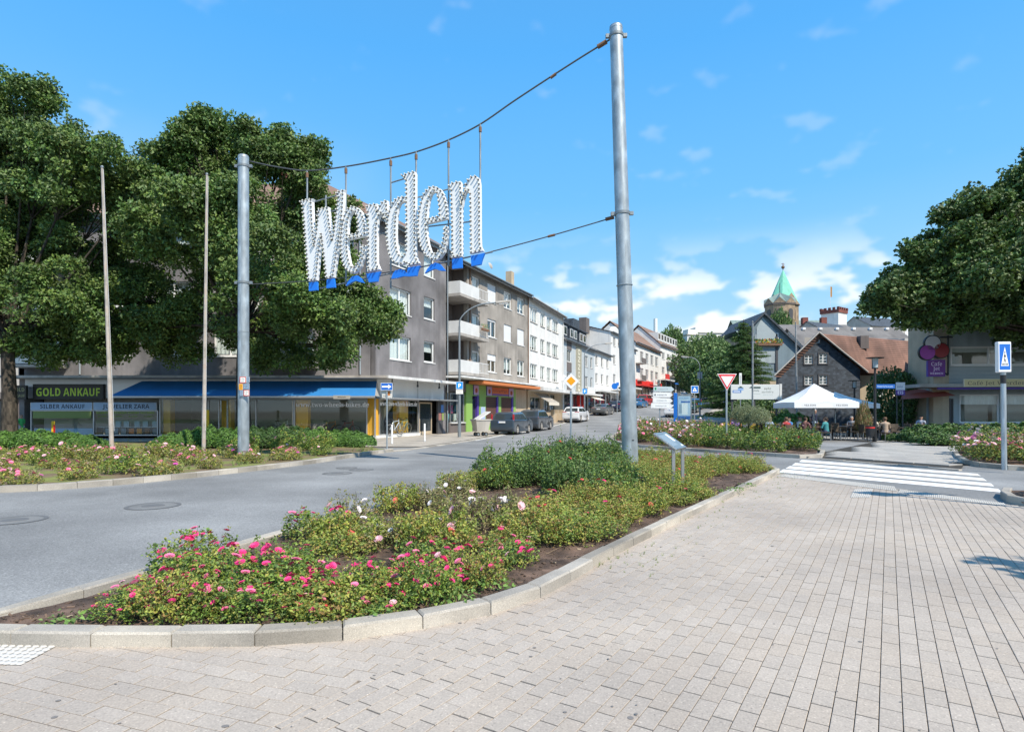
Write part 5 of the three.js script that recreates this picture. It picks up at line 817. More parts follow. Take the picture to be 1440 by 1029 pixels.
{ // abbey church tower and choir
  const D = 190, base = gy(D), X = xAt(1101, D), b = thing('church', 'stone abbey church with green copper spire above the town roofs', 'church', [X, base, -D]);
  const Y = y => yAt(y, D) - base, U = x => xAt(x, D) - X;
  const tw = U(1126.5) - U(1112.5), ty = Y(427), tc = [(U(1126.5) + U(1112.5)) / 2, -tw * 0.5];
  const arch = (w, h) => { const s = new THREE.Shape(); s.moveTo(-w / 2, 0); s.lineTo(w / 2, 0); s.lineTo(w / 2, h - w / 2); s.absarc(0, h - w / 2, w / 2, 0, Math.PI, false); return new THREE.ExtrudeGeometry(s, { depth: 0.15, bevelEnabled: false }); };
  // square tower, turned: one face to the right, one to the left
  const R = 0.62, half = 3.3, T = part(b, 'tower', uvm(bx(half * 2, ty + 4, half * 2, 0, (ty - 4) / 2, 0)), M.stone, [U(1109.5), 0, -4], [0, 0.3, 0]);
  for (const [rx, rz, ry] of [[0, half + 0.02, 0], [half + 0.02, 0, Math.PI / 2], [-half - 0.02, 0, -Math.PI / 2]]) {
    for (const k of [0]) part(T, 'belfry_window', arch(1.6, 6.2), M.frameDark, [rx + 0, ty - 10.5, rz], [0, ry, 0]);
    const gb = part(T, 'gable', uvm(new THREE.ExtrudeGeometry(new THREE.Shape([[-half, 0], [half, 0], [0, half * 1.1]].map(p => new THREE.Vector2(...p))), { depth: 0.6, bevelEnabled: false })), M.stone, [rx * 0.97, ty, rz * 0.97], [0, ry, 0]); 
    part(T, 'cornice', bx(half * 2 + 0.5, 0.45, 0.4), M.wallDark, [rx, ty - 0.1, rz], [0, ry, 0]); part(T, 'cornice', bx(half * 2 + 0.4, 0.4, 0.35), M.wallDark, [rx, ty - 12.2, rz], [0, ry, 0]);
  }
  { // folded copper spire: eight faces meeting the gables
    const tb = new TB(), hh = Y(374.5) - ty, tip = [0, hh, 0], gp2 = half * 1.1, Pk = [[0, gp2, half + 0.25], [half, 0, half], [half + 0.25, gp2, 0], [half, 0, -half], [0, gp2, -half - 0.25], [-half, 0, -half], [-half - 0.25, gp2, 0], [-half, 0, half]].map(([x, y, z]) => [x * 1.06, y, z * 1.06]);
    for (let i = 0; i < 8; i++) tb.tri(Pk[i], Pk[(i + 1) % 8], tip); const sp = part(T, 'spire', tb.geo(), M.copper, [0, ty, 0]); part(sp, 'cross', join([cyl(0.12, 0.1, 2.4, 0, hh - 0.3, 0, 8), new THREE.SphereGeometry(0.55, 12, 8).translate(0, hh + 0.7, 0), bx(1.2, 0.16, 0.16, 0, hh + 1.7, 0)]), M.rust);
  }
  // octagonal crossing tower with folded lead roof
  const ow = (U(1110) - U(1072)) / 2, oc = [(U(1110) + U(1072)) / 2, 3], oy = Y(431), oct = part(b, 'crossing_tower', uvm(new THREE.CylinderGeometry(ow * 1.08, ow * 1.08, oy + 4, 8, 1).rotateY(Math.PI / 8).translate(0, (oy - 4) / 2, 0)), M.stone, [oc[0], 0, oc[1]], [0, 0.35, 0]);
  const ri = ow * 1.08 * Math.cos(Math.PI / 8), sd = 2 * ow * 1.08 * Math.sin(Math.PI / 8);
  const rt = new TB(), ap = [0, Y(414) - oy, 0];
  for (let i = 0; i < 8; i++) { const a = i * Math.PI / 4, P = (r, t, y) => [Math.sin(a + t) * r, y, Math.cos(a + t) * r], gh = sd * 0.5; const c0 = P(ow * 1.13, -Math.PI / 8, 0), c1 = P(ow * 1.13, Math.PI / 8, 0), pk = P(ri * 1.05, 0, gh); rt.tri(c0, pk, ap); rt.tri(pk, c1, ap);
    part(oct, 'gable', uvm(new THREE.ExtrudeGeometry(new THREE.Shape([[-sd / 2, 0], [sd / 2, 0], [0, gh]].map(p => new THREE.Vector2(...p))), { depth: 0.4, bevelEnabled: false })), M.stone, [Math.sin(a) * ri * 0.98, oy, Math.cos(a) * ri * 0.98], [0, a, 0]);
    part(oct, 'window', arch(1.6, 3.2), M.frameDark, [Math.sin(a) * (ri + 0.02), oy - 5.0, Math.cos(a) * (ri + 0.02)], [0, a, 0]); part(oct, 'cornice', bx(sd + 0.2, 0.5, 0.4), M.wallDark, [Math.sin(a) * (ri + 0.05), oy - 0.2, Math.cos(a) * (ri + 0.05)], [0, a, 0]); }
  part(oct, 'roof', rt.geo(), M.lead, [0, oy, 0]);
  part(oct, 'weathercock', cyl(0.12, 0.08, 3.4, 0, Y(414) - 0.3, 0, 6), M.iron);
  part(b, 'nave', uvm(bx(34, Y(470), 14, 4, Y(470) / 2, -10)), M.stone); part(b, 'nave_roof', roofGeo(34, 14, 6, 0.4, 8), M.lead, [-13, Y(470), -3]);
}
{ // white tower with red battlements
  const D = 140, base = gy(D), X = xAt(1173, D), b = thing('battlement_tower', 'white square tower with red brick battlements and a brown flag', 'tower', [X, base, -D], 0.62), H = yAt(441, D) - base, hw = 2.0;
  const t = part(b, 'shaft', uvm(bx(hw * 2, H + 2, hw * 2, 0, H / 2 - 1, 0)), M.wallWhite);
  for (const [ry, s] of [[0, 0], [Math.PI / 2, 1], [-Math.PI / 2, -1]]) for (let i = -1; i <= 1; i++) part(t, 'window', bx(0.5, 1.5, 0.1), M.frameDark, s === 0 ? [i * 0.75, H - 4.0, hw + 0.01] : [s * (hw + 0.01), H - 4.0, i * 0.75], [0, ry, 0]);
  const cr = part(b, 'parapet', uvm(bx(hw * 2 + 0.4, 0.7, hw * 2 + 0.4, 0, H + 0.25, 0)), M.brickRed); for (let i = 0; i < 5; i++) for (const s of [-1, 1]) { part(cr, 'merlon', memo('merl', () => uvm(bx(0.55, 0.6, 0.35))), M.brickRed, [-hw + i * hw * 0.5, H + 0.9, s * (hw + 0.03)]); part(cr, 'merlon', memo('merl2', () => uvm(bx(0.35, 0.6, 0.55))), M.brickRed, [s * (hw + 0.03), H + 0.9, -hw + i * hw * 0.5]); }
  const fx = 1.6; const p = part(b, 'flagpole', cyl(0.04, 0.03, 6.4, fx, H + 0.6, -fx, 8), M.signWhite); const tb = new TB(); for (let i = 0; i < 4; i++) { const x0 = fx + i * 0.26, x1 = x0 + 0.26, z0 = Math.sin(i) * 0.12, z1 = Math.sin(i + 1) * 0.12; tb.quad([x0, H + 4.4, -fx + z0], [x1, H + 4.4, -fx + z1], [x1 + 0.05, H + 6.9, -fx + z1], [x0, H + 6.9, -fx + z0]); } part(p, 'flag', tb.geo(), std({ color: lin(0.36, 0.19, 0.06) }));
}
// roofs and houses between the church and the square, and white houses on the hill
function smallHouse(label, pxm, D, pyEave, pyRidge, w, depth, turnA, wall, roof, chim) {
  const base = gy(D), X = xAt(pxm, D), ev = yAt(pyEave, D) - base, rise = Math.max(0.6, yAt(pyRidge, D) - base - ev), b = thing('town_house', label, 'building', [X, base, -D], turnA);
  part(b, 'wall', uvm(bx(w, ev + 3, depth, 0, ev / 2 - 1.5, 0)), wall); part(b, 'roof', roofGeo(w, depth, rise, 0.5, 8), roof, [-w / 2, ev, depth / 2]);
  for (const s of [-1, 1]) part(b, 'gable', gableGeo(depth, rise, 0.3).rotateY(Math.PI / 2), wall, [s > 0 ? w / 2 - 0.3 : -w / 2, ev, depth / 2]);
  const n = Math.max(2, Math.round(w / 3)); for (let i = 0; i < n; i++) { const f = part(b, 'window', memo('shf', () => bx(1.25, 1.6, 0.1)), M.frame, [-w / 2 + w * (i + 0.5) / n, ev - 1.9, depth / 2 + 0.02]); part(f, 'pane', memo('shp', () => bx(1.0, 1.35, 0.06)), M.glassDark, [0, 0, 0.03]); }
  for (const c of chim || []) part(b, 'chimney', uvm(bx(1.1, 2.2, 0.9, c, ev + rise + 0.4, 0)), M.brickRed);
}
smallHouse('brown roofed house with two brick chimneys left of the battlement tower', 1140, 120, 472, 457, 14, 9, 0.0, M.wallPale, M.roofGrey, [-1.2, 2.6]);
smallHouse('dark roofed house beneath the battlement tower', 1158, 105, 474, 455, 9, 8, 0.5, M.wallPale, M.slate, []);
smallHouse('pale brown house below the church choir', 1124, 95, 478, 468, 9, 8, 0, M.brickTan, M.roofGrey, []);
smallHouse('grey roofed house peeping out behind the maple crown', 1226, 160, 462, 447, 12, 10, 0.3, M.wallPale, M.slate, []);
for (const [x, D, y0, w, h, l] of [[978, 330, 473, 15, 9, 'white flat roofed villa high on the wooded hill'], [992, 350, 470, 20, 7, 'long white flat roofed house on top of the wooded hill']]) {
  const base = gy(D) - 4, X = xAt(x, D), H = yAt(y0, D) - base, b = thing('hill_house', l, 'building', [X, base, -D], 0.2); part(b, 'wall', uvm(bx(w, H, 10, 0, H / 2, 0)), M.wallWhite); part(b, 'flat_roof', bx(w + 1, 0.5, 11, 0, H + 0.25, 0), M.wallPale); part(b, 'penthouse', bx(w * 0.4, 3, 6, -w * 0.2, H + 2, 0), M.wallWhite);
  for (let i = 0; i < 4; i++) for (let j = 0; j < 2; j++) part(b, 'window', memo('hlw', () => bx(2.2, 1.8, 0.1)), M.glassDark, [-w / 2 + w * (i + 0.5) / 4, H - 2 - j * 3.2, 5.02]);
}
{ const D = 260, base = gy(D), X = xAt(922, D), H = yAt(448, D) - base, o = thing('radio_mast', 'slim radio mast with white antenna cylinder above the roofs', 'mast', [X, base, -D]); const L = []; for (let i = 0; i < 3; i++) { const a = i * tau / 3; L.push(bar([Math.cos(a) * 0.6, 0, Math.sin(a) * 0.6], [Math.cos(a) * 0.6, H - 6, Math.sin(a) * 0.6], 0.1)); for (let k = 0; k < 14; k++) L.push(bar([Math.cos(a) * 0.6, k * (H - 6) / 14, Math.sin(a) * 0.6], [Math.cos(a + tau / 3) * 0.6, (k + 1) * (H - 6) / 14, Math.sin(a + tau / 3) * 0.6], 0.06)); } part(o, 'lattice', join(L), M.steel); part(o, 'antenna', cyl(0.85, 0.85, 6, 0, H - 6, 0, 14), M.signWhite); }
{ // slate turret house in the trees at the head of the street
  const D = 190, base = gy(D), X = xAt(964, D), o = thing('turret_house', 'slate turret with pointed roof among the trees at the street end', 'building', [X, base, -D]), H = yAt(511, D) - base; part(o, 'wall', uvm(new THREE.CylinderGeometry(5, 5, H + 3, 8).translate(0, H / 2 - 1.5, 0)), M.slate); part(o, 'roof', new THREE.ConeGeometry(5.6, yAt(482, D) - base - H, 8).translate(0, H + (yAt(482, D) - base - H) / 2, 0), M.roofGrey);
}
// ================================================================ the lettered sign between its two poles
const polL = gp(342, 645, 0.09), polR = gp(887, 661, 0.09);
function bigPole(name, label, [X, D], h, r0, r1, lean, clamps, capMat) {
  const o = thing(name, label, 'pole', [X, 0.05, -D]); o.rotation.z = lean;
  const b = part(o, 'shaft', uvm(new THREE.CylinderGeometry(r1, r0, h, 40, 1).translate(0, h / 2, 0), 1), M.galv);
  { const g = new THREE.CylinderGeometry(r1, r0, h, 40, 12).translate(0, h / 2, 0), uv = g.attributes.uv; for (let i = 0; i < uv.count; i++) uv.setXY(i, uv.getX(i) * 1.2, uv.getY(i) * h * 0.55); b.geometry = g; }
  part(o, 'cap', join([cyl(r1 * 1.03, r1 * 0.98, 0.06, 0, h - 0.01, 0, 40), new THREE.SphereGeometry(r1, 24, 6, 0, tau, 0, Math.PI / 2).scale(1, 0.3, 1).translate(0, h + 0.05, 0)]), M.galv);
  for (const c of clamps) part(o, 'clamp', join([cyl(mix(r0, r1, c / h) + 0.02, mix(r0, r1, c / h) + 0.02, 0.07, 0, c, 0, 40), bx(0.1, 0.09, 0.08, mix(r0, r1, c / h) + 0.06, c + 0.035, 0), bx(0.1, 0.09, 0.08, -mix(r0, r1, c / h) - 0.06, c + 0.035, 0)]), M.galvDark);
  part(o, 'base_collar', cyl(r0 * 1.02, r0 * 1.02, 0.02, 0, h * 0.42, 0, 40), M.galv);
  return o;
}
{
  const hR = yAt(40, polR[1]) - 0.05, o = bigPole('steel_pole', 'tall thick galvanised steel pole leaning over the rose island', polR, hR, 0.205, 0.165, 0.033, [hR - 0.22, yAt(302, polR[1]) - 0.05]);
  part(o, 'hatch', join([bx(0.05, 0.02, 0.02, 0.05, yAt(621, polR[1]), 0.2)]), M.black);
  part(o, 'foundation', uvm(bx(1.1, 0.1, 0.9, 0.45, 0.05, -0.35)), M.concrete);
}
{
  const hL = yAt(222, polL[1]) - 0.05, o = bigPole('steel_pole', 'thick galvanised steel pole on the verge carrying small hydrant plates', polL, hL, 0.172, 0.165, 0, [hL - 0.3, yAt(399, polL[1]) - 0.05]);
  part(o, 'band', cyl(0.175, 0.175, 0.03, 0, yAt(470, polL[1]), 0, 32), M.galvDark);
  const D = polL[1], pl = (x0, x1, y0, y1, bg, bd, seed) => { const w = (x1 - x0) * D / FL, h = (y1 - y0) * D / FL, X = xAt((x0 + x1) / 2, D) - polL[0], Y = yAt((y0 + y1) / 2, D) - 0.05, q = part(o, 'plate', rbx(w, h, 0.015, 0.005), M.signWhite, [X, Y, 0.21]); part(q, 'print', face(w * 0.98, h * 0.98), printMat(64, 64, (c, W, H) => { c.fillStyle = bd; c.fillRect(0, 0, W, H); c.fillStyle = bg; c.fillRect(7, 7, W - 14, H - 14); scribble(c, 14, 14, 36, 16, '#44494f', 3); scribble(c, 18, 36, 28, 14, '#44494f', 2); }), [0, 0, 0.01]); };
  pl(341, 350, 530, 539, '#f2f0ea', '#c43b36', 1); pl(340, 345.5, 540, 548.5, '#e9a21f', '#e9a21f', 2); pl(346.5, 354.5, 548.5, 557, '#f2f0ea', '#c43b36', 3); pl(346, 354.5, 540, 547.5, '#8fa5bb', '#6f88a3', 4); pl(350.8, 354.8, 530.5, 538, '#8fa5bb', '#6f88a3', 5); pl(341, 345.8, 549, 557, '#8fa5bb', '#6f88a3', 6);
}
{
  const R0 = [polR[0] - 0.22, polR[1]], mid = [(polL[0] + R0[0]) / 2, (polL[1] + R0[1]) / 2];
  const sign = thing('lettered_sign', 'white bulb lined werden lettering hanging between two steel poles', 'sign', [mid[0], 6, -mid[1]]);
  const F = facade(sign, polL, [R0[0] - polL[0], R0[1] - polL[1]]);
  const Z4 = ([x, y]) => [400 + x / 5.144, 220 + y / 5.144], Z5 = ([x, y]) => [540 + x / 5.719, 220 + y / 5.719];
  const pt = p => { const u = F.u(p[0]); return [u, F.v(p[0], p[1])]; };
  const letters = [
    ['letter_w', Z4, [[106, 328], [130, 317], [205, 304], [196, 325], [203, 480], [213, 650], [224, 560], [236, 470], [243, 392], [240, 380], [316, 364], [318, 400], [330, 500], [343, 610], [352, 560], [366, 450], [378, 360], [386, 285], [366, 262], [400, 248], [434, 238], [428, 256], [422, 380], [408, 520], [380, 700], [354, 872], [300, 882], [284, 740], [266, 560], [250, 700], [230, 893], [172, 900], [160, 760], [148, 600], [138, 460], [128, 345]], []],
    ['letter_e', Z4, [[584, 574], [584, 500], [572, 440], [552, 392], [522, 366], [490, 358], [456, 376], [432, 418], [414, 490], [404, 580], [404, 670], [412, 740], [430, 796], [458, 832], [492, 845], [526, 828], [552, 790], [570, 735], [582, 690], [584, 640], [552, 650], [550, 690], [538, 745], [516, 788], [492, 800], [472, 770], [460, 712], [455, 650], [455, 600], [520, 588]], [[[458, 568], [455, 520], [462, 460], [474, 418], [490, 398], [508, 402], [520, 430], [528, 480], [528, 552]]]],
    ['letter_r', Z4, [[586, 368], [606, 350], [640, 344], [668, 340], [668, 400], [676, 380], [690, 345], [712, 322], [742, 316], [744, 380], [742, 450], [728, 474], [716, 450], [708, 412], [692, 412], [676, 450], [668, 510], [667, 650], [668, 770], [688, 815], [596, 832], [604, 790], [602, 600], [600, 440], [598, 390]], []],
    ['letter_d', Z5, [[136, 146], [160, 150], [172, 138], [206, 128], [243, 118], [252, 134], [252, 400], [252, 700], [254, 800], [284, 858], [230, 868], [180, 876], [176, 850], [150, 866], [110, 868], [68, 848], [42, 800], [26, 730], [18, 640], [18, 560], [28, 480], [46, 410], [72, 362], [104, 332], [140, 320], [174, 326], [174, 240], [170, 176], [150, 168]], [[[172, 372], [150, 362], [128, 374], [112, 412], [102, 470], [96, 540], [94, 620], [98, 700], [110, 760], [130, 796], [154, 800], [172, 770], [176, 700], [176, 500]]]],
    ['letter_e', Z5, [[512, 498], [512, 440], [502, 370], [482, 304], [452, 258], [412, 238], [370, 244], [330, 278], [304, 330], [284, 410], [270, 500], [268, 580], [276, 660], [296, 734], [330, 796], [372, 828], [410, 834], [452, 812], [484, 766], [504, 690], [514, 620], [514, 562], [480, 562], [478, 630], [464, 706], [436, 762], [404, 784], [376, 760], [356, 700], [346, 630], [342, 540], [430, 518]], [[[344, 498], [350, 430], [362, 350], [380, 298], [402, 280], [420, 296], [432, 340], [440, 400], [442, 476]]]],
    ['letter_n', Z5, [[516, 240], [538, 214], [576, 204], [614, 196], [620, 214], [620, 380], [632, 310], [648, 240], [672, 186], [702, 160], [736, 152], [764, 172], [772, 220], [774, 400], [774, 640], [778, 720], [798, 756], [746, 768], [688, 780], [694, 740], [692, 560], [690, 380], [686, 300], [674, 272], [656, 290], [640, 340], [626, 410], [624, 560], [626, 800], [540, 812], [546, 770], [542, 560], [538, 360], [532, 262]], []],
  ];
  const jit = rng(77), bulbG = () => null;
  for (const [name, Z, out, holes] of letters) {
    const P = out.map(p => pt(Z(p))), Hs = holes.map(h => h.map(p => pt(Z(p)))), s = new THREE.Shape(P.map(p => new THREE.Vector2(...p))); for (const h of Hs) s.holes.push(new THREE.Path(h.map(p => new THREE.Vector2(...p))));
    const g = new THREE.ExtrudeGeometry(s, { depth: 0.13, bevelEnabled: false }).translate(0, 0, -0.13), L = F.part(name, g, M.letterWhite, 0, 0, 0);
    const S = [], B = [], ring = (poly, d) => { if (area(poly) < 0) poly = [...poly].reverse(); const Q = inset(poly, d); let acc = 0.05; for (let i = 0; i < Q.length; i++) { const a = Q[i], b = Q[(i + 1) % Q.length], l = Math.hypot(b[0] - a[0], b[1] - a[1]); while (acc < l) { const t = acc / l, x = mix(a[0], b[0], t), y = mix(a[1], b[1], t); S.push(new THREE.CylinderGeometry(0.02, 0.024, 0.06, 7).rotateX(Math.PI / 2).translate(x, y, 0.03)); B.push(new THREE.SphereGeometry(0.024, 8, 6).translate(x, y, 0.08)); acc += 0.128; } acc -= l; } };
    ring(P, 0.028); for (const h of Hs) ring(h, -0.028);
    part(L, 'bulbs', join(B), M.bulb).userData.kind = 'stuff'; part(L, 'sockets', join(S), M.socket).userData.kind = 'stuff';
  }
  const waves = [[Z4, [[172, 908], [230, 904], [232, 964], [172, 972]]], [Z4, [[302, 888], [352, 881], [360, 944], [298, 951]]], [Z4, [[440, 935], [458, 895], [490, 864], [520, 858], [545, 876], [570, 912], [540, 906], [510, 896], [480, 908]]], [Z4, [[588, 846], [690, 829], [674, 870], [668, 902], [606, 908]]], [Z5, [[55, 981], [64, 944], [88, 914], [124, 904], [154, 912], [182, 940], [186, 890], [286, 874], [266, 920], [258, 956], [200, 962], [150, 960], [100, 975]]], [Z5, [[324, 938], [344, 902], [376, 866], [412, 850], [448, 864], [490, 916], [450, 916], [404, 900], [360, 918]]], [Z5, [[545, 821], [622, 812], [624, 893], [545, 901]]], [Z5, [[695, 796], [806, 774], [786, 826], [776, 866], [700, 879]]]];
  for (const [Z, q] of waves) F.part('wave', new THREE.ExtrudeGeometry(new THREE.Shape(q.map(p => new THREE.Vector2(...pt(Z(p))))), { depth: 0.08, bevelEnabled: false }).translate(0, 0, -0.1), M.waveBlue);
  const Q = (x, y, out = -0.16) => { const p = pt([x, y]); return [p[0], p[1], out]; };
  const rod = (a, b, r = 0.022) => F.part('rail', bar(Q(...a), Q(...b), r), M.galvDark);
  rod([438, 281], [480, 269]); rod([438, 300], [478, 291]); rod([546, 254], [572, 246]); rod([583, 275], [668, 252]); rod([445, 404], [690, 352]); rod([583, 318], [668, 308]); rod([529, 327], [545, 325]);
  for (const [x, y0, y1] of [[427, 237, 282], [482, 231, 400], [545.5, 219, 404], [581.5, 210, 243], [627.5, 193, 372], [672.5, 171, 262], [511.5, 345, 395], [453.5, 272, 300]]) F.part('hanger', bar(Q(x, y0), Q(x, y1), 0.028), M.galvDark);
  for (const [x, y] of [[427, 240], [482, 234], [545.5, 223], [581.5, 214], [627.5, 197], [672.5, 175]]) F.part('turnbuckle', bar(Q(x, y), Q(x, y + 7), 0.045), M.rust);
  sign.children.forEach(m => { });
  const C = thing('cable', 'sagging steel cable carrying the lettered sign from pole top to pole top', 'cable', [mid[0], 6, -mid[1]]), FC = facade(C, polL, [R0[0] - polL[0], R0[1] - polL[1]]);
  FC.part('rope', tube([[346, 224], [385, 232], [427, 237], [482, 231], [545, 219], [582, 210], [628, 193], [672, 171], [720, 138], [770, 105], [815, 76], [857, 50]].map(p => Q(...p, -0.16)), 0.022, 90, 6), M.iron);
  FC.part('shackle', join([bar(Q(839, 61, -0.16), Q(852, 53, -0.16), 0.06), bar(Q(772, 105, -0.16), Q(780, 99, -0.16), 0.04)]), M.rust);
  const C2 = thing('cable', 'thin lower stay cable running behind the letters to the leaning pole', 'cable', [mid[0], 4, -mid[1]]), FD = facade(C2, polL, [R0[0] - polL[0], R0[1] - polL[1]]);
  FD.part('rope', tube([[346, 398], [440, 392], [545, 380], [620, 367], [680, 353], [770, 329], [862, 302]].map(p => Q(...p, -0.2)), 0.016, 60, 6), M.iron);
  FD.part('shackle', bar(Q(768, 329.5, -0.2), Q(778, 327, -0.2), 0.035), M.rust); FD.part('shackle', bar(Q(850, 305, -0.2), Q(862, 302, -0.2), 0.05), M.rust);
}
// ---------------------------------------------------------------- flagpoles
function flagpole(label, [X, D], top, r0, r1, leanX, mat, g) { const o = thing('flagpole', label, 'flagpole', [X, 0.03 + gy(D), -D], 0, g); const a = [leanX, top, 0]; part(o, 'shaft', uvm(bar([0, 0, 0], a, r0, r1, 14)), mat); part(o, 'truck', new THREE.SphereGeometry(r1 * 1.4, 12, 8).translate(...a), M.galvDark); part(o, 'halyard', bar([r0 + 0.01, 0.9, 0.02], [leanX + r1 + 0.02, top - 0.1, 0.02], 0.006), M.signWhite); return o; }
{ const a = gp(157, 640, 0.08), b = gp(286, 638, 0.08); flagpole('weathered pale flagpole leaning left in front of the gold shop', a, yAt(236, a[1]), 0.075, 0.04, xAt(143, a[1]) - a[0], M.poleWood); flagpole('weathered pale flagpole in front of the blue awning', b, yAt(246, b[1]), 0.072, 0.035, xAt(290.5, b[1]) - b[0], M.poleWood); }
{ flagpole('thin grey flagpole in front of the blue grey gable', [xAt(1058.5, 40), 40], yAt(453, 40), 0.06, 0.045, 0, M.galvDark); flagpole('thin grey flagpole in front of the slate house gable', [xAt(1121, 44), 44], yAt(454, 44), 0.06, 0.04, -0.1, M.galvDark); }
// ---------------------------------------------------------------- traffic signs
function signPost(name, label, [X, D], h, r = 0.03, mat = M.galv, turn = 0, y0 = 0.03) { const o = thing(name, label, 'sign', [X, y0 + gy(D), -D], turn); part(o, 'post', cyl(r, r, h, 0, 0, 0, 14), mat); return o; }
function plate(o, name, w, h, y, tx, r = 0.03, z = 0.045, x = 0) { const p = part(o, name, rbx(w, h, 0.02, r, 0, 0, 0), M.signBack, [x, y, z]); part(p, 'print', face(w * 0.985, h * 0.985), tx, [0, 0, 0.0125]); return p; }
{ // priority road
  const D = 19.6, o = signPost('priority_sign', 'yellow and white diamond priority road sign behind the rose island', [xAt(803, D), D], yAt(552, D), 0.035), s = 0.62;
  const dia = (k, m, z) => part(o, 'diamond', new THREE.ExtrudeGeometry(new THREE.Shape([[0, k], [k, 0], [0, -k], [-k, 0]].map(p => new THREE.Vector2(...p))), { depth: 0.012, bevelEnabled: false }), m, [0, yAt(537, D), z]);
  dia(0.275, M.signBack, 0.03); dia(0.267, M.signWhite, 0.034); dia(0.152, std({ color: lin(0.85, 0.36, 0.005), roughness: 0.4 }), 0.038); part(o, 'cap', cyl(0.04, 0.03, 0.03, 0, yAt(552, D), 0, 12), M.galvDark);
}
{ // give way
  const D = 25.6, o = signPost('yield_sign', 'red and white yield triangle on a thin post beside the rose bed', [xAt(1022, D), D], yAt(530, D), 0.04), Y = yAt(537, D);
  const tri = (k, m, z) => part(o, 'triangle', new THREE.ExtrudeGeometry(new THREE.Shape([[-k * 0.5, k * 0.36], [k * 0.5, k * 0.36], [0, -k * 0.505]].map(p => new THREE.Vector2(...p))), { depth: 0.012, bevelEnabled: true, bevelSize: 0.02, bevelThickness: 0.002, bevelSegments: 1 }), m, [0, Y + 0.02, z]);
  tri(0.80, M.signWhite, 0.045); tri(0.72, std({ color: lin(0.72, 0.02, 0.035), roughness: 0.4 }), 0.051); tri(0.50, M.signWhite, 0.058);
}
const zebraTex = printMat(256, 256, (c, w, h) => { c.fillStyle = '#f4f6f8'; c.fillRect(0, 0, w, h); c.fillStyle = '#1c6fd0'; c.fillRect(16, 16, w - 32, h - 32); c.fillStyle = '#fff'; c.beginPath(); c.moveTo(w / 2, 38); c.lineTo(w - 46, h - 50); c.lineTo(46, h - 50); c.fill(); c.fillStyle = '#1a1d22'; c.beginPath(); c.arc(w / 2, 88, 10, 0, 7); c.fill(); c.lineWidth = 13; c.strokeStyle = '#1a1d22'; c.beginPath(); c.moveTo(w / 2, 98); c.lineTo(w / 2 - 2, 140); c.lineTo(w / 2 - 22, 176); c.moveTo(w / 2 - 2, 140); c.lineTo(w / 2 + 20, 176); c.moveTo(w / 2 - 20, 128); c.lineTo(w / 2, 108); c.lineTo(w / 2 + 20, 128); c.stroke(); for (let i = 0; i < 5; i++) c.fillRect(62 + i * 28, 182, 17, 18); });
{ // lit crossing sign box on the right
  const P = gp(1413, 660, 0.09), D = P[1], o = signPost('crossing_sign', 'blue zebra crossing sign box on galvanised post in the rose planter before the cafe', P, yAt(523, D) - 0.1, 0.06, M.galv, 0, 0.08); o.rotation.z = 0.012;
  const q = part(o, 'sign_box', rbx(0.36, 0.8, 0.11, 0.02), M.signWhite, [0, yAt(501, D) - 0.1, 0], [0, 0.05, 0]); part(q, 'print', face(0.34, 0.77), zebraTex, [0, 0, 0.058]); part(o, 'sticker', cyl(0.064, 0.064, 0.22, 0, yAt(538, D) - 0.1, 0, 14), M.black);
  // its twin on this side of the road, just outside the picture on the right: its shadow lies on the paving
  const t = signPost('crossing_sign', 'blue zebra crossing sign box on the paved near side of the crossing', [8.75, 9.2], 3.0, 0.05, M.galv, 0.2); const q2 = part(t, 'sign_box', rbx(0.6, 0.62, 0.2, 0.03), M.signWhite, [0, 3.2, 0]); part(q2, 'print', face(0.57, 0.57), zebraTex, [0, 0, 0.103]);
  plate(t, 'name_plate', 0.9, 0.45, 3.0, std({ color: lin(0.7, 0.7, 0.72) }), 0.02, 0.0, 0.85); part(t, 'bracket', bar([0.04, 3.0, 0], [0.5, 3.0, 0], 0.02), M.galvDark);
}
{ const P = [xAt(977, 56), 56], o = signPost('crossing_sign', 'blue warning triangle sign over the pavement beside the poster case', P, 3.9, 0.04), Y = yAt(547.5, 56) - gy(56) - 0.03; plate(o, 'plate', 0.72, 0.72, Y, printMat(128, 128, (c, w, h) => { c.fillStyle = '#eef4fa'; c.fillRect(0, 0, w, h); c.fillStyle = '#1477d4'; c.fillRect(8, 8, w - 16, h - 16); c.fillStyle = '#fff'; c.beginPath(); c.moveTo(64, 22); c.lineTo(104, 98); c.lineTo(24, 98); c.fill(); c.strokeStyle = '#7a5a50'; c.lineWidth = 6; c.beginPath(); c.moveTo(64, 52); c.lineTo(60, 90); c.moveTo(64, 52); c.lineTo(74, 90); c.stroke(); })); }
{ const P = gp(544, 631, 0.05), D = P[1], o = signPost('one_way_sign', 'blue one way arrow sign on thin post at the shop corner', P, yAt(541, D), 0.03); plate(o, 'arrow_plate', 0.5, 0.31, yAt(544.6, D), printMat(256, 160, (c, w, h) => { c.fillStyle = '#eef4fa'; c.fillRect(0, 0, w, h); c.fillStyle = '#1266c8'; c.fillRect(7, 7, w - 14, h - 14); c.fillStyle = '#fff'; c.fillRect(24, 62, 150, 36); c.beginPath(); c.moveTo(160, 30); c.lineTo(232, 80); c.lineTo(160, 130); c.fill(); }), 0.01); plate(o, 'notice', 0.44, 0.32, yAt(555, D), printMat(96, 64, (c, w, h) => { c.fillStyle = '#d4d2cc'; c.fillRect(0, 0, w, h); c.fillStyle = '#c8742a'; c.fillRect(52, 8, 24, 36); scribble(c, 10, 40, 50, 14, '#555', 5); }), 0.01, -0.05); }
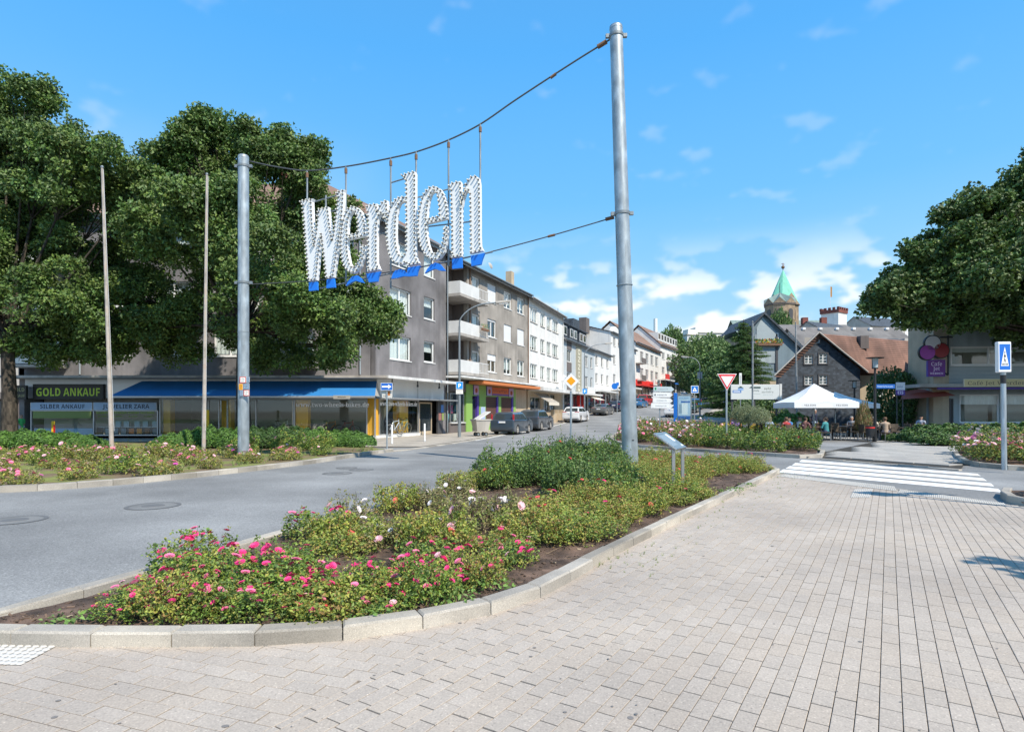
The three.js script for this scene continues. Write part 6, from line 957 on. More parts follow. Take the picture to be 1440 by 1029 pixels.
// ---------------------------------------------------------------- street lamps
function streetLamp(label, [X, D], H, reach, dir, g) {
  const o = thing('street_lamp', label, 'street lamp', [X, 0.03 + gy(D), -D], dir, g);
  part(o, 'post', join([cyl(0.11, 0.085, H * 0.42, 0, 0, 0, 14), cyl(0.075, 0.06, H * 0.4, 0, H * 0.42, 0, 14)]), M.galvDark);
  part(o, 'arm', tube([[0, H * 0.80, 0], [0.05, H * 0.87, 0], [reach * 0.25, H * 0.94, 0], [reach * 0.6, H * 0.985, 0], [reach, H, 0]], 0.045, 24, 8), M.galvDark);
  const hd = part(o, 'lamp_head', rbx(0.95, 0.16, 0.3, 0.06).rotateZ(0.12), M.wallPale, [reach + 0.4, H + 0.04, 0]); part(hd, 'lens', rbx(0.6, 0.08, 0.22, 0.03).rotateZ(0.12), M.frame, [0.05, -0.09, 0]);
  return o;
}
{ const P = gp(646, 614.5, 0.03), D = P[1], o = streetLamp('curved arm street lamp with blue parking sign before the corner shop', P, yAt(425, D), 2.3, 0.12); plate(o, 'parking_plate', 0.44, 0.46, yAt(542, D) - 0.03, printMat(128, 128, (c, w, h) => { c.fillStyle = '#eaf2fa'; c.fillRect(0, 0, w, h); c.fillStyle = '#1490e6'; c.fillRect(5, 5, w - 10, h - 10); words(c, 'P', w / 2, h * 0.54, 100, '#fff'); }), 0.02, 0.13); plate(o, 'notice', 0.44, 0.26, yAt(551, D) - 0.03, printMat(96, 56, (c, w, h) => { c.fillStyle = '#eceae4'; c.fillRect(0, 0, w, h); scribble(c, 12, 12, 70, 12, '#666', 6); scribble(c, 12, 32, 60, 12, '#666', 5); }), 0.01, 0.13); }
{ const D = 71, X = xAt(822, D), o = streetLamp('curved arm street lamp before the grey tiled town house', [X, D], yAt(483, D) - gy(D), 2.6, 0.15); plate(o, 'parking_plate', 0.55, 0.6, yAt(550.5, D) - gy(D), printMat(64, 64, (c, w, h) => { c.fillStyle = '#1490e6'; c.fillRect(0, 0, w, h); words(c, 'P', w / 2, h * 0.54, 50, '#fff'); }), 0.02, 0.13); }
{ const D = 74, X = xAt(984.5, D), o = streetLamp('street lamp with orange stop plate above the pavement by the conifer', [X, D], yAt(502, D) - gy(D), 1.4, Math.PI - 0.3); plate(o, 'stop_plate', 0.6, 0.85, yAt(528, D) - gy(D), printMat(64, 96, (c, w, h) => { c.fillStyle = '#e9e4d8'; c.fillRect(0, 0, w, h); c.fillStyle = '#d98a3a'; c.fillRect(0, 0, w, 40); scribble(c, 8, 52, 46, 14, '#777', 4); }), 0.02, 0.13); }
streetLamp('bent lamp post among the trees farther up the hill pavement', [xAt(1006, 118), 118], yAt(519, 118) - gy(118), 2.5, Math.PI - 0.3);
{ const o = thing('parking_sign', 'blue parking direction sign beside the trees farther up the street', 'sign', [xAt(970, 112), gy(112), -112]); part(o, 'post', cyl(0.05, 0.05, yAt(530, 112) - gy(112), 0, 0, 0, 8), M.galv); plate(o, 'plate', 0.85, 1.1, yAt(533, 112) - gy(112), printMat(64, 80, (c, w, h) => { c.fillStyle = '#e8f0f8'; c.fillRect(0, 0, w, h); c.fillStyle = '#1c7fd8'; c.fillRect(3, 3, w - 6, h - 6); c.fillStyle = '#fff'; c.fillRect(18, 20, 30, 8); c.fillRect(28, 28, 8, 34); }), 0.02); }
{ const D = 80, o = thing('street_sign', 'round blue sign plates on a post before the white gabled house', 'sign', [xAt(868, D), gy(D), -D]); part(o, 'post', cyl(0.05, 0.05, yAt(538, D) - gy(D), 0, 0, 0, 8), M.galv); part(o, 'disc', new THREE.CylinderGeometry(0.42, 0.42, 0.03, 24).rotateX(Math.PI / 2), M.signBlue, [-0.35, yAt(543, D) - gy(D), 0.06]); part(o, 'plate', rbx(0.35, 0.45, 0.03, 0.02), M.signBlue, [0.05, yAt(540, D) - gy(D), 0.07]); }
// black lanterns on the square
function lantern(label, [X, D], H) { const o = thing('square_lantern', label, 'street lamp', [X, 0.03 + gy(D), -D]); part(o, 'post', join([cyl(0.085, 0.08, 1.1, 0, 0, 0, 14), cyl(0.07, 0.055, H - 1.7, 0, 1.1, 0, 14)]), M.black); const h = part(o, 'lantern', join([cyl(0.13, 0.16, 0.06, 0, H - 0.62, 0, 14), cyl(0.42, 0.44, 0.04, 0, H - 0.06, 0, 20), cyl(0.025, 0.025, 0.56, 0.14, H - 0.6, 0, 6), cyl(0.025, 0.025, 0.56, -0.14, H - 0.6, 0, 6)]), M.black); part(h, 'lamp_glass', cyl(0.13, 0.16, 0.5, 0, H - 0.56, 0, 16), M.wallCafe); return o; }
{ const P = gp(1231, 621.5), D = P[1], o = lantern('tall black lantern post with blue street name plate beside the lane', P, yAt(503, D)); const pl = part(o, 'street_name_plate', bx(1.0, 0.22, 0.03), M.signBlue, [0.55, yAt(544, D), 0.0]); part(pl, 'print', face(0.98, 0.2), printMat(256, 52, (c, w, h) => { c.fillStyle = '#1f5fb0'; c.fillRect(0, 0, w, h); scribble(c, 14, 14, w - 30, 24, '#c9dcf2', 14); }), [0, 0, 0.018]); }
lantern('smaller black lantern post behind the white parasol', [xAt(1202, 44), 44], yAt(535, 44));
// ---------------------------------------------------------------- wayfinding arrows, poster case, lectern
{
  const D = 33, o = signPost('wayfinding_sign', 'stack of white arrow shaped direction signs above the far rose bed', [xAt(928, D), D], yAt(545, D), 0.035);
  [[919, 947.5, 544, 551.5, 0.02], [918.5, 945.5, 552, 559.5, 0.0], [918, 945.5, 560, 567.5, 0.02], [915.5, 946, 567.5, 575, 0.0]].forEach(([x0, x1, y0, y1], i) => {
    const a = xAt(x0, D) - xAt(928, D), b = xAt(x1, D) - xAt(928, D), h = (y1 - y0) * D / FL * 0.96, Y = yAt((y0 + y1) / 2, D), s = new THREE.Shape([[a, -h / 2], [b - h * 0.55, -h / 2], [b, 0], [b - h * 0.55, h / 2], [a, h / 2]].map(p => new THREE.Vector2(...p)));
    const p = part(o, 'arrow_board', new THREE.ExtrudeGeometry(s, { depth: 0.05, bevelEnabled: false }), i ? M.signWhite : std({ color: lin(0.55, 0.64, 0.68) }), [0, Y, 0.04], [0, -0.12, -0.03]);
    part(p, 'print', face((b - a) * 0.78, h * 0.8), printMat(256, 56, (c, w, hh) => { c.fillStyle = i ? '#eff1f1' : '#c3d0d4'; c.fillRect(0, 0, w, hh); if (i === 0) { c.fillStyle = '#2f9a6a'; c.fillRect(8, 8, 26, 36); } if (i === 1) { c.fillStyle = '#3a4046'; c.beginPath(); c.moveTo(22, 8); c.lineTo(38, 44); c.lineTo(6, 44); c.fill(); } scribble(c, 54, 16, w - 90, 24, i === 1 ? '#4a5056' : '#8f979c', 13); }), [(a + b) / 2 - h * 0.3, 0, 0.053]);
  });
}
{
  const D = 52, X = xAt(962, D), b = gy(D) + 0.03, H = yAt(554, D) - b, o = thing('poster_case', 'glazed blue poster case standing on the pavement beside the parked cars', 'poster case', [X, b, -D], -0.25);
  part(o, 'cabinet', rbx(1.3, H, 0.22, 0.02, 0, H / 2, 0), M.galvDark); part(o, 'side_pylon', rbx(0.32, H + 0.1, 0.26, 0.02, -0.72, H / 2 + 0.05, 0), M.signBlue);
  const q = part(o, 'poster', face(1.05, H * 0.68), printMat(256, 384, (c, w, h) => { c.fillStyle = '#bcd6ee'; c.fillRect(0, 0, w, h); c.fillStyle = '#eef5fb'; c.fillRect(80, 70, 120, 230); c.fillStyle = '#2f6fc0'; c.fillRect(0, h - 60, w, 60); c.fillRect(60, 80, 190, 30); scribble(c, 20, 20, 210, 24, '#4a7ab8', 8); c.fillStyle = '#8fa8c0'; c.fillRect(20, 130, 60, 150); }), [0.02, H * 0.6, 0.115]); part(o, 'pane', bx(1.1, H * 0.7, 0.01), M.glass, [0.02, H * 0.6, 0.135]);
}
{
  const A = gp(960, 691, 0.08), B = [2.90, 10.6], D = (A[1] + B[1]) / 2, o = thing('info_lectern', 'brushed steel information lectern with slanted panel on two posts in the roses', 'information board', [(A[0] + B[0]) / 2, 0.06, -D]);
  const dx = A[0] - B[0], dz = -(A[1] - B[1]), top = yAt(628, A[1]) - 0.06;
  for (const s of [-0.5, 0.5]) part(o, 'post', rbx(0.06, top + 0.05, 0.045, 0.006, dx * s, (top + 0.05) / 2 - 0.05, dz * s), M.steel);
  // slanted board: its lower edge rests on the posts, upper edge leans back to the left
  const l = Math.hypot(dx, dz), ex = [dx / l, 0, dz / l], up = [-0.70, 0.55, -0.38], ul = Math.hypot(...up), eu = up.map(v => v / ul), w = l + 0.1, hh = 0.5, c0 = [0, top, 0];
  const vx = new THREE.Vector3(...ex), vy = new THREE.Vector3(...eu), vz = vx.clone().cross(vy).normalize(); vy.copy(vz).cross(vx).normalize();
  const m = new THREE.Matrix4().makeBasis(vx, vy, vz); const g = rbx(w, hh, 0.03, 0.004, 0, hh / 2 - 0.06, 0.02).applyMatrix4(m); g.translate(...c0);
  const bd = part(o, 'board', g, M.steel); const pg = face(w * 0.96, hh * 0.94).translate(0, hh / 2 - 0.06, 0.0375).applyMatrix4(m).translate(...c0);
  part(bd, 'print', pg, printMat(384, 256, (c, W, H) => { c.fillStyle = '#6f7f8a'; c.fillRect(0, 0, W, H); c.fillStyle = '#84939d'; c.fillRect(20, 40, 200, 170); c.fillStyle = '#e4e8ea'; c.fillRect(250, 30, 70, 120); scribble(c, 24, 14, 200, 16, '#4a5660', 16); for (let i = 0; i < 7; i++) scribble(c, 30, 56 + i * 20, 170, 8, '#6a7882', 22); c.fillStyle = '#dfe4e6'; c.fillRect(300, 210, 60, 26); }, { roughness: 0.35 }));
}
// bollards and yellow posts
for (const [x, y, l] of [[551, 624, 'one way sign'], [597, 620.5, 'shop door']]) { const P = gp(x, y, 0.03), o = thing('bollard', `white painted bollard on the pavement beside the ${l}`, 'bollard', [P[0], 0.03, -P[1]], 0, 'white bollards at the corner'); part(o, 'shaft', cyl(0.05, 0.05, 0.92, 0, 0, 0, 16), M.signWhite); part(o, 'cap', new THREE.SphereGeometry(0.05, 14, 6, 0, tau, 0, Math.PI / 2).scale(1, 0.5, 1).translate(0, 0.92, 0), M.signWhite); part(o, 'foot_ring', cyl(0.07, 0.06, 0.02, 0, 0, 0, 16), M.galvDark); }
{ const D = 27, o = thing('marker_post', 'slim yellow marker post rising from the evergreen hedge', 'post', [xAt(74, D), 0.06, -D]); part(o, 'shaft', rbx(0.12, yAt(592, D) - 0.06, 0.08, 0.02, 0, (yAt(592, D) - 0.06) / 2, 0), M.yellowPost); part(o, 'red_edge', bx(0.03, 0.5, 0.085, 0.05, 0.7, 0), M.redPaint); }
{ const D = 30.5, o = thing('marker_post', 'yellow box on a post behind the flagpole and hedge', 'post', [xAt(291, D), 0.03, -D]); part(o, 'shaft', cyl(0.03, 0.03, 1.0, 0, 0, 0, 10), M.galvDark); part(o, 'box', rbx(0.16, 0.95, 0.12, 0.02, 0, 1.2, 0), M.yellowPost); }
// grey refuse container with open lid
{
  const P = gp(676, 613, 0.03), o = thing('refuse_container', 'grey wheeled refuse container with its lid open on the pavement', 'container', [P[0], 0.03, -P[1]], 0.5);
  const tb = new TB(), b = [[-0.38, 0.3, -0.3], [0.38, 0.3, -0.3], [0.38, 0.3, 0.3], [-0.38, 0.3, 0.3]], t = [[-0.52, 1.05, -0.42], [0.52, 1.05, -0.42], [0.52, 1.05, 0.42], [-0.52, 1.05, 0.42]]; for (let i = 0; i < 4; i++) { const k = (i + 1) % 4; tb.quad(b[k], b[i], t[i], t[k]); } tb.quad(b[0], b[1], b[2], b[3]); part(o, 'body', tb.geo(), M.wallPale);
  part(o, 'rim', join([bx(1.1, 0.08, 0.05, 0, 1.06, 0.43), bx(1.1, 0.08, 0.05, 0, 1.06, -0.43), bx(0.05, 0.08, 0.82, 0.53, 1.06, 0), bx(0.05, 0.08, 0.82, -0.53, 1.06, 0)]), M.wallPale);
  part(o, 'lid', rbx(1.05, 0.06, 0.86, 0.02).rotateZ(0.55).translate(0.06, 1.3, 0), M.whitePaint); for (const x of [-0.28, 0.28]) for (const z of [-0.22, 0.22]) { const w = part(o, 'wheel', new THREE.CylinderGeometry(0.13, 0.13, 0.07, 18).rotateX(Math.PI / 2).translate(x, 0.13, z), M.rubber); part(w, 'hub', new THREE.CylinderGeometry(0.07, 0.07, 0.075, 14).rotateX(Math.PI / 2).translate(x, 0.13, z), M.galvDark); } part(o, 'handle', bar([-0.58, 1.0, -0.3], [-0.58, 1.0, 0.3], 0.02), M.galvDark);
}
// billboard behind the olive trees
{
  const D = 44, x0 = xAt(1028, D), x1 = xAt(1096, D), y0 = yAt(562, D), y1 = yAt(541, D), w = x1 - x0, o = thing('billboard', 'long white printed billboard with small dark roof drawings behind the olive trees', 'billboard', [(x0 + x1) / 2, 0.02, -D]);
  part(o, 'panel', rbx(w, y1 - y0, 0.1, 0.01, 0, (y0 + y1) / 2, 0), M.signWhite); part(o, 'print', face(w * 0.99, (y1 - y0) * 0.97), printMat(768, 256, (c, W, H) => { c.fillStyle = '#d3d8d8'; c.fillRect(0, 0, W, H); c.fillStyle = '#2f4a48'; for (const x of [150, 330]) { c.beginPath(); c.moveTo(x - 50, 60); c.lineTo(x, 24); c.lineTo(x + 50, 60); c.fill(); } c.fillRect(360, 36, 110, 30); c.fillStyle = '#8fb0dc'; c.fillRect(105, 60, 90, 40); c.fillStyle = '#2f6fb8'; c.fillRect(20, 96, 140, 48); c.fillStyle = '#fff'; c.fillRect(34, 112, 110, 14); scribble(c, 330, 84, 120, 40, '#5a6a68', 6); scribble(c, 530, 44, 120, 44, '#6a7270', 4); scribble(c, 490, 104, 190, 46, '#8a918f', 8); scribble(c, 350, 150, 120, 20, '#9aa', 9); scribble(c, 510, 166, 160, 16, '#9aa', 11); }), [0, (y0 + y1) / 2, 0.053]);
  for (const s of [-0.46, 0, 0.46]) part(o, 'leg', bx(0.1, y0 + 0.3, 0.1, w * s, (y0 + 0.3) / 2, -0.11), M.frameDark); part(o, 'edge_post', bx(0.16, y1 - y0 + 0.1, 0.14, w / 2 + 0.1, (y0 + y1) / 2, 0), M.whitePaint);
  const s = thing('banner_post', 'narrow white banner upright above the billboard', 'sign', [xAt(1041.5, 46), 0.02, -46]); part(s, 'post', cyl(0.04, 0.04, 4.4, 0, 0, 0, 8), M.galv); part(s, 'banner', rbx(0.2, 1.0, 0.06, 0.01, 0, 4.1, 0), M.signWhite);
}
{ // orange framed pavement board
  const D = 36, o = thing('pavement_board', 'orange framed pavement board with purple poster beside the olive pots', 'pavement board', [xAt(1035.5, D), 0.03, -D], -0.1), H = 1.2;
  const pn = part(o, 'frame', join([bx(0.06, H, 0.04, -0.31, H / 2, 0), bx(0.06, H, 0.04, 0.31, H / 2, 0), bx(0.56, 0.08, 0.04, 0, H - 0.04, 0), bx(0.56, 0.06, 0.04, 0, 0.22, 0)]).rotateX(-0.12), M.orange); part(o, 'poster', face(0.56, H - 0.34).translate(0, 0.25 + (H - 0.34) / 2, 0.01).rotateX(-0.12), printMat(128, 192, (c, w, h) => { c.fillStyle = '#6a3f96'; c.fillRect(0, 0, w, h); const r = rng(4); for (let i = 0; i < 60; i++) { c.fillStyle = ['#b88ad0', '#4a2a78', '#d9b8e4', '#35306a'][r() * 4 | 0]; c.fillRect(r() * w, r() * h, 8 + r() * 26, 4 + r() * 10); } })); part(o, 'rear_leg', join([bx(0.06, H, 0.04, -0.31, H / 2, 0), bx(0.06, H, 0.04, 0.31, H / 2, 0)]).rotateX(0.16).translate(0, 0, -0.3), M.orange);
}
{ // litter bin by the lantern
  const P = gp(1224, 622), o = thing('litter_bin', 'dark litter bin with red band beside the tall black lantern', 'bin', [P[0], 0.02, -P[1]]); part(o, 'bin', cyl(0.2, 0.22, 0.55, 0, 0.3, 0, 18), M.black); part(o, 'red_band', cyl(0.222, 0.224, 0.07, 0, 0.72, 0, 18), M.redPaint); for (const s of [-0.14, 0.14]) part(o, 'leg', cyl(0.02, 0.02, 0.34, s, 0, 0, 6), M.black);
}
{ // ice cream sign and round sign under the red awning
  const D = 39, o = thing('ice_cream_sign', 'white and purple EIS sign on a post beside the red awning', 'sign', [xAt(1266, D), 0.02, -D]); part(o, 'post', cyl(0.03, 0.03, yAt(540, D), -0.2, 0, 0, 8), M.frameDark); plate(o, 'panel', 0.62, 0.85, yAt(547, D), printMat(128, 176, (c, w, h) => { c.fillStyle = '#dfe6f0'; c.fillRect(0, 0, w, h); c.fillStyle = '#5a3a9a'; c.fillRect(0, h * 0.6, w, h * 0.4); words(c, 'EIS', w / 2, h * 0.8, 58, '#e8e0f4'); scribble(c, 20, 36, 80, 40, '#8a9ab8', 4); }), 0.01);
}
// ================================================================ vehicles
const carPaint = (r, g, b, m = 0.3) => new THREE.MeshPhysicalMaterial({ color: lin(r, g, b), metalness: m, roughness: 0.35, clearcoat: 1, clearcoatRoughness: 0.06 });
const rimG = (() => { const L = [new THREE.TorusGeometry(0.205, 0.022, 6, 22)]; for (let i = 0; i < 5; i++) L.push(bx(0.05, 0.2, 0.02, 0, 0.11, 0).rotateZ(i * tau / 5)); L.push(new THREE.CylinderGeometry(0.05, 0.05, 0.03, 10).rotateX(Math.PI / 2)); return join(L); })();
const tyreG = (() => { const p = [[0.19, -0.1], [0.30, -0.105], [0.325, -0.07], [0.33, 0], [0.325, 0.07], [0.30, 0.105], [0.19, 0.1]].map(q => new THREE.Vector2(...q)); return new THREE.LatheGeometry(p, 26).rotateX(Math.PI / 2); })();
const discG = new THREE.CylinderGeometry(0.2, 0.2, 0.12, 22).rotateX(Math.PI / 2);
const lampRed = new THREE.MeshPhysicalMaterial({ color: lin(0.42, 0.012, 0.02), roughness: 0.15, clearcoat: 1 });
// length along x (front at +x), origin on the ground under the middle
function car(name, label, category, s, paint, [X, D], dir, group) {
  const o = thing(name, label, category, [X, gy(D) + (s.lift ?? 0.03), -D], Math.atan2(dir[1], dir[0]), group), { L, W, H, belt } = s, wb = s.wb || L * 0.59, R = 0.33 * (s.ws || 1), ar = R + 0.06, x0 = -L / 2, x1 = L / 2, fx = wb / 2 + 0.02, rx = -wb / 2 + 0.02, by = 0.2;
  const sh = new THREE.Shape(); sh.moveTo(x0 + 0.12, by + 0.06); sh.lineTo(rx - ar, by); sh.absarc(rx, R, ar, Math.PI + 0.35, -0.35, true); sh.lineTo(fx - ar * 0.94, by); sh.absarc(fx, R, ar, Math.PI + 0.35, -0.35, true); sh.lineTo(x1 - 0.1, by + 0.04);
  sh.quadraticCurveTo(x1, 0.36, x1, 0.52); sh.quadraticCurveTo(x1 - 0.03, s.hood - 0.1, x1 - 0.28, s.hood - 0.04); sh.quadraticCurveTo(s.ws0 + 0.4, s.hood + 0.08, s.ws0, belt); sh.lineTo(s.rw0, belt + 0.03); sh.quadraticCurveTo(x0 + 0.05, belt + 0.02, x0 + 0.04, belt - 0.12); sh.lineTo(x0 + 0.02, 0.62); sh.quadraticCurveTo(x0 - 0.02, 0.5, x0 + 0.02, 0.36); sh.closePath();
  const bev = 0.07, g = new THREE.ExtrudeGeometry(sh, { depth: W - 2 * bev, bevelEnabled: true, bevelSize: 0.05, bevelThickness: bev, bevelSegments: 3, curveSegments: 10 }).translate(0, 0, -W / 2 + bev);
  const bodyM = part(o, 'body', toCreasedNormals(g, 0.7), paint);
  part(o, 'underbody', bx(L * 0.9, 0.16, W * 0.86, 0, 0.27, 0), M.black);
  // cabin: belt ring -> shoulder ring -> roof
  const hw0 = W / 2 - 0.045, hw1 = W / 2 - 0.2, hw2 = W / 2 - 0.34, yb = belt - 0.03, y1 = H - 0.1, y2 = H, tb = new TB();
  const ring = (a, b, hw, y, yr = y) => [[a, yr, -hw], [b, y, -hw], [b, y, hw], [a, yr, hw]], A = ring(s.rw0, s.ws0, hw0, yb), B = ring(s.rw1, s.ws1, hw1, y1, y1 - 0.03), C = ring(s.rw1 + 0.18, s.ws1 - 0.22, hw2, y2, y2 - 0.03);
  for (const [p, q] of [[A, B], [B, C]]) for (let i = 0; i < 4; i++) { const k = (i + 1) % 4; tb.quad(p[k], p[i], q[i], q[k]); } tb.quad(C[3], C[2], C[1], C[0]);
  part(o, 'cabin', toCreasedNormals(tb.geo(0), 0.75), paint);
  const quadOn = (P, Q, a, b, c, d, off) => { // patch on the face P(lower edge) -> Q(upper edge); a..b across, c..d up
    const pt = (t, v) => P[0].map((_, i) => mix(mix(P[0][i], P[1][i], t), mix(Q[0][i], Q[1][i], t), v)); const n = new THREE.Vector3().subVectors(new THREE.Vector3(...P[1]), new THREE.Vector3(...P[0])).cross(new THREE.Vector3().subVectors(new THREE.Vector3(...Q[0]), new THREE.Vector3(...P[0]))).normalize().multiplyScalar(off);
    const f = p => [p[0] + n.x, p[1] + n.y, p[2] + n.z], t = new TB(); t.quad(f(pt(a, c)), f(pt(b, c)), f(pt(b, d)), f(pt(a, d))); return t.geo(0); };
  const win = (n, P, Q, a, b, c, d) => part(o, n, quadOn(P, Q, a, b, c, d, 0.012), M.glassDark);
  win('rear_window', [A[0], A[3]], [B[0], B[3]], 0.07, 0.93, 0.16, 0.93); win('windscreen', [A[2], A[1]], [B[2], B[1]], 0.05, 0.95, 0.08, 0.94);
  for (const q of [[[A[3], A[2]], [B[3], B[2]], 1], [[A[1], A[0]], [B[1], B[0]], -1]]) { const sp = s.split || 0.55, f = (a, b) => q[2] > 0 ? [a, b] : [1 - b, 1 - a]; win('side_window', q[0], q[1], ...f(0.06 + (s.rq || 0), sp - 0.02), 0.14, 0.9); win('side_window', q[0], q[1], ...f(sp + 0.02, 0.93), 0.14, 0.9); }
  for (const x of [rx, fx]) for (const z of [-1, 1]) { const w = part(o, 'wheel', tyreG, M.rubber, [x, R, z * (W / 2 - 0.115)]); w.scale.setScalar(s.ws || 1); part(w, 'brake_disc', discG, M.iron); part(w, 'rim', rimG, M.wallPale, [0, 0, z * 0.085]); }
  // lamps, plate, bumper, mirrors, handles
  for (const z of [-1, 1]) { part(o, 'tail_light', rbx(0.12, s.tl[1], s.tl[2] || 0.3, 0.04), lampRed, [x0 + (s.tl[3] || 0.07), s.tl[0], z * (W / 2 - (s.tl[2] || 0.3) / 2 - 0.0)]); part(o, 'headlight', rbx(0.2, 0.16, 0.36, 0.05), M.glassDark, [x1 - 0.12, 0.64, z * (W / 2 - 0.22)]); part(o, 'mirror', rbx(0.14, 0.14, 0.2, 0.05), paint, [s.ws0 - 0.35, belt + 0.08, z * (W / 2 + 0.1)]); part(o, 'door_handle', rbx(0.2, 0.03, 0.04, 0.012), paint, [0.35, belt - 0.12, z * (W / 2 + 0.005)]); part(o, 'door_seam', join([bx(0.012, belt - 0.34, 0.012, s.ws0 * 0.0 - 0.15, (belt + 0.4) / 2, 0), bx(0.012, belt - 0.34, 0.012, 0.85, (belt + 0.4) / 2, 0)]), M.black, [0, 0, z * (W / 2 + 0.001)]); }
  const pl = part(o, 'number_plate', rbx(0.02, 0.12, 0.52, 0.005), M.signWhite, [x0 - 0.035, s.plate || 0.72, 0]); part(pl, 'blue_band', bx(0.004, 0.11, 0.045), M.signBlue, [-0.011, 0, -0.235]);
  part(o, 'rear_bumper', rbx(0.14, 0.2, W * 0.9, 0.06), s.bump || paint, [x0 + 0.03, 0.42, 0]); part(o, 'bumper_sill', rbx(0.1, 0.1, W * 0.8, 0.03), M.black, [x0 + 0.04, 0.29, 0]);
  if (s.rails) for (const z of [-1, 1]) part(o, 'roof_rail', rbx(L * 0.4, 0.035, 0.03, 0.01), M.galvDark, [-0.35, H + 0.01, z * (W / 2 - 0.33)]);
  return o;
}
const MPV = { L: 4.55, W: 1.72, H: 1.58, belt: 0.95, hood: 0.95, ws0: 1.25, ws1: 0.45, rw0: -2.2, rw1: -1.8, tl: [1.1, 0.62, 0.13, 0.14], plate: 0.86, split: 0.58 };
const SUV = { L: 4.75, W: 1.9, H: 1.68, belt: 1.06, hood: 1.04, ws0: 1.15, ws1: 0.4, rw0: -2.3, rw1: -1.65, tl: [1.0, 0.2, 0.45], plate: 0.8, ws: 1.12, rails: true };
const SUV2 = { ...SUV, L: 4.4, W: 1.83, H: 1.6, belt: 1.0, rw0: -2.1, rw1: -1.6, tl: [0.98, 0.17, 0.48], plate: 0.82, ws: 1.05 };
const SEDAN = { L: 4.65, W: 1.8, H: 1.42, belt: 0.93, hood: 0.92, ws0: 1.15, ws1: 0.35, rw0: -1.75, rw1: -1.0, tl: [0.82, 0.18, 0.42], plate: 0.72 };
const HATCH = { L: 4.1, W: 1.74, H: 1.46, belt: 0.93, hood: 0.92, ws0: 1.15, ws1: 0.4, rw0: -1.98, rw1: -1.55, tl: [0.92, 0.24, 0.34], plate: 0.8 };
const VAN = { L: 4.5, W: 1.82, H: 1.82, belt: 1.1, hood: 1.08, ws0: 1.35, ws1: 0.75, rw0: -2.2, rw1: -2.1, tl: [1.1, 0.5, 0.14], plate: 0.75, ws: 1.02 };
const cd = [0.34, 1], cl = Math.hypot(...cd), fromRear = (x, D, L, d = cd) => { const l = Math.hypot(...d); return [x + d[0] / l * L / 2, D + d[1] / l * L / 2]; };
const slate = carPaint(0.045, 0.066, 0.09), graph = carPaint(0.06, 0.068, 0.08), wht = carPaint(0.72, 0.73, 0.74, 0), grey = carPaint(0.14, 0.14, 0.14), navy = carPaint(0.014, 0.022, 0.07), blue = carPaint(0.05, 0.2, 0.42, 0.1), red = carPaint(0.50, 0.018, 0.025, 0), silver = carPaint(0.42, 0.43, 0.44, 0.6), blk = carPaint(0.012, 0.013, 0.015), green = carPaint(0.02, 0.06, 0.055);
car('parked_car', 'dark blue grey people carrier parked beside the green shop', 'car', MPV, slate, fromRear(-0.7, 40.6, 4.55), cd);
car('parked_car', 'dark grey sport utility car parked in front of the people carrier', 'car', SUV, graph, fromRear(1.2, 47.2, 4.75), cd);
car('parked_car', 'white compact sport utility car parked before the white house', 'car', SUV2, wht, fromRear(6.15, 62, 4.4, [0.4, 1]), [0.4, 1]);
car('parked_car', 'grey sedan parked before the town house with the vertical sign', 'car', SEDAN, grey, fromRear(10.9, 74.5, 4.65, [0.44, 1]), [0.44, 1]);
car('parked_car', 'navy blue hatchback parked ahead of the grey sedan', 'car', HATCH, navy, fromRear(14.3, 83, 4.1, [0.46, 1]), [0.46, 1]);
car('parked_car', 'light blue hatchback parked behind the red van', 'car', HATCH, blue, fromRear(19.6, 93, 4.1, [0.5, 1]), [0.5, 1]);
car('parked_van', 'bright red van parked before the red shop front', 'van', VAN, red, fromRear(22.0, 99.5, 4.5, [0.5, 1]), [0.5, 1]);
car('parked_car', 'white hatchback parked ahead of the red van', 'car', HATCH, wht, fromRear(26.0, 111, 4.1, [0.5, 1]), [0.5, 1]);
car('parked_car', 'white hatchback parked behind the blue poster case', 'car', HATCH, wht, fromRear(19.2, 71, 4.1, [0.42, 1]), [0.42, 1]);
car('parked_car', 'dark green estate car parked at the pavement beside the crossing sign', 'car', MPV, green, fromRear(24.2, 80, 4.5, [0.42, 1]), [0.42, 1]);
car('parked_car', 'blue people carrier parked at the pavement ahead of the green estate', 'car', MPV, blue, fromRear(27.4, 88, 4.5, [0.42, 1]), [0.42, 1]);
car('parked_car', 'white sedan parked at the pavement ahead of the blue people carrier', 'car', SEDAN, wht, fromRear(31.4, 96, 4.6, [0.42, 1]), [0.42, 1]);
car('parked_car', 'black sport utility car parked at the pavement under the trees', 'car', SUV, blk, fromRear(35.5, 104, 4.7, [0.42, 1]), [0.42, 1]);
car('parked_car', 'dark blue hatchback parked at the pavement under the trees', 'car', HATCH, navy, fromRear(40.5, 114, 4.1, [0.42, 1]), [0.42, 1]);
car('moving_car', 'silver hatchback driving down the middle of the hill street', 'car', HATCH, silver, [36.4, 124], [-0.45, -1]);
car('moving_car', 'white sport utility car following the silver hatchback down the hill', 'car', SUV, wht, [41.4, 138], [-0.45, -1]);
car('parked_car', 'silver hatchback parked in the shaded lane beside the red awning', 'car', HATCH, silver, [33.6, 49], [-0.3, -1]);

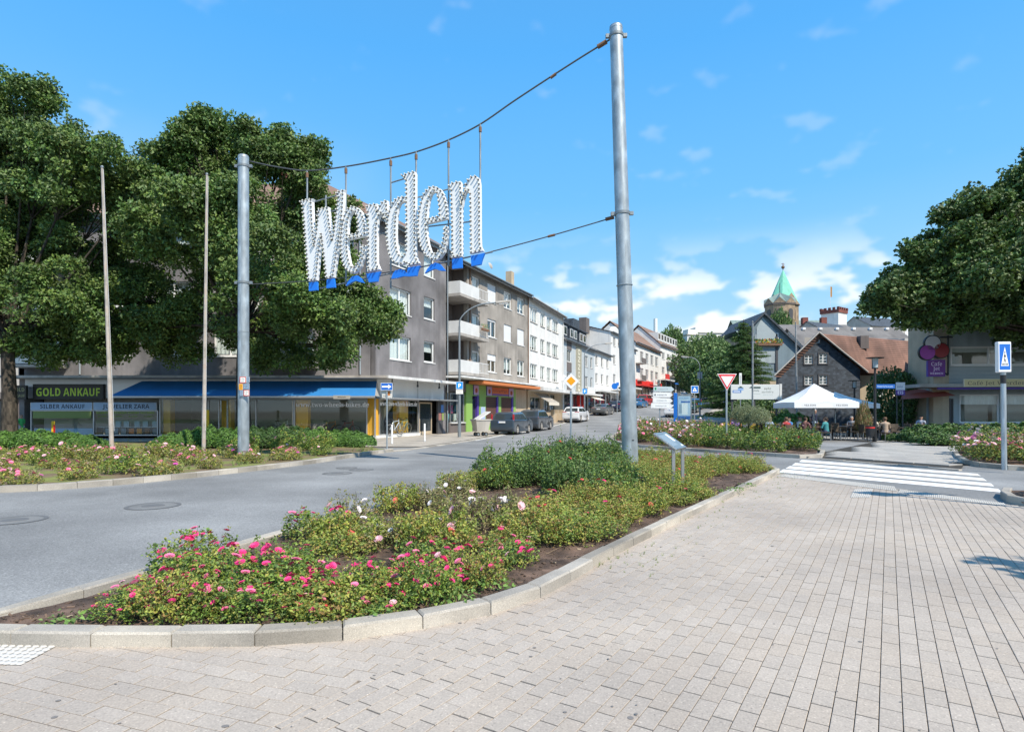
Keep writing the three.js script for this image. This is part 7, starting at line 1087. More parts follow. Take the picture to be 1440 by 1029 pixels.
// bicycles in the shop windows
function bicycle(label, [X, y, D], turnA, mat) {
  const o = thing('bicycle', label, 'bicycle', [X, y, -D], turnA), wx = 0.52, r = 0.33;
  for (const s of [-1, 1]) { const w = part(o, 'wheel', new THREE.TorusGeometry(r, 0.018, 8, 32).translate(s * wx, r, 0), M.rubber); part(w, 'rim', new THREE.TorusGeometry(r - 0.03, 0.01, 6, 28).translate(s * wx, r, 0), M.wallPale); const sp = []; for (let i = 0; i < 8; i++) sp.push(bar([s * wx, r, 0], [s * wx + Math.cos(i * tau / 8) * r * 0.92, r + Math.sin(i * tau / 8) * r * 0.92, 0], 0.004, 0.004, 4)); part(w, 'spokes', join(sp), M.steel); }
  part(o, 'frame', join([bar([-wx, r, 0], [-0.05, r - 0.04, 0], 0.014), bar([-wx, r, 0], [-0.18, 0.78, 0], 0.012), bar([-0.05, r - 0.04, 0], [-0.2, 0.86, 0], 0.018), bar([-0.18, 0.78, 0], [0.34, 0.84, 0], 0.018), bar([-0.05, r - 0.04, 0], [0.36, 0.74, 0], 0.02), bar([0.34, 0.94, 0], [0.38, 0.66, 0], 0.02), bar([0.38, 0.66, 0], [wx, r, 0], 0.015)]), mat);
  part(o, 'saddle', rbx(0.26, 0.06, 0.14, 0.03, -0.22, 0.9, 0), M.black); part(o, 'handlebar', join([bar([0.34, 1.0, -0.28], [0.34, 1.0, 0.28], 0.012), bar([0.34, 0.94, 0], [0.34, 1.0, 0], 0.015)]), M.black); part(o, 'chainring', new THREE.TorusGeometry(0.09, 0.012, 6, 20).translate(-0.05, r - 0.04, 0.03), M.steel);
  return o;
}
bicycle('pale blue bicycle standing in the street side shop window', [-7.25, 0.2, 36.6], 1.1, carPaint(0.5, 0.6, 0.66, 0)); bicycle('teal bicycle standing behind the pale blue one in the shop', [-7.0, 0.2, 38.2], 1.15, carPaint(0.1, 0.3, 0.33, 0));
[['red', 0.4, 0.03, 0.03, -10.1], ['orange', 0.6, 0.18, 0.03, -11.4], ['black', 0.02, 0.02, 0.02, -12.6], ['white', 0.7, 0.7, 0.7, -14.4], ['dark green', 0.02, 0.1, 0.05, -16.2], ['grey', 0.2, 0.2, 0.2, -19.0]].forEach(([n, r, g, b, x], i) => bicycle(`${n} bicycle standing in the bicycle shop window under the awning`, [x, 0.12, 36.2 + (i % 2) * 0.6], (i % 2 ? 0.25 : -0.2), carPaint(r, g, b, 0)));
// ================================================================ terrace: parasols, tables, chairs
function parasol(label, [X, D], size, eave, apex, turnA, print) {
  const o = thing('parasol', label, 'parasol', [X, 0.03, -D], turnA), h = size / 2, tb = new TB(), c = [[-h, eave, h], [h, eave, h], [h, eave, -h], [-h, eave, -h]], ap = [0, apex, 0];
  for (let i = 0; i < 4; i++) { const a = c[i], b = c[(i + 1) % 4], m = [(a[0] + b[0]) / 2, eave + 0.02, (a[2] + b[2]) / 2]; for (const [p, q] of [[a, m], [m, b]]) { const N = 5; for (let k = 0; k < N; k++) { const P = (w, t) => { const sag = -0.10 * Math.sin(t * Math.PI); return [mix(w[0], ap[0], t), mix(w[1], ap[1], t) + sag, mix(w[2], ap[2], t)]; }; tb.quad(P(p, k / N), P(q, k / N), P(q, (k + 1) / N), P(p, (k + 1) / N)); } } }
  const cn = part(o, 'canopy', tb.geo(), M.parasol), v = 0.3;
  for (let i = 0; i < 4; i++) { const w = part(cn, 'valance', bx(size, v, 0.015), M.parasol, [[0, eave - v / 2, h], [h, eave - v / 2, 0], [0, eave - v / 2, -h], [-h, eave - v / 2, 0]][i], [0, i * Math.PI / 2, 0]); if (print && i === 0) for (const x of [-size * 0.27, size * 0.22]) part(cn, 'lettering', face(0.75, 0.16), print, [x, eave - v / 2, h + 0.012]); }
  part(o, 'mast', cyl(0.05, 0.045, apex, 0, 0, 0, 14), M.galv); const rib = []; for (const p of c) rib.push(bar([0, apex - 0.12, 0], [p[0] * 0.98, p[1] - 0.04, p[2] * 0.98], 0.018)); for (let i = 0; i < 4; i++) rib.push(bar([0, eave - 0.3, 0], [c[i][0] * 0.5, mix(c[i][1], apex, 0.5) - 0.12, c[i][2] * 0.5], 0.015)); rib.forEach(g => part(o, 'rib', g, M.galv)); part(o, 'base', rbx(0.9, 0.1, 0.9, 0.03, 0, 0.05, 0), M.concrete); return o;
}
const vel = printMat(256, 52, (c, w, h) => { c.fillStyle = '#e8e8e8'; c.fillRect(0, 0, w, h); words(c, '♗ VELTINS', w / 2, h * 0.55, 42, '#2a2e2c', 'serif', 'bold', w * 0.96); });
{ const D = 33.6, X = xAt(1145, D); parasol('large white parasol with dark lettering over the terrace tables', [X, D], 3.35, yAt(567, D), yAt(543, D) + 0.12, -0.10, vel); parasol('second white parasol half hidden behind the lettered one', [xAt(1175, 39.5), 39.5], 3.6, 2.1, 2.9, 0.2); }
const wicker = std({ map: grainTex(131, [0.34, 0.30, 0.255], 0.5, 0.2, 0.1, 6), roughness: 0.9 });
const chairProto = (() => { const o = thing('terrace_chair', 'brown wicker terrace chair at a table under the white parasol', 'chair', [0, 0, 0], 0, 'wicker chairs on the cafe terrace'); part(o, 'seat', rbx(0.46, 0.06, 0.46, 0.02, 0, 0.43, 0), wicker); const b = []; for (let i = 0; i < 7; i++) { const t = (i - 3) / 3; b.push(rbx(0.085, 0.42, 0.03, 0.01).rotateY(-t * 0.35).translate(t * 0.2, 0.66, -0.23 + t * t * 0.05)); } part(o, 'backrest', join(b), wicker); for (const x of [-0.2, 0.2]) for (const z of [-0.2, 0.2]) part(o, 'leg', bar([x, 0.42, z], [x * 1.12, 0, z * 1.12], 0.016), M.steel); for (const s of [-1, 1]) part(o, 'armrest', join([rbx(0.05, 0.03, 0.4, 0.01, s * 0.24, 0.64, -0.02), bar([s * 0.24, 0.43, 0.16], [s * 0.24, 0.63, 0.16], 0.014)]), wicker); return o; })();
const tableProto = (() => { const o = thing('terrace_table', 'small dark square table on the cafe terrace under the parasol', 'table', [0, 0, 0], 0, 'tables on the cafe terrace'); part(o, 'table_top', rbx(0.8, 0.04, 0.8, 0.015, 0, 0.73, 0), M.frameDark); part(o, 'column', cyl(0.04, 0.04, 0.7, 0, 0.02, 0, 12), M.galvDark); part(o, 'foot', join([rbx(0.6, 0.03, 0.08, 0.01, 0, 0.02, 0), rbx(0.08, 0.03, 0.6, 0.01, 0, 0.02, 0)]), M.galvDark); return o; })();
const tabs = [[14.6, 32.4], [16.6, 32.6], [18.6, 33.4], [20.3, 32.6], [15.6, 35.4], [18.0, 36.2], [20.6, 35.8], [21.8, 34.0]]; let nc = 0; const seats = [];
tabs.forEach(([x, d], i) => { (i ? dup(tableProto, [x, 0.045, -d], i * 0.4) : (tableProto.position.set(x, 0.045, -d), 0)); for (let k = 0; k < 4; k++) { if ((i * 4 + k) % 7 === 5) continue; const a = i * 0.4 + k * Math.PI / 2 + 0.2, r = 0.78, cx = x + Math.sin(a) * r, cz = -d + Math.cos(a) * r, t = a + Math.PI; seats.push([cx, cz, t]); if (nc++) dup(chairProto, [cx, 0.045, cz], t); else { chairProto.position.set(cx, 0.045, cz); chairProto.rotation.y = t; } } });

// ================================================================ people: one skin each, meshed from tapered capsules
function figure(bones, extra, res, size, center) {          // bones: [a, b, ra, rb, region]
  const mc = new MarchingCubes(res, new THREE.MeshBasicMaterial(), false, false, 120000), h = size / 2, f = mc.field; mc.isolation = 0;
  const sd = (p, [a, b, ra, rb]) => { const bx_ = b[0] - a[0], by = b[1] - a[1], bz = b[2] - a[2], l = bx_ * bx_ + by * by + bz * bz || 1e-9, t = clamp(((p[0] - a[0]) * bx_ + (p[1] - a[1]) * by + (p[2] - a[2]) * bz) / l); return Math.hypot(p[0] - a[0] - bx_ * t, p[1] - a[1] - by * t, p[2] - a[2] - bz * t) - mix(ra, rb, t); };
  const k = 0.028, bb = bones.map(([a, b, ra, rb]) => { const r = Math.max(ra, rb) + 0.05; return [Math.min(a[0], b[0]) - r, Math.max(a[0], b[0]) + r, Math.min(a[1], b[1]) - r, Math.max(a[1], b[1]) + r, Math.min(a[2], b[2]) - r, Math.max(a[2], b[2]) + r]; }), val = p => { let d = 0.05; for (let i = 0; i < bones.length; i++) { const b = bones[i], q0 = bb[i]; if (p[0] < q0[0] || p[0] > q0[1] || p[1] < q0[2] || p[1] > q0[3] || p[2] < q0[4] || p[2] > q0[5]) continue; const e = sd(p, b); if (e > d + k) continue; const q = clamp(0.5 + 0.5 * (d - e) / k); d = mix(d, e, q) - k * q * (1 - q); } return d; };
  for (let z = 0; z < res; z++) for (let y = 0; y < res; y++) for (let x = 0; x < res; x++) { const p = [(x - res / 2) / (res / 2) * h + center[0], (y - res / 2) / (res / 2) * h + center[1], (z - res / 2) / (res / 2) * h + center[2]]; f[x + y * res + z * res * res] = -val(p); }
  mc.update(); const n = mc.count, pos = new Float32Array(n * 3), g = new THREE.BufferGeometry(); for (let i = 0; i < n; i++) for (let c = 0; c < 3; c++) pos[i * 3 + c] = mc.positionArray[i * 3 + c] * h + center[c];
  g.setAttribute('position', new THREE.BufferAttribute(pos, 3)); let q = mergeVertices(g, 1e-4); q.computeVertexNormals();
  const reg = []; const pp = q.attributes.position; for (let i = 0; i < pp.count; i++) { const p = [pp.getX(i), pp.getY(i), pp.getZ(i)]; let best = 9, r = 0; for (const b of bones) { const d = sd(p, b); if (d < best) { best = d; r = b[4]; } } if (extra) r = extra(p, r); reg.push(r); }
  return { g: q, reg };
}
// regions: 0 skin, 1 top, 2 trousers, 3 shoes, 4 hair
function handBones(w, d, side) { const [x, y, z] = w, f = [], dx = d[0], dy = d[1], dz = d[2], sx = side; const P = (a, b, c) => [x + dx * a + sx * c, y + dy * a, z + dz * a + b]; f.push([P(0, 0, 0), P(0.08, 0, 0), 0.026, 0.034, 0]); [[-0.03, 0.07], [-0.01, 0.085], [0.01, 0.08], [0.03, 0.062]].forEach(([o, l]) => { f.push([P(0.09, o, 0), P(0.09 + l * 0.55, o, 0.004), 0.0095, 0.009, 0]); f.push([P(0.09 + l * 0.55, o, 0.004), P(0.09 + l, o, -0.012), 0.009, 0.008, 0]); }); f.push([P(0.03, -0.03, 0), P(0.075, -0.055, -0.01), 0.012, 0.009, 0]); return f; }
const headBones = (x, y, z, fz) => [[[x, y - 0.12, z], [x, y - 0.02, z], 0.055, 0.055, 0], [[x, y + 0.03, z + fz * 0.012], [x, y + 0.12, z - fz * 0.01], 0.078, 0.092, 0], [[x, y + 0.0, z + fz * 0.045], [x, y + 0.06, z + fz * 0.05], 0.045, 0.05, 0], [[x, y + 0.05, z + fz * 0.1], [x, y + 0.075, z + fz * 0.085], 0.014, 0.01, 0], [[x - 0.088, y + 0.05, z], [x - 0.088, y + 0.08, z], 0.014, 0.016, 0], [[x + 0.088, y + 0.05, z], [x + 0.088, y + 0.08, z], 0.014, 0.016, 0], [[x, y + 0.1, z - fz * 0.03], [x, y + 0.14, z - fz * 0.01], 0.092, 0.088, 4]];
function pose(o) { // standing / walking / sitting, facing +z
  const { hip = 0.92, st = 0.1, sit = false, arm = [[-0.24, 1.12, 0.0], [-0.25, 0.88, 0.08]], arm2 = [[0.24, 1.12, 0.0], [0.25, 0.88, 0.08]], lean = 0 } = o, B = [], sh = hip + 0.50, L = (y, z = 0) => z + (y - hip) * lean;
  B.push([[0, hip, 0], [0, hip + 0.2, L(hip + 0.2)], 0.145, 0.13, 1], [[0, hip + 0.2, L(hip + 0.2)], [0, hip + 0.42, L(hip + 0.42)], 0.13, 0.15, 1], [[-0.13, sh - 0.04, L(sh)], [0.13, sh - 0.04, L(sh)], 0.09, 0.09, 1], [[0, sh - 0.02, L(sh)], [0, sh + 0.06, L(sh)], 0.07, 0.055, 0], [[-0.09, hip, 0], [0.09, hip, 0], 0.125, 0.125, 2]);
  B.push(...headBones(0, sh + 0.12, L(sh) + 0.02, 1));
  for (const s of [-1, 1]) {
    const A = s < 0 ? arm : arm2, S = [s * 0.2, sh - 0.05, L(sh)], E = A[0], W = A[1]; B.push([S, E, 0.058, 0.045, 1], [E, W, 0.043, o.sleeve ? 0.034 : 0.03, o.sleeve ? 1 : 0]); const d = [W[0] - E[0], W[1] - E[1], W[2] - E[2]], l = Math.hypot(...d); B.push(...handBones(W, d.map(v => v / l), -s));
    if (sit) { const K = [s * 0.12, hip + 0.02, 0.42], N = [s * 0.12, 0.09, 0.40]; B.push([[s * 0.09, hip, 0], K, 0.09, 0.065, 2], [K, N, 0.062, 0.042, 2], [[N[0], 0.045, N[2] - 0.04], [N[0], 0.035, N[2] + 0.16], 0.042, 0.036, 3]); }
    else { const f = s * st, K = [s * 0.095, hip * 0.53, f * 0.55 + 0.04], N = [s * 0.09, 0.1, f]; B.push([[s * 0.09, hip - 0.02, 0], K, 0.092, 0.065, 2], [K, N, 0.062, 0.042, 2], [[N[0], 0.05, N[2] - 0.04], [N[0], 0.035, N[2] + 0.17], 0.045, 0.036, 3]); }
  }
  return B;
}
const hairCut = p => p;
const POSES = {};
const mk = (k, o, size, cy) => POSES[k] = figure(pose(o), null, 100, size, [0, cy, o.sit ? 0.15 : 0.03]);
mk('stand', { st: 0.06, sleeve: true, arm: [[-0.25, 1.14, -0.04], [-0.24, 0.93, 0.08]], arm2: [[0.25, 1.14, -0.02], [0.25, 0.92, 0.06]] }, 1.9, 0.87);
mk('walk', { st: 0.2, arm: [[-0.24, 1.13, 0.1], [-0.22, 0.98, 0.25]], arm2: [[0.25, 1.14, -0.08], [0.24, 0.9, -0.1]] }, 1.9, 0.87);
mk('sit', { sit: true, hip: 0.52, lean: 0.12, arm: [[-0.26, 0.76, 0.12], [-0.16, 0.78, 0.34]], arm2: [[0.26, 0.76, 0.12], [0.16, 0.78, 0.34]] }, 1.5, 0.63);
const skinMat = new THREE.MeshStandardMaterial({ vertexColors: true, roughness: 0.8 });
function person(label, k, cols, [x, y, z], turnA, sc = 1, group) {
  const { g, reg } = POSES[k], q = g.clone(), c = new Float32Array(reg.length * 3), C = [cols.skin || [0.45, 0.26, 0.18], cols.top, cols.legs, cols.shoes || [0.03, 0.03, 0.03], cols.hair]; reg.forEach((r, i) => c.set(C[r], i * 3)); q.setAttribute('color', new THREE.BufferAttribute(c, 3));
  const o = thing('person', label, 'person', [x, y, z], turnA, group); part(o, 'body', q, skinMat); o.scale.setScalar(sc);
  const P = k === 'sit' ? [1.14, 0.16] : [1.54, 0.02]; for (const s of [-1, 1]) part(o, 'eye', new THREE.SphereGeometry(0.011, 8, 6), M.black, [s * 0.035, P[0] + 0.075, P[1] + 0.085]);
  part(o, 'mouth', rbx(0.04, 0.008, 0.01, 0.003), std({ color: lin(0.3, 0.08, 0.07) }), [0, P[0] + 0.01, P[1] + 0.092]);
  return o;
}
{ const D = 36.5; person('grey haired man in navy sweater and pale jeans standing before the tables', 'stand', { top: [0.012, 0.02, 0.05], legs: [0.32, 0.42, 0.5], hair: [0.45, 0.44, 0.42] }, [xAt(1146, D), 0.045, -D], 0.6, 0.98); }
{ const D = 45.5, o = person('person in pale blue shirt with shoulder bag walking away down the lane', 'walk', { top: [0.42, 0.50, 0.62], legs: [0.012, 0.012, 0.016], hair: [0.03, 0.02, 0.018] }, [xAt(1249, D), 0.045, -D], Math.PI + 0.1, 1.06); }
{ const D = 45.5, o = thing('shoulder_bag', 'brown shoulder bag carried by the person in pale blue shirt', 'bag', [xAt(1249, D) - 0.3, 0.96, -D + 0.02], 0.3); part(o, 'pouch', rbx(0.14, 0.36, 0.36, 0.05), std({ color: lin(0.07, 0.035, 0.025) })); part(o, 'strap', tube([[0, 0.17, 0], [0.14, 0.42, 0.02], [0.26, 0.55, 0]], 0.014, 14, 6), M.rust); }
{ const D = 33; person('person in bright green shirt behind the evergreen hedge by the gold shop', 'walk', { top: [0.08, 0.50, 0.14], legs: [0.6, 0.6, 0.62], hair: [0.30, 0.16, 0.12] }, [xAt(29, D), 0.04, -D], 1.2, 0.80); }
[['blue shirt', [0.06, 0.22, 0.5]], ['pale blue shirt', [0.35, 0.45, 0.65]], ['white shirt', [0.7, 0.7, 0.7]], ['brown patterned top', [0.16, 0.07, 0.06]], ['dark grey jacket', [0.04, 0.04, 0.045]], ['beige top', [0.4, 0.3, 0.22]], ['black shirt', [0.015, 0.015, 0.018]], ['grey shirt', [0.2, 0.21, 0.23]], ['red top', [0.4, 0.04, 0.04]], ['teal shirt', [0.05, 0.25, 0.26]], ['cream blouse', [0.6, 0.55, 0.45]], ['navy polo shirt', [0.02, 0.03, 0.1]], ['olive jacket', [0.12, 0.13, 0.06]], ['pink blouse', [0.6, 0.3, 0.32]]].forEach(([n, c], i) => {
  const s = seats[[1, 2, 5, 6, 9, 13, 17, 21, 0, 4, 11, 15, 19, 23][i]], t = s[2]; person(`person in ${n} seated at a table under the white parasol`, 'sit', { top: c, legs: [[0.03, 0.04, 0.08], [0.02, 0.02, 0.02], [0.1, 0.1, 0.14]][i % 3], hair: [[0.03, 0.02, 0.015], [0.35, 0.34, 0.32], [0.12, 0.07, 0.04]][i % 3] }, [s[0], 0.0, s[1]], t, 0.98);
});
{ const D = 38; person('person in pale shirt sitting low by the cafe hedge', 'sit', { top: [0.4, 0.42, 0.5], legs: [0.02, 0.02, 0.03], hair: [0.05, 0.03, 0.02] }, [xAt(1296, D), 0.0, -D], -0.8, 1); const c = dup(chairProto, [xAt(1296, D), 0.045, -D], -0.8, 'brown wicker chair standing alone by the cafe hedge'); delete c.userData.group; }
// ================================================================ vegetation
const pick = (r, a) => a[Math.min(a.length - 1, r() * a.length | 0)];
const vary = (r, c, k = 0.25) => { const m = 1 + (r() - 0.5) * 2 * k; return [c[0] * m, c[1] * m, c[2] * m]; };
// one leaf: folded diamond into tb
function leafInto(tb, p, n, s, w, col, r) {
  const a = r() * tau, up = Math.abs(n[1]) > 0.9 ? [1, 0, 0] : [0, 1, 0], t = [n[1] * up[2] - n[2] * up[1], n[2] * up[0] - n[0] * up[2], n[0] * up[1] - n[1] * up[0]], tl = Math.hypot(...t) || 1; for (let i = 0; i < 3; i++) t[i] /= tl;
  const b = [n[1] * t[2] - n[2] * t[1], n[2] * t[0] - n[0] * t[2], n[0] * t[1] - n[1] * t[0]], ca = Math.cos(a), sa = Math.sin(a), d = [0, 1, 2].map(i => t[i] * ca + b[i] * sa), e = [0, 1, 2].map(i => -t[i] * sa + b[i] * ca), f = 0.25 * w;
  const P = (u, v, h) => [p[0] + d[0] * u * s + e[0] * v * s + n[0] * h * s, p[1] + d[1] * u * s + e[1] * v * s + n[1] * h * s, p[2] + d[2] * u * s + e[2] * v * s + n[2] * h * s];
  const A = P(-0.5, 0, 0), B = P(0.5, 0, 0), L = P(0, w * 0.5, f), R = P(0, -w * 0.5, f); tb.tri(A, B, L, col); tb.tri(A, R, B, col);
}
const rndN = (r, bias = 0.4) => { let x = r() * 2 - 1, y = r() * 2 - 1 + bias, z = r() * 2 - 1; const l = Math.hypot(x, y, z) || 1; return [x / l, y / l, z / l]; };
// ---------------------------------------------------------------- trees
function clumpGeo(seed, n, rad, leaf, width, cols) { const r = rng(seed), tb = new TB(); for (let i = 0; i < n; i++) { const d = rndN(r, 0), q = rad * Math.cbrt(r()); leafInto(tb, [d[0] * q, d[1] * q * 0.7, d[2] * q], rndN(r, 0.55), leaf * (0.7 + r() * 0.6), width, vary(r, pick(r, cols), 0.25), r); } return tb.geo(0); }
function tree(name, label, [X, D, y0], trunkTop, tr, lobes, geo, perM3, o = {}) { // lobes: [x, y, z, r] in world metres (z = distance ahead)
  const t = thing(name, label, 'tree', [X, y0, -D], 0, o.group), r = rng(o.seed || 5);
  const L = [], tt = [o.leanX || 0, trunkTop, 0];
  const tg = new THREE.CylinderGeometry(tr * 0.72, tr * 1.05, trunkTop, 14, 6); { const p = tg.attributes.position; for (let i = 0; i < p.count; i++) { const y = p.getY(i) / trunkTop + 0.5, fl = 1 + 0.35 * Math.exp(-y * 14); p.setXYZ(i, p.getX(i) * fl + Math.sin(y * 5 + D) * tr * 0.25 * y + tt[0] * y, p.getY(i) + trunkTop / 2, p.getZ(i) * fl); } } L.push(tg);
  for (const [x, y, z, rr] of lobes) { const e = [x - X, y - y0, -(z - D)], m = [mix(tt[0], e[0], 0.45) + (r() - 0.5) * rr * 0.5, mix(tt[1], e[1], 0.35), mix(tt[2], e[2], 0.45) + (r() - 0.5) * rr * 0.5], w = tr * clamp(0.16 + rr * 0.06, 0.12, 0.42); L.push(bar([tt[0] * 0.98, tt[1] - 0.4, 0], m, w * 1.2, w * 0.85, 8), bar(m, e, w * 0.85, w * 0.25, 7)); for (let k = 0; k < 5; k++) { const d = rndN(r, 0.2); L.push(bar([mix(m[0], e[0], 0.5), mix(m[1], e[1], 0.5), mix(m[2], e[2], 0.5)], [e[0] + d[0] * rr * 0.8, e[1] + d[1] * rr * 0.8, e[2] + d[2] * rr * 0.8], w * 0.35, w * 0.08, 5)); } }
  part(t, 'trunk', uvm(join(L)), M.bark);
  const subs = []; for (const [x, y, z, rr] of lobes) { const n = Math.round(8 + rr * 5); for (let i = 0; i < n; i++) { const d = rndN(r, 0.12), q = rr * (0.35 + 0.75 * r()); subs.push([x + d[0] * q, y + d[1] * q, z - d[2] * q, Math.max(0.35, rr * (0.14 + 0.24 * r()))]); } }
  const mats = [], cols = [], q = new THREE.Quaternion(), m4 = new THREE.Matrix4();
  for (const [x, y, z, rr] of subs) { const n = Math.round(perM3 * rr * rr * 3.6); for (let i = 0; i < n; i++) { const d = rndN(r, 0.15), s = rr * (0.15 + 1.1 * Math.pow(r(), 0.75)) * (0.95 + 0.95 * fbm(x + d[0] * 1.9, y + d[1] * 1.9, z + d[2] * 1.9, 3)); const p = [x - X + d[0] * s, y - y0 + d[1] * s * 0.9, -(z - D) + d[2] * s]; if (fbm(p[0] * 0.55 + X, p[1] * 0.55, p[2] * 0.55, 3) < -0.12 + (o.gap || 0)) continue; q.setFromEuler(new THREE.Euler((r() - 0.5) * 0.9, r() * tau, (r() - 0.5) * 0.9)); const k = 0.75 + r() * 0.6; m4.compose(new THREE.Vector3(...p), q, new THREE.Vector3(k, k, k)); mats.push(m4.clone()); const v = 0.66 + r() * 0.68; cols.push([v * (0.82 + r() * 0.3), v * 0.97, v * (0.8 + r() * 0.3)]); } }
  const im = new THREE.InstancedMesh(geo, M.leafV, mats.length); mats.forEach((m, i) => { im.setMatrixAt(i, m); im.setColorAt(i, new THREE.Color().setRGB(...cols[i])); }); im.name = 'crown'; im.userData.kind = 'stuff'; t.add(im); return t;
}
const oakCols = [[0.07, 0.115, 0.024], [0.095, 0.145, 0.03], [0.05, 0.088, 0.021], [0.13, 0.175, 0.04], [0.085, 0.13, 0.026]];
const oakG = clumpGeo(201, 46, 0.42, 0.15, 0.62, oakCols), mapleG = clumpGeo(202, 40, 0.46, 0.19, 0.85, [[0.065, 0.105, 0.022], [0.045, 0.08, 0.020], [0.10, 0.14, 0.03]]);
const lobesPx = (D, L, dzs) => { const r = rng(D * 10); return L.map(([x, y, p, dz]) => { const d = D + (dz ?? (r() - 0.5) * 4.5); return [xAt(x, d), yAt(y, d), d, p * d / FL]; }); };
tree('oak_tree', 'tall oak with bare dark trunk beside the gold shop', [xAt(12, 25.5), 25.5, 0.05], yAt(470, 25.5), 0.30, lobesPx(26, [[-60, 240, 95], [10, 180, 66], [-10, 300, 75], [60, 235, 66], [110, 235, 52], [150, 275, 44], [80, 310, 42, 2], [-50, 380, 66], [30, 410, 36], [95, 360, 46, 1], [100, 425, 52, -1], [70, 485, 42, 0.5], [130, 480, 44, 1], [170, 340, 48], [-10, 455, 40, 1], [190, 290, 40, 1], [205, 255, 26, 0], [40, 135, 30, 0], [-20, 125, 34, 0]]), oakG, 26, { seed: 11 });
tree('oak_tree', 'broad leafy oak behind the pole with the hydrant plates', [xAt(342, 27), 27, 0.05], yAt(455, 27), 0.32, lobesPx(27, [[285, 232, 48], [274, 180, 20, 0], [300, 178, 16, 1], [262, 205, 18, 0], [335, 205, 22, 1], [350, 195, 15, 0], [375, 242, 46], [393, 205, 17, 0], [418, 245, 34, 0], [440, 215, 14, 1], [330, 320, 76, -2], [420, 320, 62], [262, 330, 62], [215, 330, 46, 0], [215, 420, 56, 1], [370, 400, 76, -3], [290, 430, 62], [455, 390, 54], [440, 450, 56, -2], [505, 445, 42, 0], [543, 455, 26, 1], [480, 492, 30, 0], [400, 480, 40, 1], [240, 480, 40, 1], [490, 310, 20, 2], [340, 480, 40, 2], [185, 465, 40, 0], [235, 260, 40, 1], [300, 290, 50, 2], [243, 225, 22, 0], [160, 410, 50, 1], [130, 450, 36, 2]]), oakG, 24, { seed: 12 });
tree('maple_tree', 'dense dark maple crown hanging over the cafe', [xAt(1500, 36), 36, 0.05], yAt(470, 36), 0.4, lobesPx(36, [[1240, 424, 24, -1], [1272, 408, 38, 0], [1310, 385, 52, 0], [1300, 440, 30, 0], [1345, 425, 46, 1], [1360, 340, 58, 0], [1395, 380, 66, -2], [1405, 300, 56, 1], [1445, 275, 36, 0], [1440, 335, 62, -2], [1400, 440, 36, 1], [1450, 430, 50, 0], [1500, 310, 90, 0], [1520, 400, 90, 1], [1490, 245, 55], [1560, 270, 90], [1590, 360, 100], [1370, 448, 26, -1]]), mapleG, 24, { seed: 13, gap: -0.05 });
tree('maple_tree', 'young maple beside the paved square near the crossing', [11.2, 1.2, 0.02], 2.9, 0.13, [[8.3, 5.0, 1.9, 0.7], [8.9, 4.4, 1.8, 0.5], [9.9, 4.5, 0.9, 1.4], [11.4, 5.6, 1.2, 1.8], [12.6, 5.0, 0.4, 1.6], [11.4, 6.9, 0.8, 1.5], [10.2, 6.2, 0.3, 1.3]], mapleG, 10, { seed: 14, gap: 0.1 });
// far trees: one crown each, cloned
function farTree(seed, cols, tall) { const r = rng(seed), tb = new TB(); for (let i = 0; i < 5200; i++) { const d = rndN(r, 0.1), s = 0.42 + 0.56 * Math.pow(r(), 0.4), l = 1 + 0.5 * fbm(d[0] * 1.6 + seed, d[1] * 1.6, d[2] * 1.6, 3); leafInto(tb, [d[0] * s * l * 0.5, 0.56 + d[1] * s * l * 0.44, d[2] * s * l * 0.5], rndN(r, 0.5), 0.045 * (0.6 + r() * 0.8), 0.8, vary(r, pick(r, cols), 0.3), r); } return tb.geo(0); }
const farG = [farTree(301, [[0.07, 0.12, 0.03], [0.09, 0.15, 0.035], [0.055, 0.095, 0.025]]), farTree(302, [[0.10, 0.15, 0.045], [0.12, 0.17, 0.055], [0.08, 0.12, 0.04]]), farTree(303, [[0.045, 0.085, 0.025], [0.06, 0.11, 0.03]])];
const ftProto = farG.map((g, i) => { const t = new THREE.Group(); const tk = new THREE.Mesh(bar([0, 0, 0], [0, 0.6, 0], 0.03, 0.012, 7), M.bark); tk.name = 'trunk'; const c = new THREE.Mesh(g, M.leafV); c.name = 'crown'; t.add(tk, c); return t; });
let ftn = 0;
function placeFar(kind, pxm, pyTop, D, w, label, group) { const base = gy(D) - 0.5, h = yAt(pyTop, D) - base, t = ftProto[kind].clone(); t.name = numbered('broadleaf_tree'); scene.add(t); t.position.set(xAt(pxm, D), base, -D); t.scale.set(w, h, w); t.rotation.y = (ftn++) * 1.7; t.userData = { label, category: 'tree' }; if (group) t.userData.group = group; }
placeFar(0, 945, 457, 175, 9, 'slender tall tree rising above the brown roofed town houses');
placeFar(0, 912, 467, 210, 12, 'round green tree behind the radio mast');
placeFar(1, 985, 472, 118, 11, 'pale green willow hanging over the top of the street');
placeFar(1, 1003, 470, 125, 10, 'second pale green willow beside the conifer');
for (const [x, y, D, w, k] of [[972, 505, 150, 12, 2], [985, 500, 112, 8, 2], [1000, 500, 104, 9, 2], [1012, 490, 98, 9, 0], [1025, 505, 92, 8, 2], [978, 495, 165, 13, 0]]) placeFar(k, x, y, D, w, 'dark leafy tree lining the pavement at the head of the street', 'trees at the head of the street');
placeFar(0, 1099, 434, 150, 8, 'bushy green tree in front of the abbey church');
placeFar(1, 1208, 448, 170, 12, 'light green tree beside the battlement tower');
placeFar(2, 1084, 520, 66, 5, 'green bush tree beside the blue grey house'); placeFar(1, 1070, 555, 52, 5, 'leafy shrub behind the billboard');
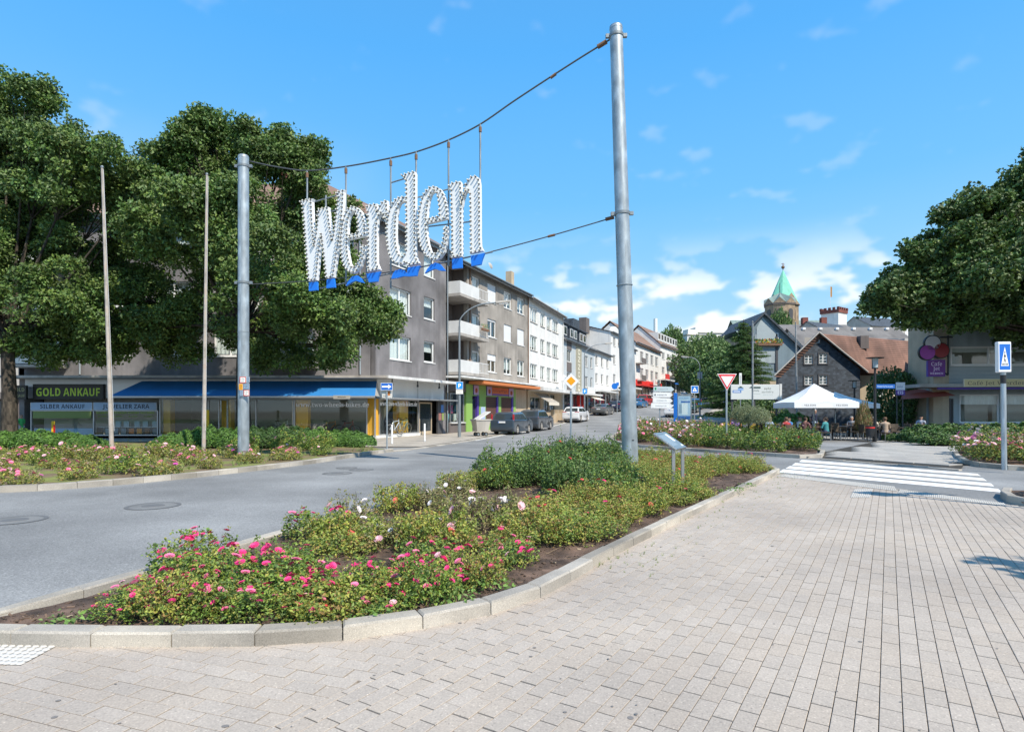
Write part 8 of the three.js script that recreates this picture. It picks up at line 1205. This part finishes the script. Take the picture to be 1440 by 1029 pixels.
{ const r = rng(404); for (let i = 0; i < 46; i++) { const D = 250 + r() * 170, x = 930 + r() * 200 + (i % 9 === 0 ? -240 : 0); placeFar(i % 3, x, HZ - (gy(D) + 10 + r() * 6 - EYE) * FL / D, D, 12 + r() * 8, 'tree on the wooded hillside behind the town', 'trees on the hillside'); } }
{ // conifer: whorls of drooping branches with needle sprays
  const D = 60, X = xAt(1046, D), y0 = gy(D), H = yAt(449, D) - y0, t = thing('conifer', 'tall dark green conifer with drooping layered branches before the blue grey gable', 'tree', [X, y0, -D]), r = rng(55), L = [cyl(0.22, 0.03, H, 0, 0, 0, 10)];
  const tb = new TB(); for (let i = 0; i < 46; i++) { const d = rndN(r, 0); leafInto(tb, [(r() - 0.5) * 0.5, (r() - 0.5) * 0.16 - 0.05, (r() - 0.5) * 0.5], rndN(r, 0.8), 0.24, 0.22, vary(r, pick(r, [[0.05, 0.10, 0.02], [0.085, 0.14, 0.028], [0.035, 0.075, 0.02]]), 0.25), r); } const g = tb.geo(0), mats = [], m4 = new THREE.Matrix4(), q = new THREE.Quaternion();
  for (let y = 1.0; y < H - 0.3; y += 0.42) { const rad = Math.min(4.1, (H - y) * 0.46 + 0.15) * (0.85 + r() * 0.3), n = 5 + (rad * 1.8 | 0); for (let k = 0; k < n; k++) { const a = k * tau / n + r() * 0.8 + y, rr = rad * (0.75 + r() * 0.45), e = [Math.cos(a) * rr, y - rr * 0.05 + (r() - 0.4) * 0.4, Math.sin(a) * rr]; L.push(bar([0, y + 0.1, 0], e, 0.03, 0.008, 5)); const ns = Math.ceil(rr / 0.26); for (let s = 1; s <= ns; s++) { const u = s / ns; if (u < 0.25) continue; q.setFromEuler(new THREE.Euler((r() - 0.5) * 0.4, a + r(), (r() - 0.5) * 0.4)); const k2 = (0.8 + r() * 0.6) * (1.1 - u * 0.3); m4.compose(new THREE.Vector3(e[0] * u + (r() - 0.5) * 0.3, mix(y + 0.1, e[1], u) - 0.12 * r(), e[2] * u + (r() - 0.5) * 0.3), q, new THREE.Vector3(k2, k2, k2)); mats.push(m4.clone()); } } }
  part(t, 'trunk', join(L), M.bark); const im = new THREE.InstancedMesh(g, M.leafV, mats.length); mats.forEach((m, i) => im.setMatrixAt(i, m)); im.name = 'crown'; im.userData.kind = 'stuff'; t.add(im);
}
// ---------------------------------------------------------------- rose bushes
const roseG = (() => { const r = rng(61), tb = new TB(); for (const [n, rad, lift, s] of [[7, 0.022, 0.004, 0.030], [6, 0.013, 0.012, 0.024], [4, 0.005, 0.018, 0.016]]) for (let i = 0; i < n; i++) { const a = i * tau / n + rad * 40, c = Math.cos(a), d = Math.sin(a), P = (u, v, h) => [c * (rad + u) - d * v, lift + h, d * (rad + u) + c * v]; tb.quad(P(-0.008, -s * 0.3, 0), P(-0.008, s * 0.3, 0), P(s * 0.5, s * 0.45, s * 0.35), P(s * 0.5, -s * 0.45, s * 0.35)); } return tb.geo(0); })();
const petal = (r, g, b) => new THREE.MeshPhysicalMaterial({ color: lin(r, g, b), roughness: 0.6, side: THREE.DoubleSide });
const PET = { hot: petal(0.80, 0.045, 0.22), pink: petal(0.85, 0.20, 0.36), pale: petal(0.86, 0.50, 0.56), white: petal(0.84, 0.78, 0.77), coral: petal(0.78, 0.10, 0.10), magenta: petal(0.62, 0.07, 0.42) };
const GREENS = { olive: [[0.26, 0.25, 0.045], [0.19, 0.21, 0.038], [0.12, 0.155, 0.03], [0.31, 0.265, 0.055], [0.26, 0.15, 0.05], [0.17, 0.20, 0.034]], fresh: [[0.13, 0.19, 0.03], [0.20, 0.25, 0.04], [0.095, 0.15, 0.026], [0.25, 0.22, 0.045], [0.08, 0.115, 0.024]], dark: [[0.065, 0.115, 0.028], [0.09, 0.15, 0.035], [0.05, 0.085, 0.022], [0.12, 0.17, 0.04]], dry: [[0.22, 0.17, 0.08], [0.17, 0.16, 0.05], [0.25, 0.2, 0.1], [0.13, 0.15, 0.04]] };
function bush(seed, { rad = 0.4, h = 0.42, n = 2600, leaf = 0.036, cols, flowers = [], shell = 0.55, stemN = 16 }) {
  const r = rng(seed), tb = new TB(), st = [], t = new THREE.Group(), tips = [];
  const top = (a, q) => h * (0.62 + 0.3 * Math.sqrt(Math.max(0, 1 - q * q))) * (0.85 + 1.5 * fbm(Math.cos(a) * q * 2.2 + seed, Math.sin(a) * q * 2.2, seed * 0.3, 3));
  for (let i = 0; i < stemN; i++) { const a = r() * tau, q = Math.sqrt(r()) * 0.95, e = [Math.cos(a) * q * rad, top(a, q) * (0.9 + r() * 0.25), Math.sin(a) * q * rad], b = [e[0] * 0.2 + (r() - 0.5) * 0.06, -0.04, e[2] * 0.2 + (r() - 0.5) * 0.06]; st.push(bar(b, [e[0] * 0.75, e[1] * 0.6, e[2] * 0.75], 0.0055, 0.004, 4), bar([e[0] * 0.75, e[1] * 0.6, e[2] * 0.75], e, 0.004, 0.0022, 4)); tips.push(e); if (i % 2 === 0) for (let k = 0; k < 9; k++) { const f = 0.8 + r() * 0.45; leafInto(tb, [e[0] * (0.9 + (f - 0.8) * 0.4) + (r() - 0.5) * 0.05, e[1] * f + (r() - 0.5) * 0.03, e[2] * (0.9 + (f - 0.8) * 0.4) + (r() - 0.5) * 0.05], rndN(r, 0.6), leaf * (0.6 + r() * 0.6), 0.6, vary(r, pick(r, cols), 0.3), r); } }
  for (let i = 0; i < n; i++) { // leaves in small groups along twigs
    const a = r() * tau, q = Math.pow(r(), 0.5), y = top(a, q) * (1.06 - Math.pow(r(), 1.5) * shell * 1.5), p = [Math.cos(a) * q * rad, Math.max(0.01, y), Math.sin(a) * q * rad]; const c = pick(r, cols), m = 2 + (r() * 3 | 0);
    for (let k = 0; k < m; k++) leafInto(tb, [p[0] + (r() - 0.5) * 0.07, p[1] + (r() - 0.5) * 0.05, p[2] + (r() - 0.5) * 0.07], rndN(r, 0.9), leaf * (0.65 + r() * 0.7), 0.62, vary(r, c, 0.25), r); i += m - 1;
  }
  const f = new THREE.Mesh(tb.geo(0), M.leafV); f.name = 'foliage'; const s = new THREE.Mesh(join(st), M.twig); s.name = 'stems'; t.add(s, f);
  for (const [mat, cnt, sc] of flowers) for (let i = 0; i < cnt; i++) { const a = r() * tau, q = Math.sqrt(r()) * 0.95, b = new THREE.Mesh(roseG, mat); b.name = 'blossom'; b.position.set(Math.cos(a) * q * rad, top(a, q) * (0.92 + r() * 0.2) + 0.012, Math.sin(a) * q * rad); const k = (sc || 1) * (0.8 + r() * 0.5); b.scale.set(k, k, k); b.rotation.set((r() - 0.5) * 1.1, r() * tau, (r() - 0.5) * 1.1); b.rotateX(0.4); t.add(b); }
  return t;
}
const RB = {
  pinkA: bush(501, { cols: GREENS.fresh, flowers: [[PET.hot, 20, 0.9], [PET.pink, 6, 0.9]], n: 2500 }), pinkB: bush(502, { cols: GREENS.olive, flowers: [[PET.hot, 11, 0.9], [PET.pink, 4, 0.9], [PET.coral, 1]], h: 0.38, n: 2300 }), pinkC: bush(503, { cols: GREENS.fresh, flowers: [[PET.hot, 9, 0.95], [PET.pink, 5, 0.95], [PET.pale, 2]], rad: 0.36, h: 0.34, n: 1900 }),
  oliveA: bush(504, { cols: GREENS.olive, flowers: [[PET.coral, 1], [PET.hot, 1]], rad: 0.45, h: 0.4, n: 3000 }), oliveB: bush(505, { cols: [...GREENS.olive, ...GREENS.fresh], flowers: [[PET.hot, 1]], rad: 0.48, h: 0.42, n: 3200 }), oliveC: bush(506, { cols: GREENS.olive, flowers: [[PET.coral, 1], [PET.pale, 1]], rad: 0.4, h: 0.34, n: 2400 }),
  darkA: bush(507, { cols: GREENS.dark, flowers: [[PET.coral, 1]], rad: 0.5, h: 0.62, n: 2900, leaf: 0.05, stemN: 20 }), darkB: bush(508, { cols: [...GREENS.dark, ...GREENS.fresh], flowers: [[PET.coral, 1], [PET.white, 1]], rad: 0.48, h: 0.58, n: 2700, leaf: 0.05, stemN: 20 }),
  dry: bush(509, { cols: GREENS.dry, flowers: [[PET.white, 3, 1.1], [PET.pale, 1]], rad: 0.36, h: 0.34, n: 700, stemN: 46 }),
  vergeA: bush(510, { cols: [...GREENS.olive, ...GREENS.dry], flowers: [[PET.pale, 5, 1.4], [PET.white, 2, 1.4], [PET.pink, 2, 1.4]], rad: 0.42, h: 0.4, n: 1300, leaf: 0.05, stemN: 20 }), vergeB: bush(511, { cols: GREENS.fresh, flowers: [[PET.pale, 4, 1.4], [PET.white, 2, 1.4]], rad: 0.4, h: 0.46, n: 1300, leaf: 0.05, stemN: 18 }), vergeC: bush(512, { cols: [...GREENS.olive, ...GREENS.dry], flowers: [[PET.pale, 3, 1.4], [PET.pink, 3, 1.4], [PET.magenta, 1, 1.3]], rad: 0.45, h: 0.3, n: 1100, leaf: 0.05 }),
  farPink: bush(513, { cols: [...GREENS.olive, ...GREENS.dark], flowers: [[PET.pale, 20, 1.7], [PET.pink, 10, 1.6], [PET.white, 6, 1.6]], rad: 0.7, h: 0.75, n: 2600, leaf: 0.06 }), farGreen: bush(514, { cols: [...GREENS.dark, ...GREENS.fresh], flowers: [[PET.pale, 3, 1.3], [PET.coral, 2, 1.4], [PET.white, 1, 1.3]], rad: 0.65, h: 0.66, n: 2600, leaf: 0.065 }),
};
function plant(kind, x, d, sc, y0, label, group, name = 'rose_bush', turnA) { const t = RB[kind].clone(); t.name = numbered(name); scene.add(t); t.position.set(x, y0, -d); const s = Array.isArray(sc) ? sc : [sc, sc, sc]; t.scale.set(...s); t.rotation.y = turnA ?? (x * 13.7 + d * 7.1); t.userData = { label, category: 'rose bush', group }; return t; }
function scatter(poly, n, minD, seed, ok, fn) { const r = rng(seed), P = zz(poly), pts = []; let x0 = 1e9, x1 = -1e9, z0 = 1e9, z1 = -1e9; for (const [x, z] of P) { x0 = Math.min(x0, x); x1 = Math.max(x1, x); z0 = Math.min(z0, z); z1 = Math.max(z1, z); } for (let k = 0; k < n * 60 && pts.length < n; k++) { const x = mix(x0, x1, r()), z = mix(z0, z1, r()); if (!inside(P, x, z) || !ok(x, -z) || pts.some(p => Math.hypot(p[0] - x, p[1] - z) < minD)) continue; pts.push([x, z]); fn(x, -z, r); } }
const insetD = (P, d) => inset(zz(turn(P)), d).map(([x, z]) => [x, -z]);
const pxOf = (x, d, y = 0.07) => [CX + FL * x / d, HZ + FL * (EYE - y) / d];
const near = (p, x, y, rx, ry) => ((p[0] - x) / rx) ** 2 + ((p[1] - y) / ry) ** 2 < 1;
scatter(insetD(island, 0.22), 140, 0.38, 71, (x, d) => { const p = pxOf(x, d); if (p[0] < 225) return false; if (near(p, 715, 838, 50, 9) || near(p, 715, 708, 75, 20) || near(p, 590, 738, 60, 18) || near(p, 1030, 680, 55, 12) || near(p, 475, 876, 45, 10) || near(p, 800, 800, 30, 8) || Math.hypot(x - polR[0], d - polR[1]) < 0.5) return false; if (d > 19.2) return false; return true; }, (x, d, r) => {
  const p = pxOf(x, d), q = r();
  if (p[0] < 460 && d < 7.5) plant(pick(r, ['pinkA', 'pinkA', 'pinkB']), x, d, [0.8 + r() * 0.3, 0.6 + r() * 0.4, 0.8 + r() * 0.3], 0.05, 'low rose bush thick with hot pink blossoms at the island tip', 'pink rose bushes on the island');
  else if (d < 6.6) plant(pick(r, ['pinkC', 'pinkB', 'oliveC']), x, d, [0.75 + r() * 0.35, 0.5 + r() * 0.5, 0.75 + r() * 0.35], 0.05, 'low olive green rose bush with scattered pink blossoms behind the kerb', 'sparse pink rose bushes on the island');
  else if (d > 10.2 && x < d * 0.16 + 0.3 && x > d * 0.0 - 0.5) plant(pick(r, ['darkA', 'darkB', 'darkA']), x, d, [0.8 + r() * 0.3, 0.55 + r() * 0.7, 0.8 + r() * 0.3], 0.05, 'taller dark green rose bush around the leaning steel pole', 'dark rose bushes on the island');
  else if (x < d * 0.05 - 0.4) plant(pick(r, ['dry', 'dry', 'oliveC']), x, d, [0.85 + r() * 0.4, 0.7 + r() * 0.7, 0.85 + r() * 0.4], 0.05, 'thin half dry rose bush with pale blossoms along the road kerb', 'dry rose bushes on the island');
  else plant(pick(r, ['oliveA', 'oliveB', 'oliveC', 'oliveA']), x, d, [0.78 + r() * 0.32, 0.5 + r() * 0.55, 0.78 + r() * 0.32], 0.05, 'dense yellow green rose bush in the middle of the island', 'yellow green rose bushes on the island');
});
[[190, 862], [218, 846], [243, 868], [268, 838], [300, 866], [345, 858], [385, 868], [420, 846], [452, 866], [492, 846], [530, 858], [566, 838], [600, 848], [632, 826], [668, 818], [590, 812], [520, 826]].forEach(([x, y], i) => { const [X, D] = gp(x, y, 0.07); plant(['pinkA', 'pinkC', 'pinkB'][i % 3], X, D, [0.65 + (i % 4) * 0.08, 0.45 + (i * 7 % 5) * 0.1, 0.7], 0.05, i < 8 ? 'low rose bush thick with hot pink blossoms at the island tip' : 'low olive green rose bush with scattered pink blossoms behind the kerb', i < 8 ? 'pink rose bushes on the island' : 'sparse pink rose bushes on the island'); });
scatter(insetD(island2, 0.45), 70, 0.62, 72, () => true, (x, d, r) => { const p = pxOf(x, d); if (Math.hypot(x - xAt(1022, 25.6), d - 25.6) < 0.35) return; if (p[0] < 975) plant('farPink', x, d, 0.85 + r() * 0.4, 0.05, 'rose bush covered in pale pink blossoms below the wayfinding arrows', 'pale pink rose bushes on the far island'); else plant('farGreen', x, d, 0.85 + r() * 0.35, 0.05, 'green rose bush with few blossoms on the island beyond the side road', 'green rose bushes on the far island'); });
scatter(insetD(verge, 0.35), 62, 1.05, 73, (x, d) => { const p = pxOf(x, d); return d < 21.5 && p[0] > -40 && Math.hypot(x - polL[0], d - polL[1]) > 0.4 && fbm(x * 0.35, d * 0.35, 2, 2) > -0.2; }, (x, d, r) => plant(pick(r, ['vergeA', 'vergeB', 'vergeC', 'vergeC']), x, d, 0.75 + r() * 0.45, 0.06, 'small straggly rose bush with pale pink blossoms on the verge', 'rose bushes on the verge'));
scatter(insetD(PR1, 0.4), 46, 0.6, 74, (x, d) => x < 24, (x, d, r) => plant('farPink', x, d, 0.8 + r() * 0.35, 0.06, 'pink rose bush around the post of the blue crossing sign', 'pink rose bushes before the cafe'));
scatter(insetD(PR2, 0.35), 14, 0.5, 75, () => true, (x, d, r) => plant('farPink', x, d, 0.55 + r() * 0.2, 0.06, 'pink rose bush in the kerbed planter at the paved end of the crossing', 'rose bushes in the near planter'));
// ---------------------------------------------------------------- evergreen hedge shrubs
function shrub(seed, cols, n = 6500, leaf = 0.075, w = 0.24, bias = 0.5) { const r = rng(seed), tb = new TB(), t = new THREE.Group(); for (let i = 0; i < n; i++) { const a = r() * tau, q = Math.sqrt(r()), y = (0.35 + 0.65 * Math.sqrt(Math.max(0, 1 - q * q))) * (0.85 + 0.5 * fbm(Math.cos(a) * q * 2.5 + seed, Math.sin(a) * q * 2.5, 1, 3)) * (1 - Math.pow(r(), 2) * 0.75), d = rndN(r, bias); leafInto(tb, [Math.cos(a) * q, Math.max(0.02, y), Math.sin(a) * q], [Math.cos(a) * q * 0.5 + d[0] * 0.7, d[1] * 0.7 + 0.4, Math.sin(a) * q * 0.5 + d[2] * 0.7], leaf * (0.7 + r() * 0.9), w, vary(r, pick(r, cols), 0.3), r); } const f = new THREE.Mesh(tb.geo(0), M.leafV); f.name = 'foliage'; const s = []; for (let i = 0; i < 14; i++) { const a = r() * tau; s.push(bar([0, -0.04, 0], [Math.cos(a) * 0.7, 0.6 + r() * 0.2, Math.sin(a) * 0.7], 0.02, 0.006, 5)); } const st = new THREE.Mesh(join(s), M.twig); st.name = 'stems'; t.add(st, f); return t; }
const SH = { yew: shrub(601, [[0.075, 0.15, 0.025], [0.11, 0.20, 0.032], [0.05, 0.105, 0.02]], 7500, 0.13, 0.26), yewDark: shrub(602, [[0.045, 0.095, 0.022], [0.065, 0.125, 0.026], [0.035, 0.07, 0.02]], 7500, 0.13, 0.3), laurel: shrub(603, [[0.06, 0.115, 0.025], [0.09, 0.15, 0.03], [0.04, 0.08, 0.02]], 5200, 0.12, 0.55), lav: shrub(604, [[0.13, 0.10, 0.17], [0.12, 0.14, 0.10], [0.16, 0.12, 0.2]], 4200, 0.07, 0.3), olive: shrub(605, [[0.19, 0.20, 0.115], [0.15, 0.165, 0.085], [0.23, 0.235, 0.15], [0.12, 0.13, 0.07]], 7000, 0.075, 0.24, 0.2), rust: shrub(606, [[0.22, 0.12, 0.05], [0.13, 0.13, 0.04], [0.28, 0.17, 0.1], [0.1, 0.12, 0.04]], 3000, 0.09, 0.5), mari: shrub(607, [[0.75, 0.36, 0.02], [0.8, 0.5, 0.03], [0.08, 0.14, 0.03]], 1800, 0.1, 0.7) };
function putShrub(k, x, d, [w, h, w2], y0, label, category, group, name = 'shrub') { const t = SH[k].clone(); t.name = numbered(name); scene.add(t); t.position.set(x, y0, -d); t.scale.set(w, h, w2 ?? w); t.rotation.y = x * 3.3 + d; t.userData = { label, category }; if (group) t.userData.group = group; return t; }
{ const r = rng(81), top = (py, d) => yAt(py, d) - 0.06; for (const [x, y, d, w] of [[-50, 602, 24.5, 1.1], [-10, 604, 24, 1.0], [22, 602, 25, 1.15], [55, 603, 24, 1.05], [85, 605, 25, 1.0], [112, 608, 24.3, 0.85], [135, 616, 23.6, 0.6]]) putShrub('yew', xAt(x, d), d, [w, top(y, d) * 1.0, w * 0.8], 0.05, 'spreading bright evergreen shrub in front of the gold shop', 'shrub', 'evergreen shrubs before the gold shop', 'evergreen_shrub');
  for (const [x, y, d, w] of [[222, 616, 23.6, 0.6], [245, 608, 24.4, 0.8], [272, 600, 25, 0.95], [303, 597, 25, 0.95], [330, 598, 24.6, 0.9]]) putShrub('yew', xAt(x, d), d, [w, top(y, d), w * 0.8], 0.05, 'spreading bright evergreen shrub between the second flagpole and the steel pole', 'shrub', 'evergreen shrubs by the steel pole', 'evergreen_shrub');
  for (const [x, y, d, w] of [[362, 598, 24.8, 0.95], [392, 597, 25, 0.95], [420, 598, 25.6, 0.9], [448, 600, 25, 0.8], [468, 604, 25.8, 0.85], [492, 602, 26, 0.85], [508, 608, 25.6, 0.7]]) putShrub(x < 430 ? 'yewDark' : 'yew', xAt(x, d), d, [w, top(y, d), w * 0.8], 0.05, 'dense evergreen shrub in front of the bicycle shop windows', 'shrub', 'evergreen shrubs before the bicycle shop', 'evergreen_shrub');
  for (const [x, y, d] of [[395, 612, 23.2], [425, 616, 23], [455, 614, 24], [345, 616, 23.4]]) plant('vergeB', xAt(x, d), d, [1.3, 1.5, 1.3], 0.06, 'leggy rose bush with pink blossom before the evergreen shrubs', 'leggy roses before the hedge');
  for (const [x, y, d, w] of [[1298, 596, 30, 1.0], [1325, 594, 29.5, 1.1], [1352, 595, 30.5, 1.1], [1380, 596, 29, 1.0], [1405, 594, 30, 1.1], [1432, 592, 29.5, 1.2], [1312, 604, 27.5, 0.9], [1345, 602, 27.8, 0.9], [1460, 592, 29, 1.2]]) putShrub('laurel', xAt(x, d), d, [w, yAt(y, d) - 0.02, w], 0.03, 'dark glossy hedge shrub in front of the cafe windows', 'shrub', 'hedge shrubs before the cafe', 'hedge_shrub');
  for (const [x, d, w, h] of [[1262, 31, 0.5, 0.45], [1280, 30.6, 0.5, 0.5], [1250, 32.2, 0.4, 0.4]]) putShrub('laurel', xAt(x, d), d, [w, h, w], 0.03, 'small dark shrub beside the lantern and grass strip', 'shrub', 'small shrubs by the lantern', 'hedge_shrub');
  for (const [x, d, w, h] of [[1036, 37, 0.9, 0.75], [1056, 38, 0.9, 0.85], [1078, 37.4, 0.9, 0.8], [1095, 38, 0.8, 0.8]]) putShrub('lav', xAt(x, d), d, [w, h * 1.1, w], 0.03, 'purple grey lavender bush behind the olive pots', 'shrub', 'lavender bushes behind the olives', 'lavender_bush');
  for (const [x, d, w] of [[1020, 40, 0.4], [1062, 35.6, 0.35], [1074, 35.4, 0.35], [1092, 36.2, 0.3]]) putShrub('mari', xAt(x, d), d, [w, 0.55, w], 0.35, 'patch of orange flowers in a trough on the terrace edge', 'flowers', 'orange flowers on the terrace edge', 'flower_trough');
  for (const [x, d, w, h] of [[1112, 40, 1.2, 1.7], [1128, 41, 1.2, 1.5], [1100, 41, 1.0, 1.3]]) putShrub('yew', xAt(x, d), d, [w, h, w], 0.03, 'light green garden shrub behind the terrace tables', 'shrub', 'garden shrubs behind the terrace', 'garden_shrub');
  putShrub('rust', xAt(1215, 33), 33, [0.45, 2.3, 0.45], 0.05, 'reddish climbing shrub beside the black lantern post', 'shrub', undefined, 'climbing_shrub');
  placeFar(2, 1258, 516, 44, 3.6, 'small dark clipped tree behind the street name plate');
}
struct('lawn', sheet([[20.2, 30.6], [33, 27.4], [33, 26.2], [20, 29.6]], 0.055), M.grass);
// olive trees in pots
for (const [x, d, hh, s] of [[1040, 33.4, 1.9, 1.0], [1052, 32.6, 2.0, 1.1], [1068, 31.8, 1.85, 1.0]]) {
  const o = thing('olive_tree', 'grey green olive tree with bare stem in a dark pot on the terrace edge', 'tree', [xAt(x, d), 0.045, -d], 0, 'potted olive trees'); part(o, 'pot', join([cyl(0.2, 0.28, 0.45, 0, 0, 0, 18), cyl(0.29, 0.29, 0.06, 0, 0.44, 0, 18)]), M.black); part(o, 'trunk', join([bar([0, 0.4, 0], [0.05, 0.9, 0.03], 0.05, 0.04), bar([0.05, 0.9, 0.03], [-0.15, 1.3, 0], 0.03, 0.015), bar([0.05, 0.9, 0.03], [0.25, 1.35, 0.05], 0.03, 0.015), bar([0.05, 0.9, 0.03], [0.05, 1.5, -0.1], 0.03, 0.015)]), M.bark); const c = SH.olive.children[1].clone(); c.name = 'crown'; c.position.set(0, 0.78, 0); c.scale.set(0.62 * s, hh - 0.7, 0.62 * s); o.add(c);
}
// ---------------------------------------------------------------- ground litter: weeds, clods, bark chips
function stuffI(name, geo, mat, list, colr) { const im = new THREE.InstancedMesh(geo, mat, list.length), m = new THREE.Matrix4(), q = new THREE.Quaternion(); list.forEach(([x, y, z, s, a, t], i) => { q.setFromEuler(new THREE.Euler((t || 0), a, (t || 0) * 0.7)); m.compose(new THREE.Vector3(x, y, z), q, new THREE.Vector3(s, s, s)); im.setMatrixAt(i, m); if (colr) im.setColorAt(i, new THREE.Color().setRGB(...colr(i))); }); im.name = numbered(name); im.userData = { kind: 'stuff' }; scene.add(im); }
{
  const r = rng(91), P = zz(insetD(island, 0.14)), cl = [], ch = []; const clod = new THREE.IcosahedronGeometry(1, 0); { const p = clod.attributes.position; for (let i = 0; i < p.count; i++) { const k = 0.8 + 0.4 * Math.abs(Math.sin(p.getX(i) * 9 + p.getY(i) * 5)); p.setXYZ(i, p.getX(i) * k, p.getY(i) * k * 0.7, p.getZ(i) * k); } clod.computeVertexNormals(); }
  for (let i = 0; i < 26000; i++) { const d = 4 + Math.pow(r(), 1.6) * 15, x = -5 + r() * 13; if (!inside(P, x, -d)) continue; const y = 0.07 + fbm(x * 1.3, -d * 1.3, 4.4, 4) * 0.10; (r() < 0.55 ? cl : ch).push([x, y + 0.004, -d, 0.005 + Math.pow(r(), 3) * 0.02, r() * tau, (r() - 0.5) * 1.2]); }
  stuffI('soil_clods', clod, std({ color: 0xffffff, roughness: 1 }), cl, () => { const k = 0.5 + r() * 0.8; return [0.105 * k, 0.072 * k, 0.052 * k]; });
  stuffI('bark_chips', bx(2.6, 0.35, 0.9), std({ color: 0xffffff, roughness: 1 }), ch, () => { const k = 0.5 + r() * 1.0; return r() < 0.12 ? [0.34 * k, 0.27 * k, 0.18 * k] : [0.15 * k, 0.10 * k, 0.07 * k]; });
  // dry twigs
  const tw = []; for (let i = 0; i < 900; i++) { const d = 4.2 + r() * 9, x = -4 + r() * 8; if (inside(P, x, -d)) tw.push([x, 0.085 + fbm(x * 1.3, -d * 1.3, 4.4, 4) * 0.1, -d, 0.6 + r(), r() * tau, (r() - 0.5) * 0.7]); } stuffI('dry_twigs', bar([-0.1, 0, 0], [0.1, 0.02, 0.01], 0.0028, 0.0015, 4), std({ color: lin(0.26, 0.19, 0.12), roughness: 1 }), tw);
  // grass tufts on the verge and weeds between stones
  const tuft = (() => { const tb = new TB(), q = rng(9); for (let i = 0; i < 16; i++) { const a = q() * tau, l = 0.5 + q() * 0.7, c = Math.cos(a), s = Math.sin(a); tb.tri([c * 0.1 - s * 0.03, 0, s * 0.1 + c * 0.03], [c * 0.1 + s * 0.03, 0, s * 0.1 - c * 0.03], [c * (0.1 + l * 0.5), l, s * (0.1 + l * 0.5)], vary(q, pick(q, [[0.16, 0.2, 0.05], [0.11, 0.16, 0.035], [0.24, 0.22, 0.09]]), 0.2)); } return tb.geo(0); })();
  const gv = [], V = zz(insetD(verge, 0.2)); for (let i = 0; i < 4500; i++) { const x = -22 + r() * 16.5, d = 11.5 + r() * 14; if (!inside(V, x, -d)) continue; if (fbm(x * 0.6, d * 0.6, 9, 3) < 0.0 + r() * 0.15) continue; gv.push([x, 0.08 + fbm(x * 1.3, -d * 1.3, 4.4, 4) * 0.08, -d, 0.06 + r() * 0.12, r() * tau, 0]); } stuffI('grass_tufts', tuft, M.leafV, gv);
  const wd = []; for (let i = 0; i < 120; i++) { const t = r(), k = Math.floor(t * (ISL.length - 1)), f = t * (ISL.length - 1) - k, a = ISL[k], b = ISL[k + 1]; wd.push([mix(a[0], b[0], f) + (r() - 0.2) * 0.03, 0.02, -mix(a[1], b[1], f) + 0.02 + r() * 0.03, 0.015 + r() * 0.03, r() * tau, 0]); }
  for (let i = 0; i < 260; i++) { const k = Math.floor(r() * (ISR.length - 1)), f = r(), a = ISR[k], b = ISR[k + 1], o = Math.pow(r(), 2) * 0.9; wd.push([mix(a[0], b[0], f) + o * DM[1], 0.028, -(mix(a[1], b[1], f) - o * DM[0]), 0.015 + r() * 0.035, r() * tau, 0]); } stuffI('joint_weeds', tuft, M.leafV, wd);
  for (const [x, y] of [[1035, 690], [1050, 684], [655, 832], [520, 868], [700, 826], [90, 876], [1022, 693], [640, 868 - 20]]) { const [X, D] = gp(x, y, 0.09), t = new TB(), q = rng(x); for (let i = 0; i < 70; i++) leafInto(t, [(q() - 0.5) * 0.3, 0.02 + q() * 0.06, (q() - 0.5) * 0.26], rndN(q, 1.2), 0.045 * (0.5 + q() * 0.8), 0.55, vary(q, [0.12, 0.19, 0.04], 0.3), q); const o = thing('weed', 'bright green leafy weed growing in the bare soil of the island', 'weed', [X, 0.075, -D], 0, 'weeds in the island soil'); part(o, 'leaves', t.geo(0), M.leafV); }
}
// ---------------------------------------------------------------- shadows on, draw
scene.traverse(o => { if (o.isMesh) { o.castShadow = true; o.receiveShadow = true; } });
renderer.render(scene, camera);
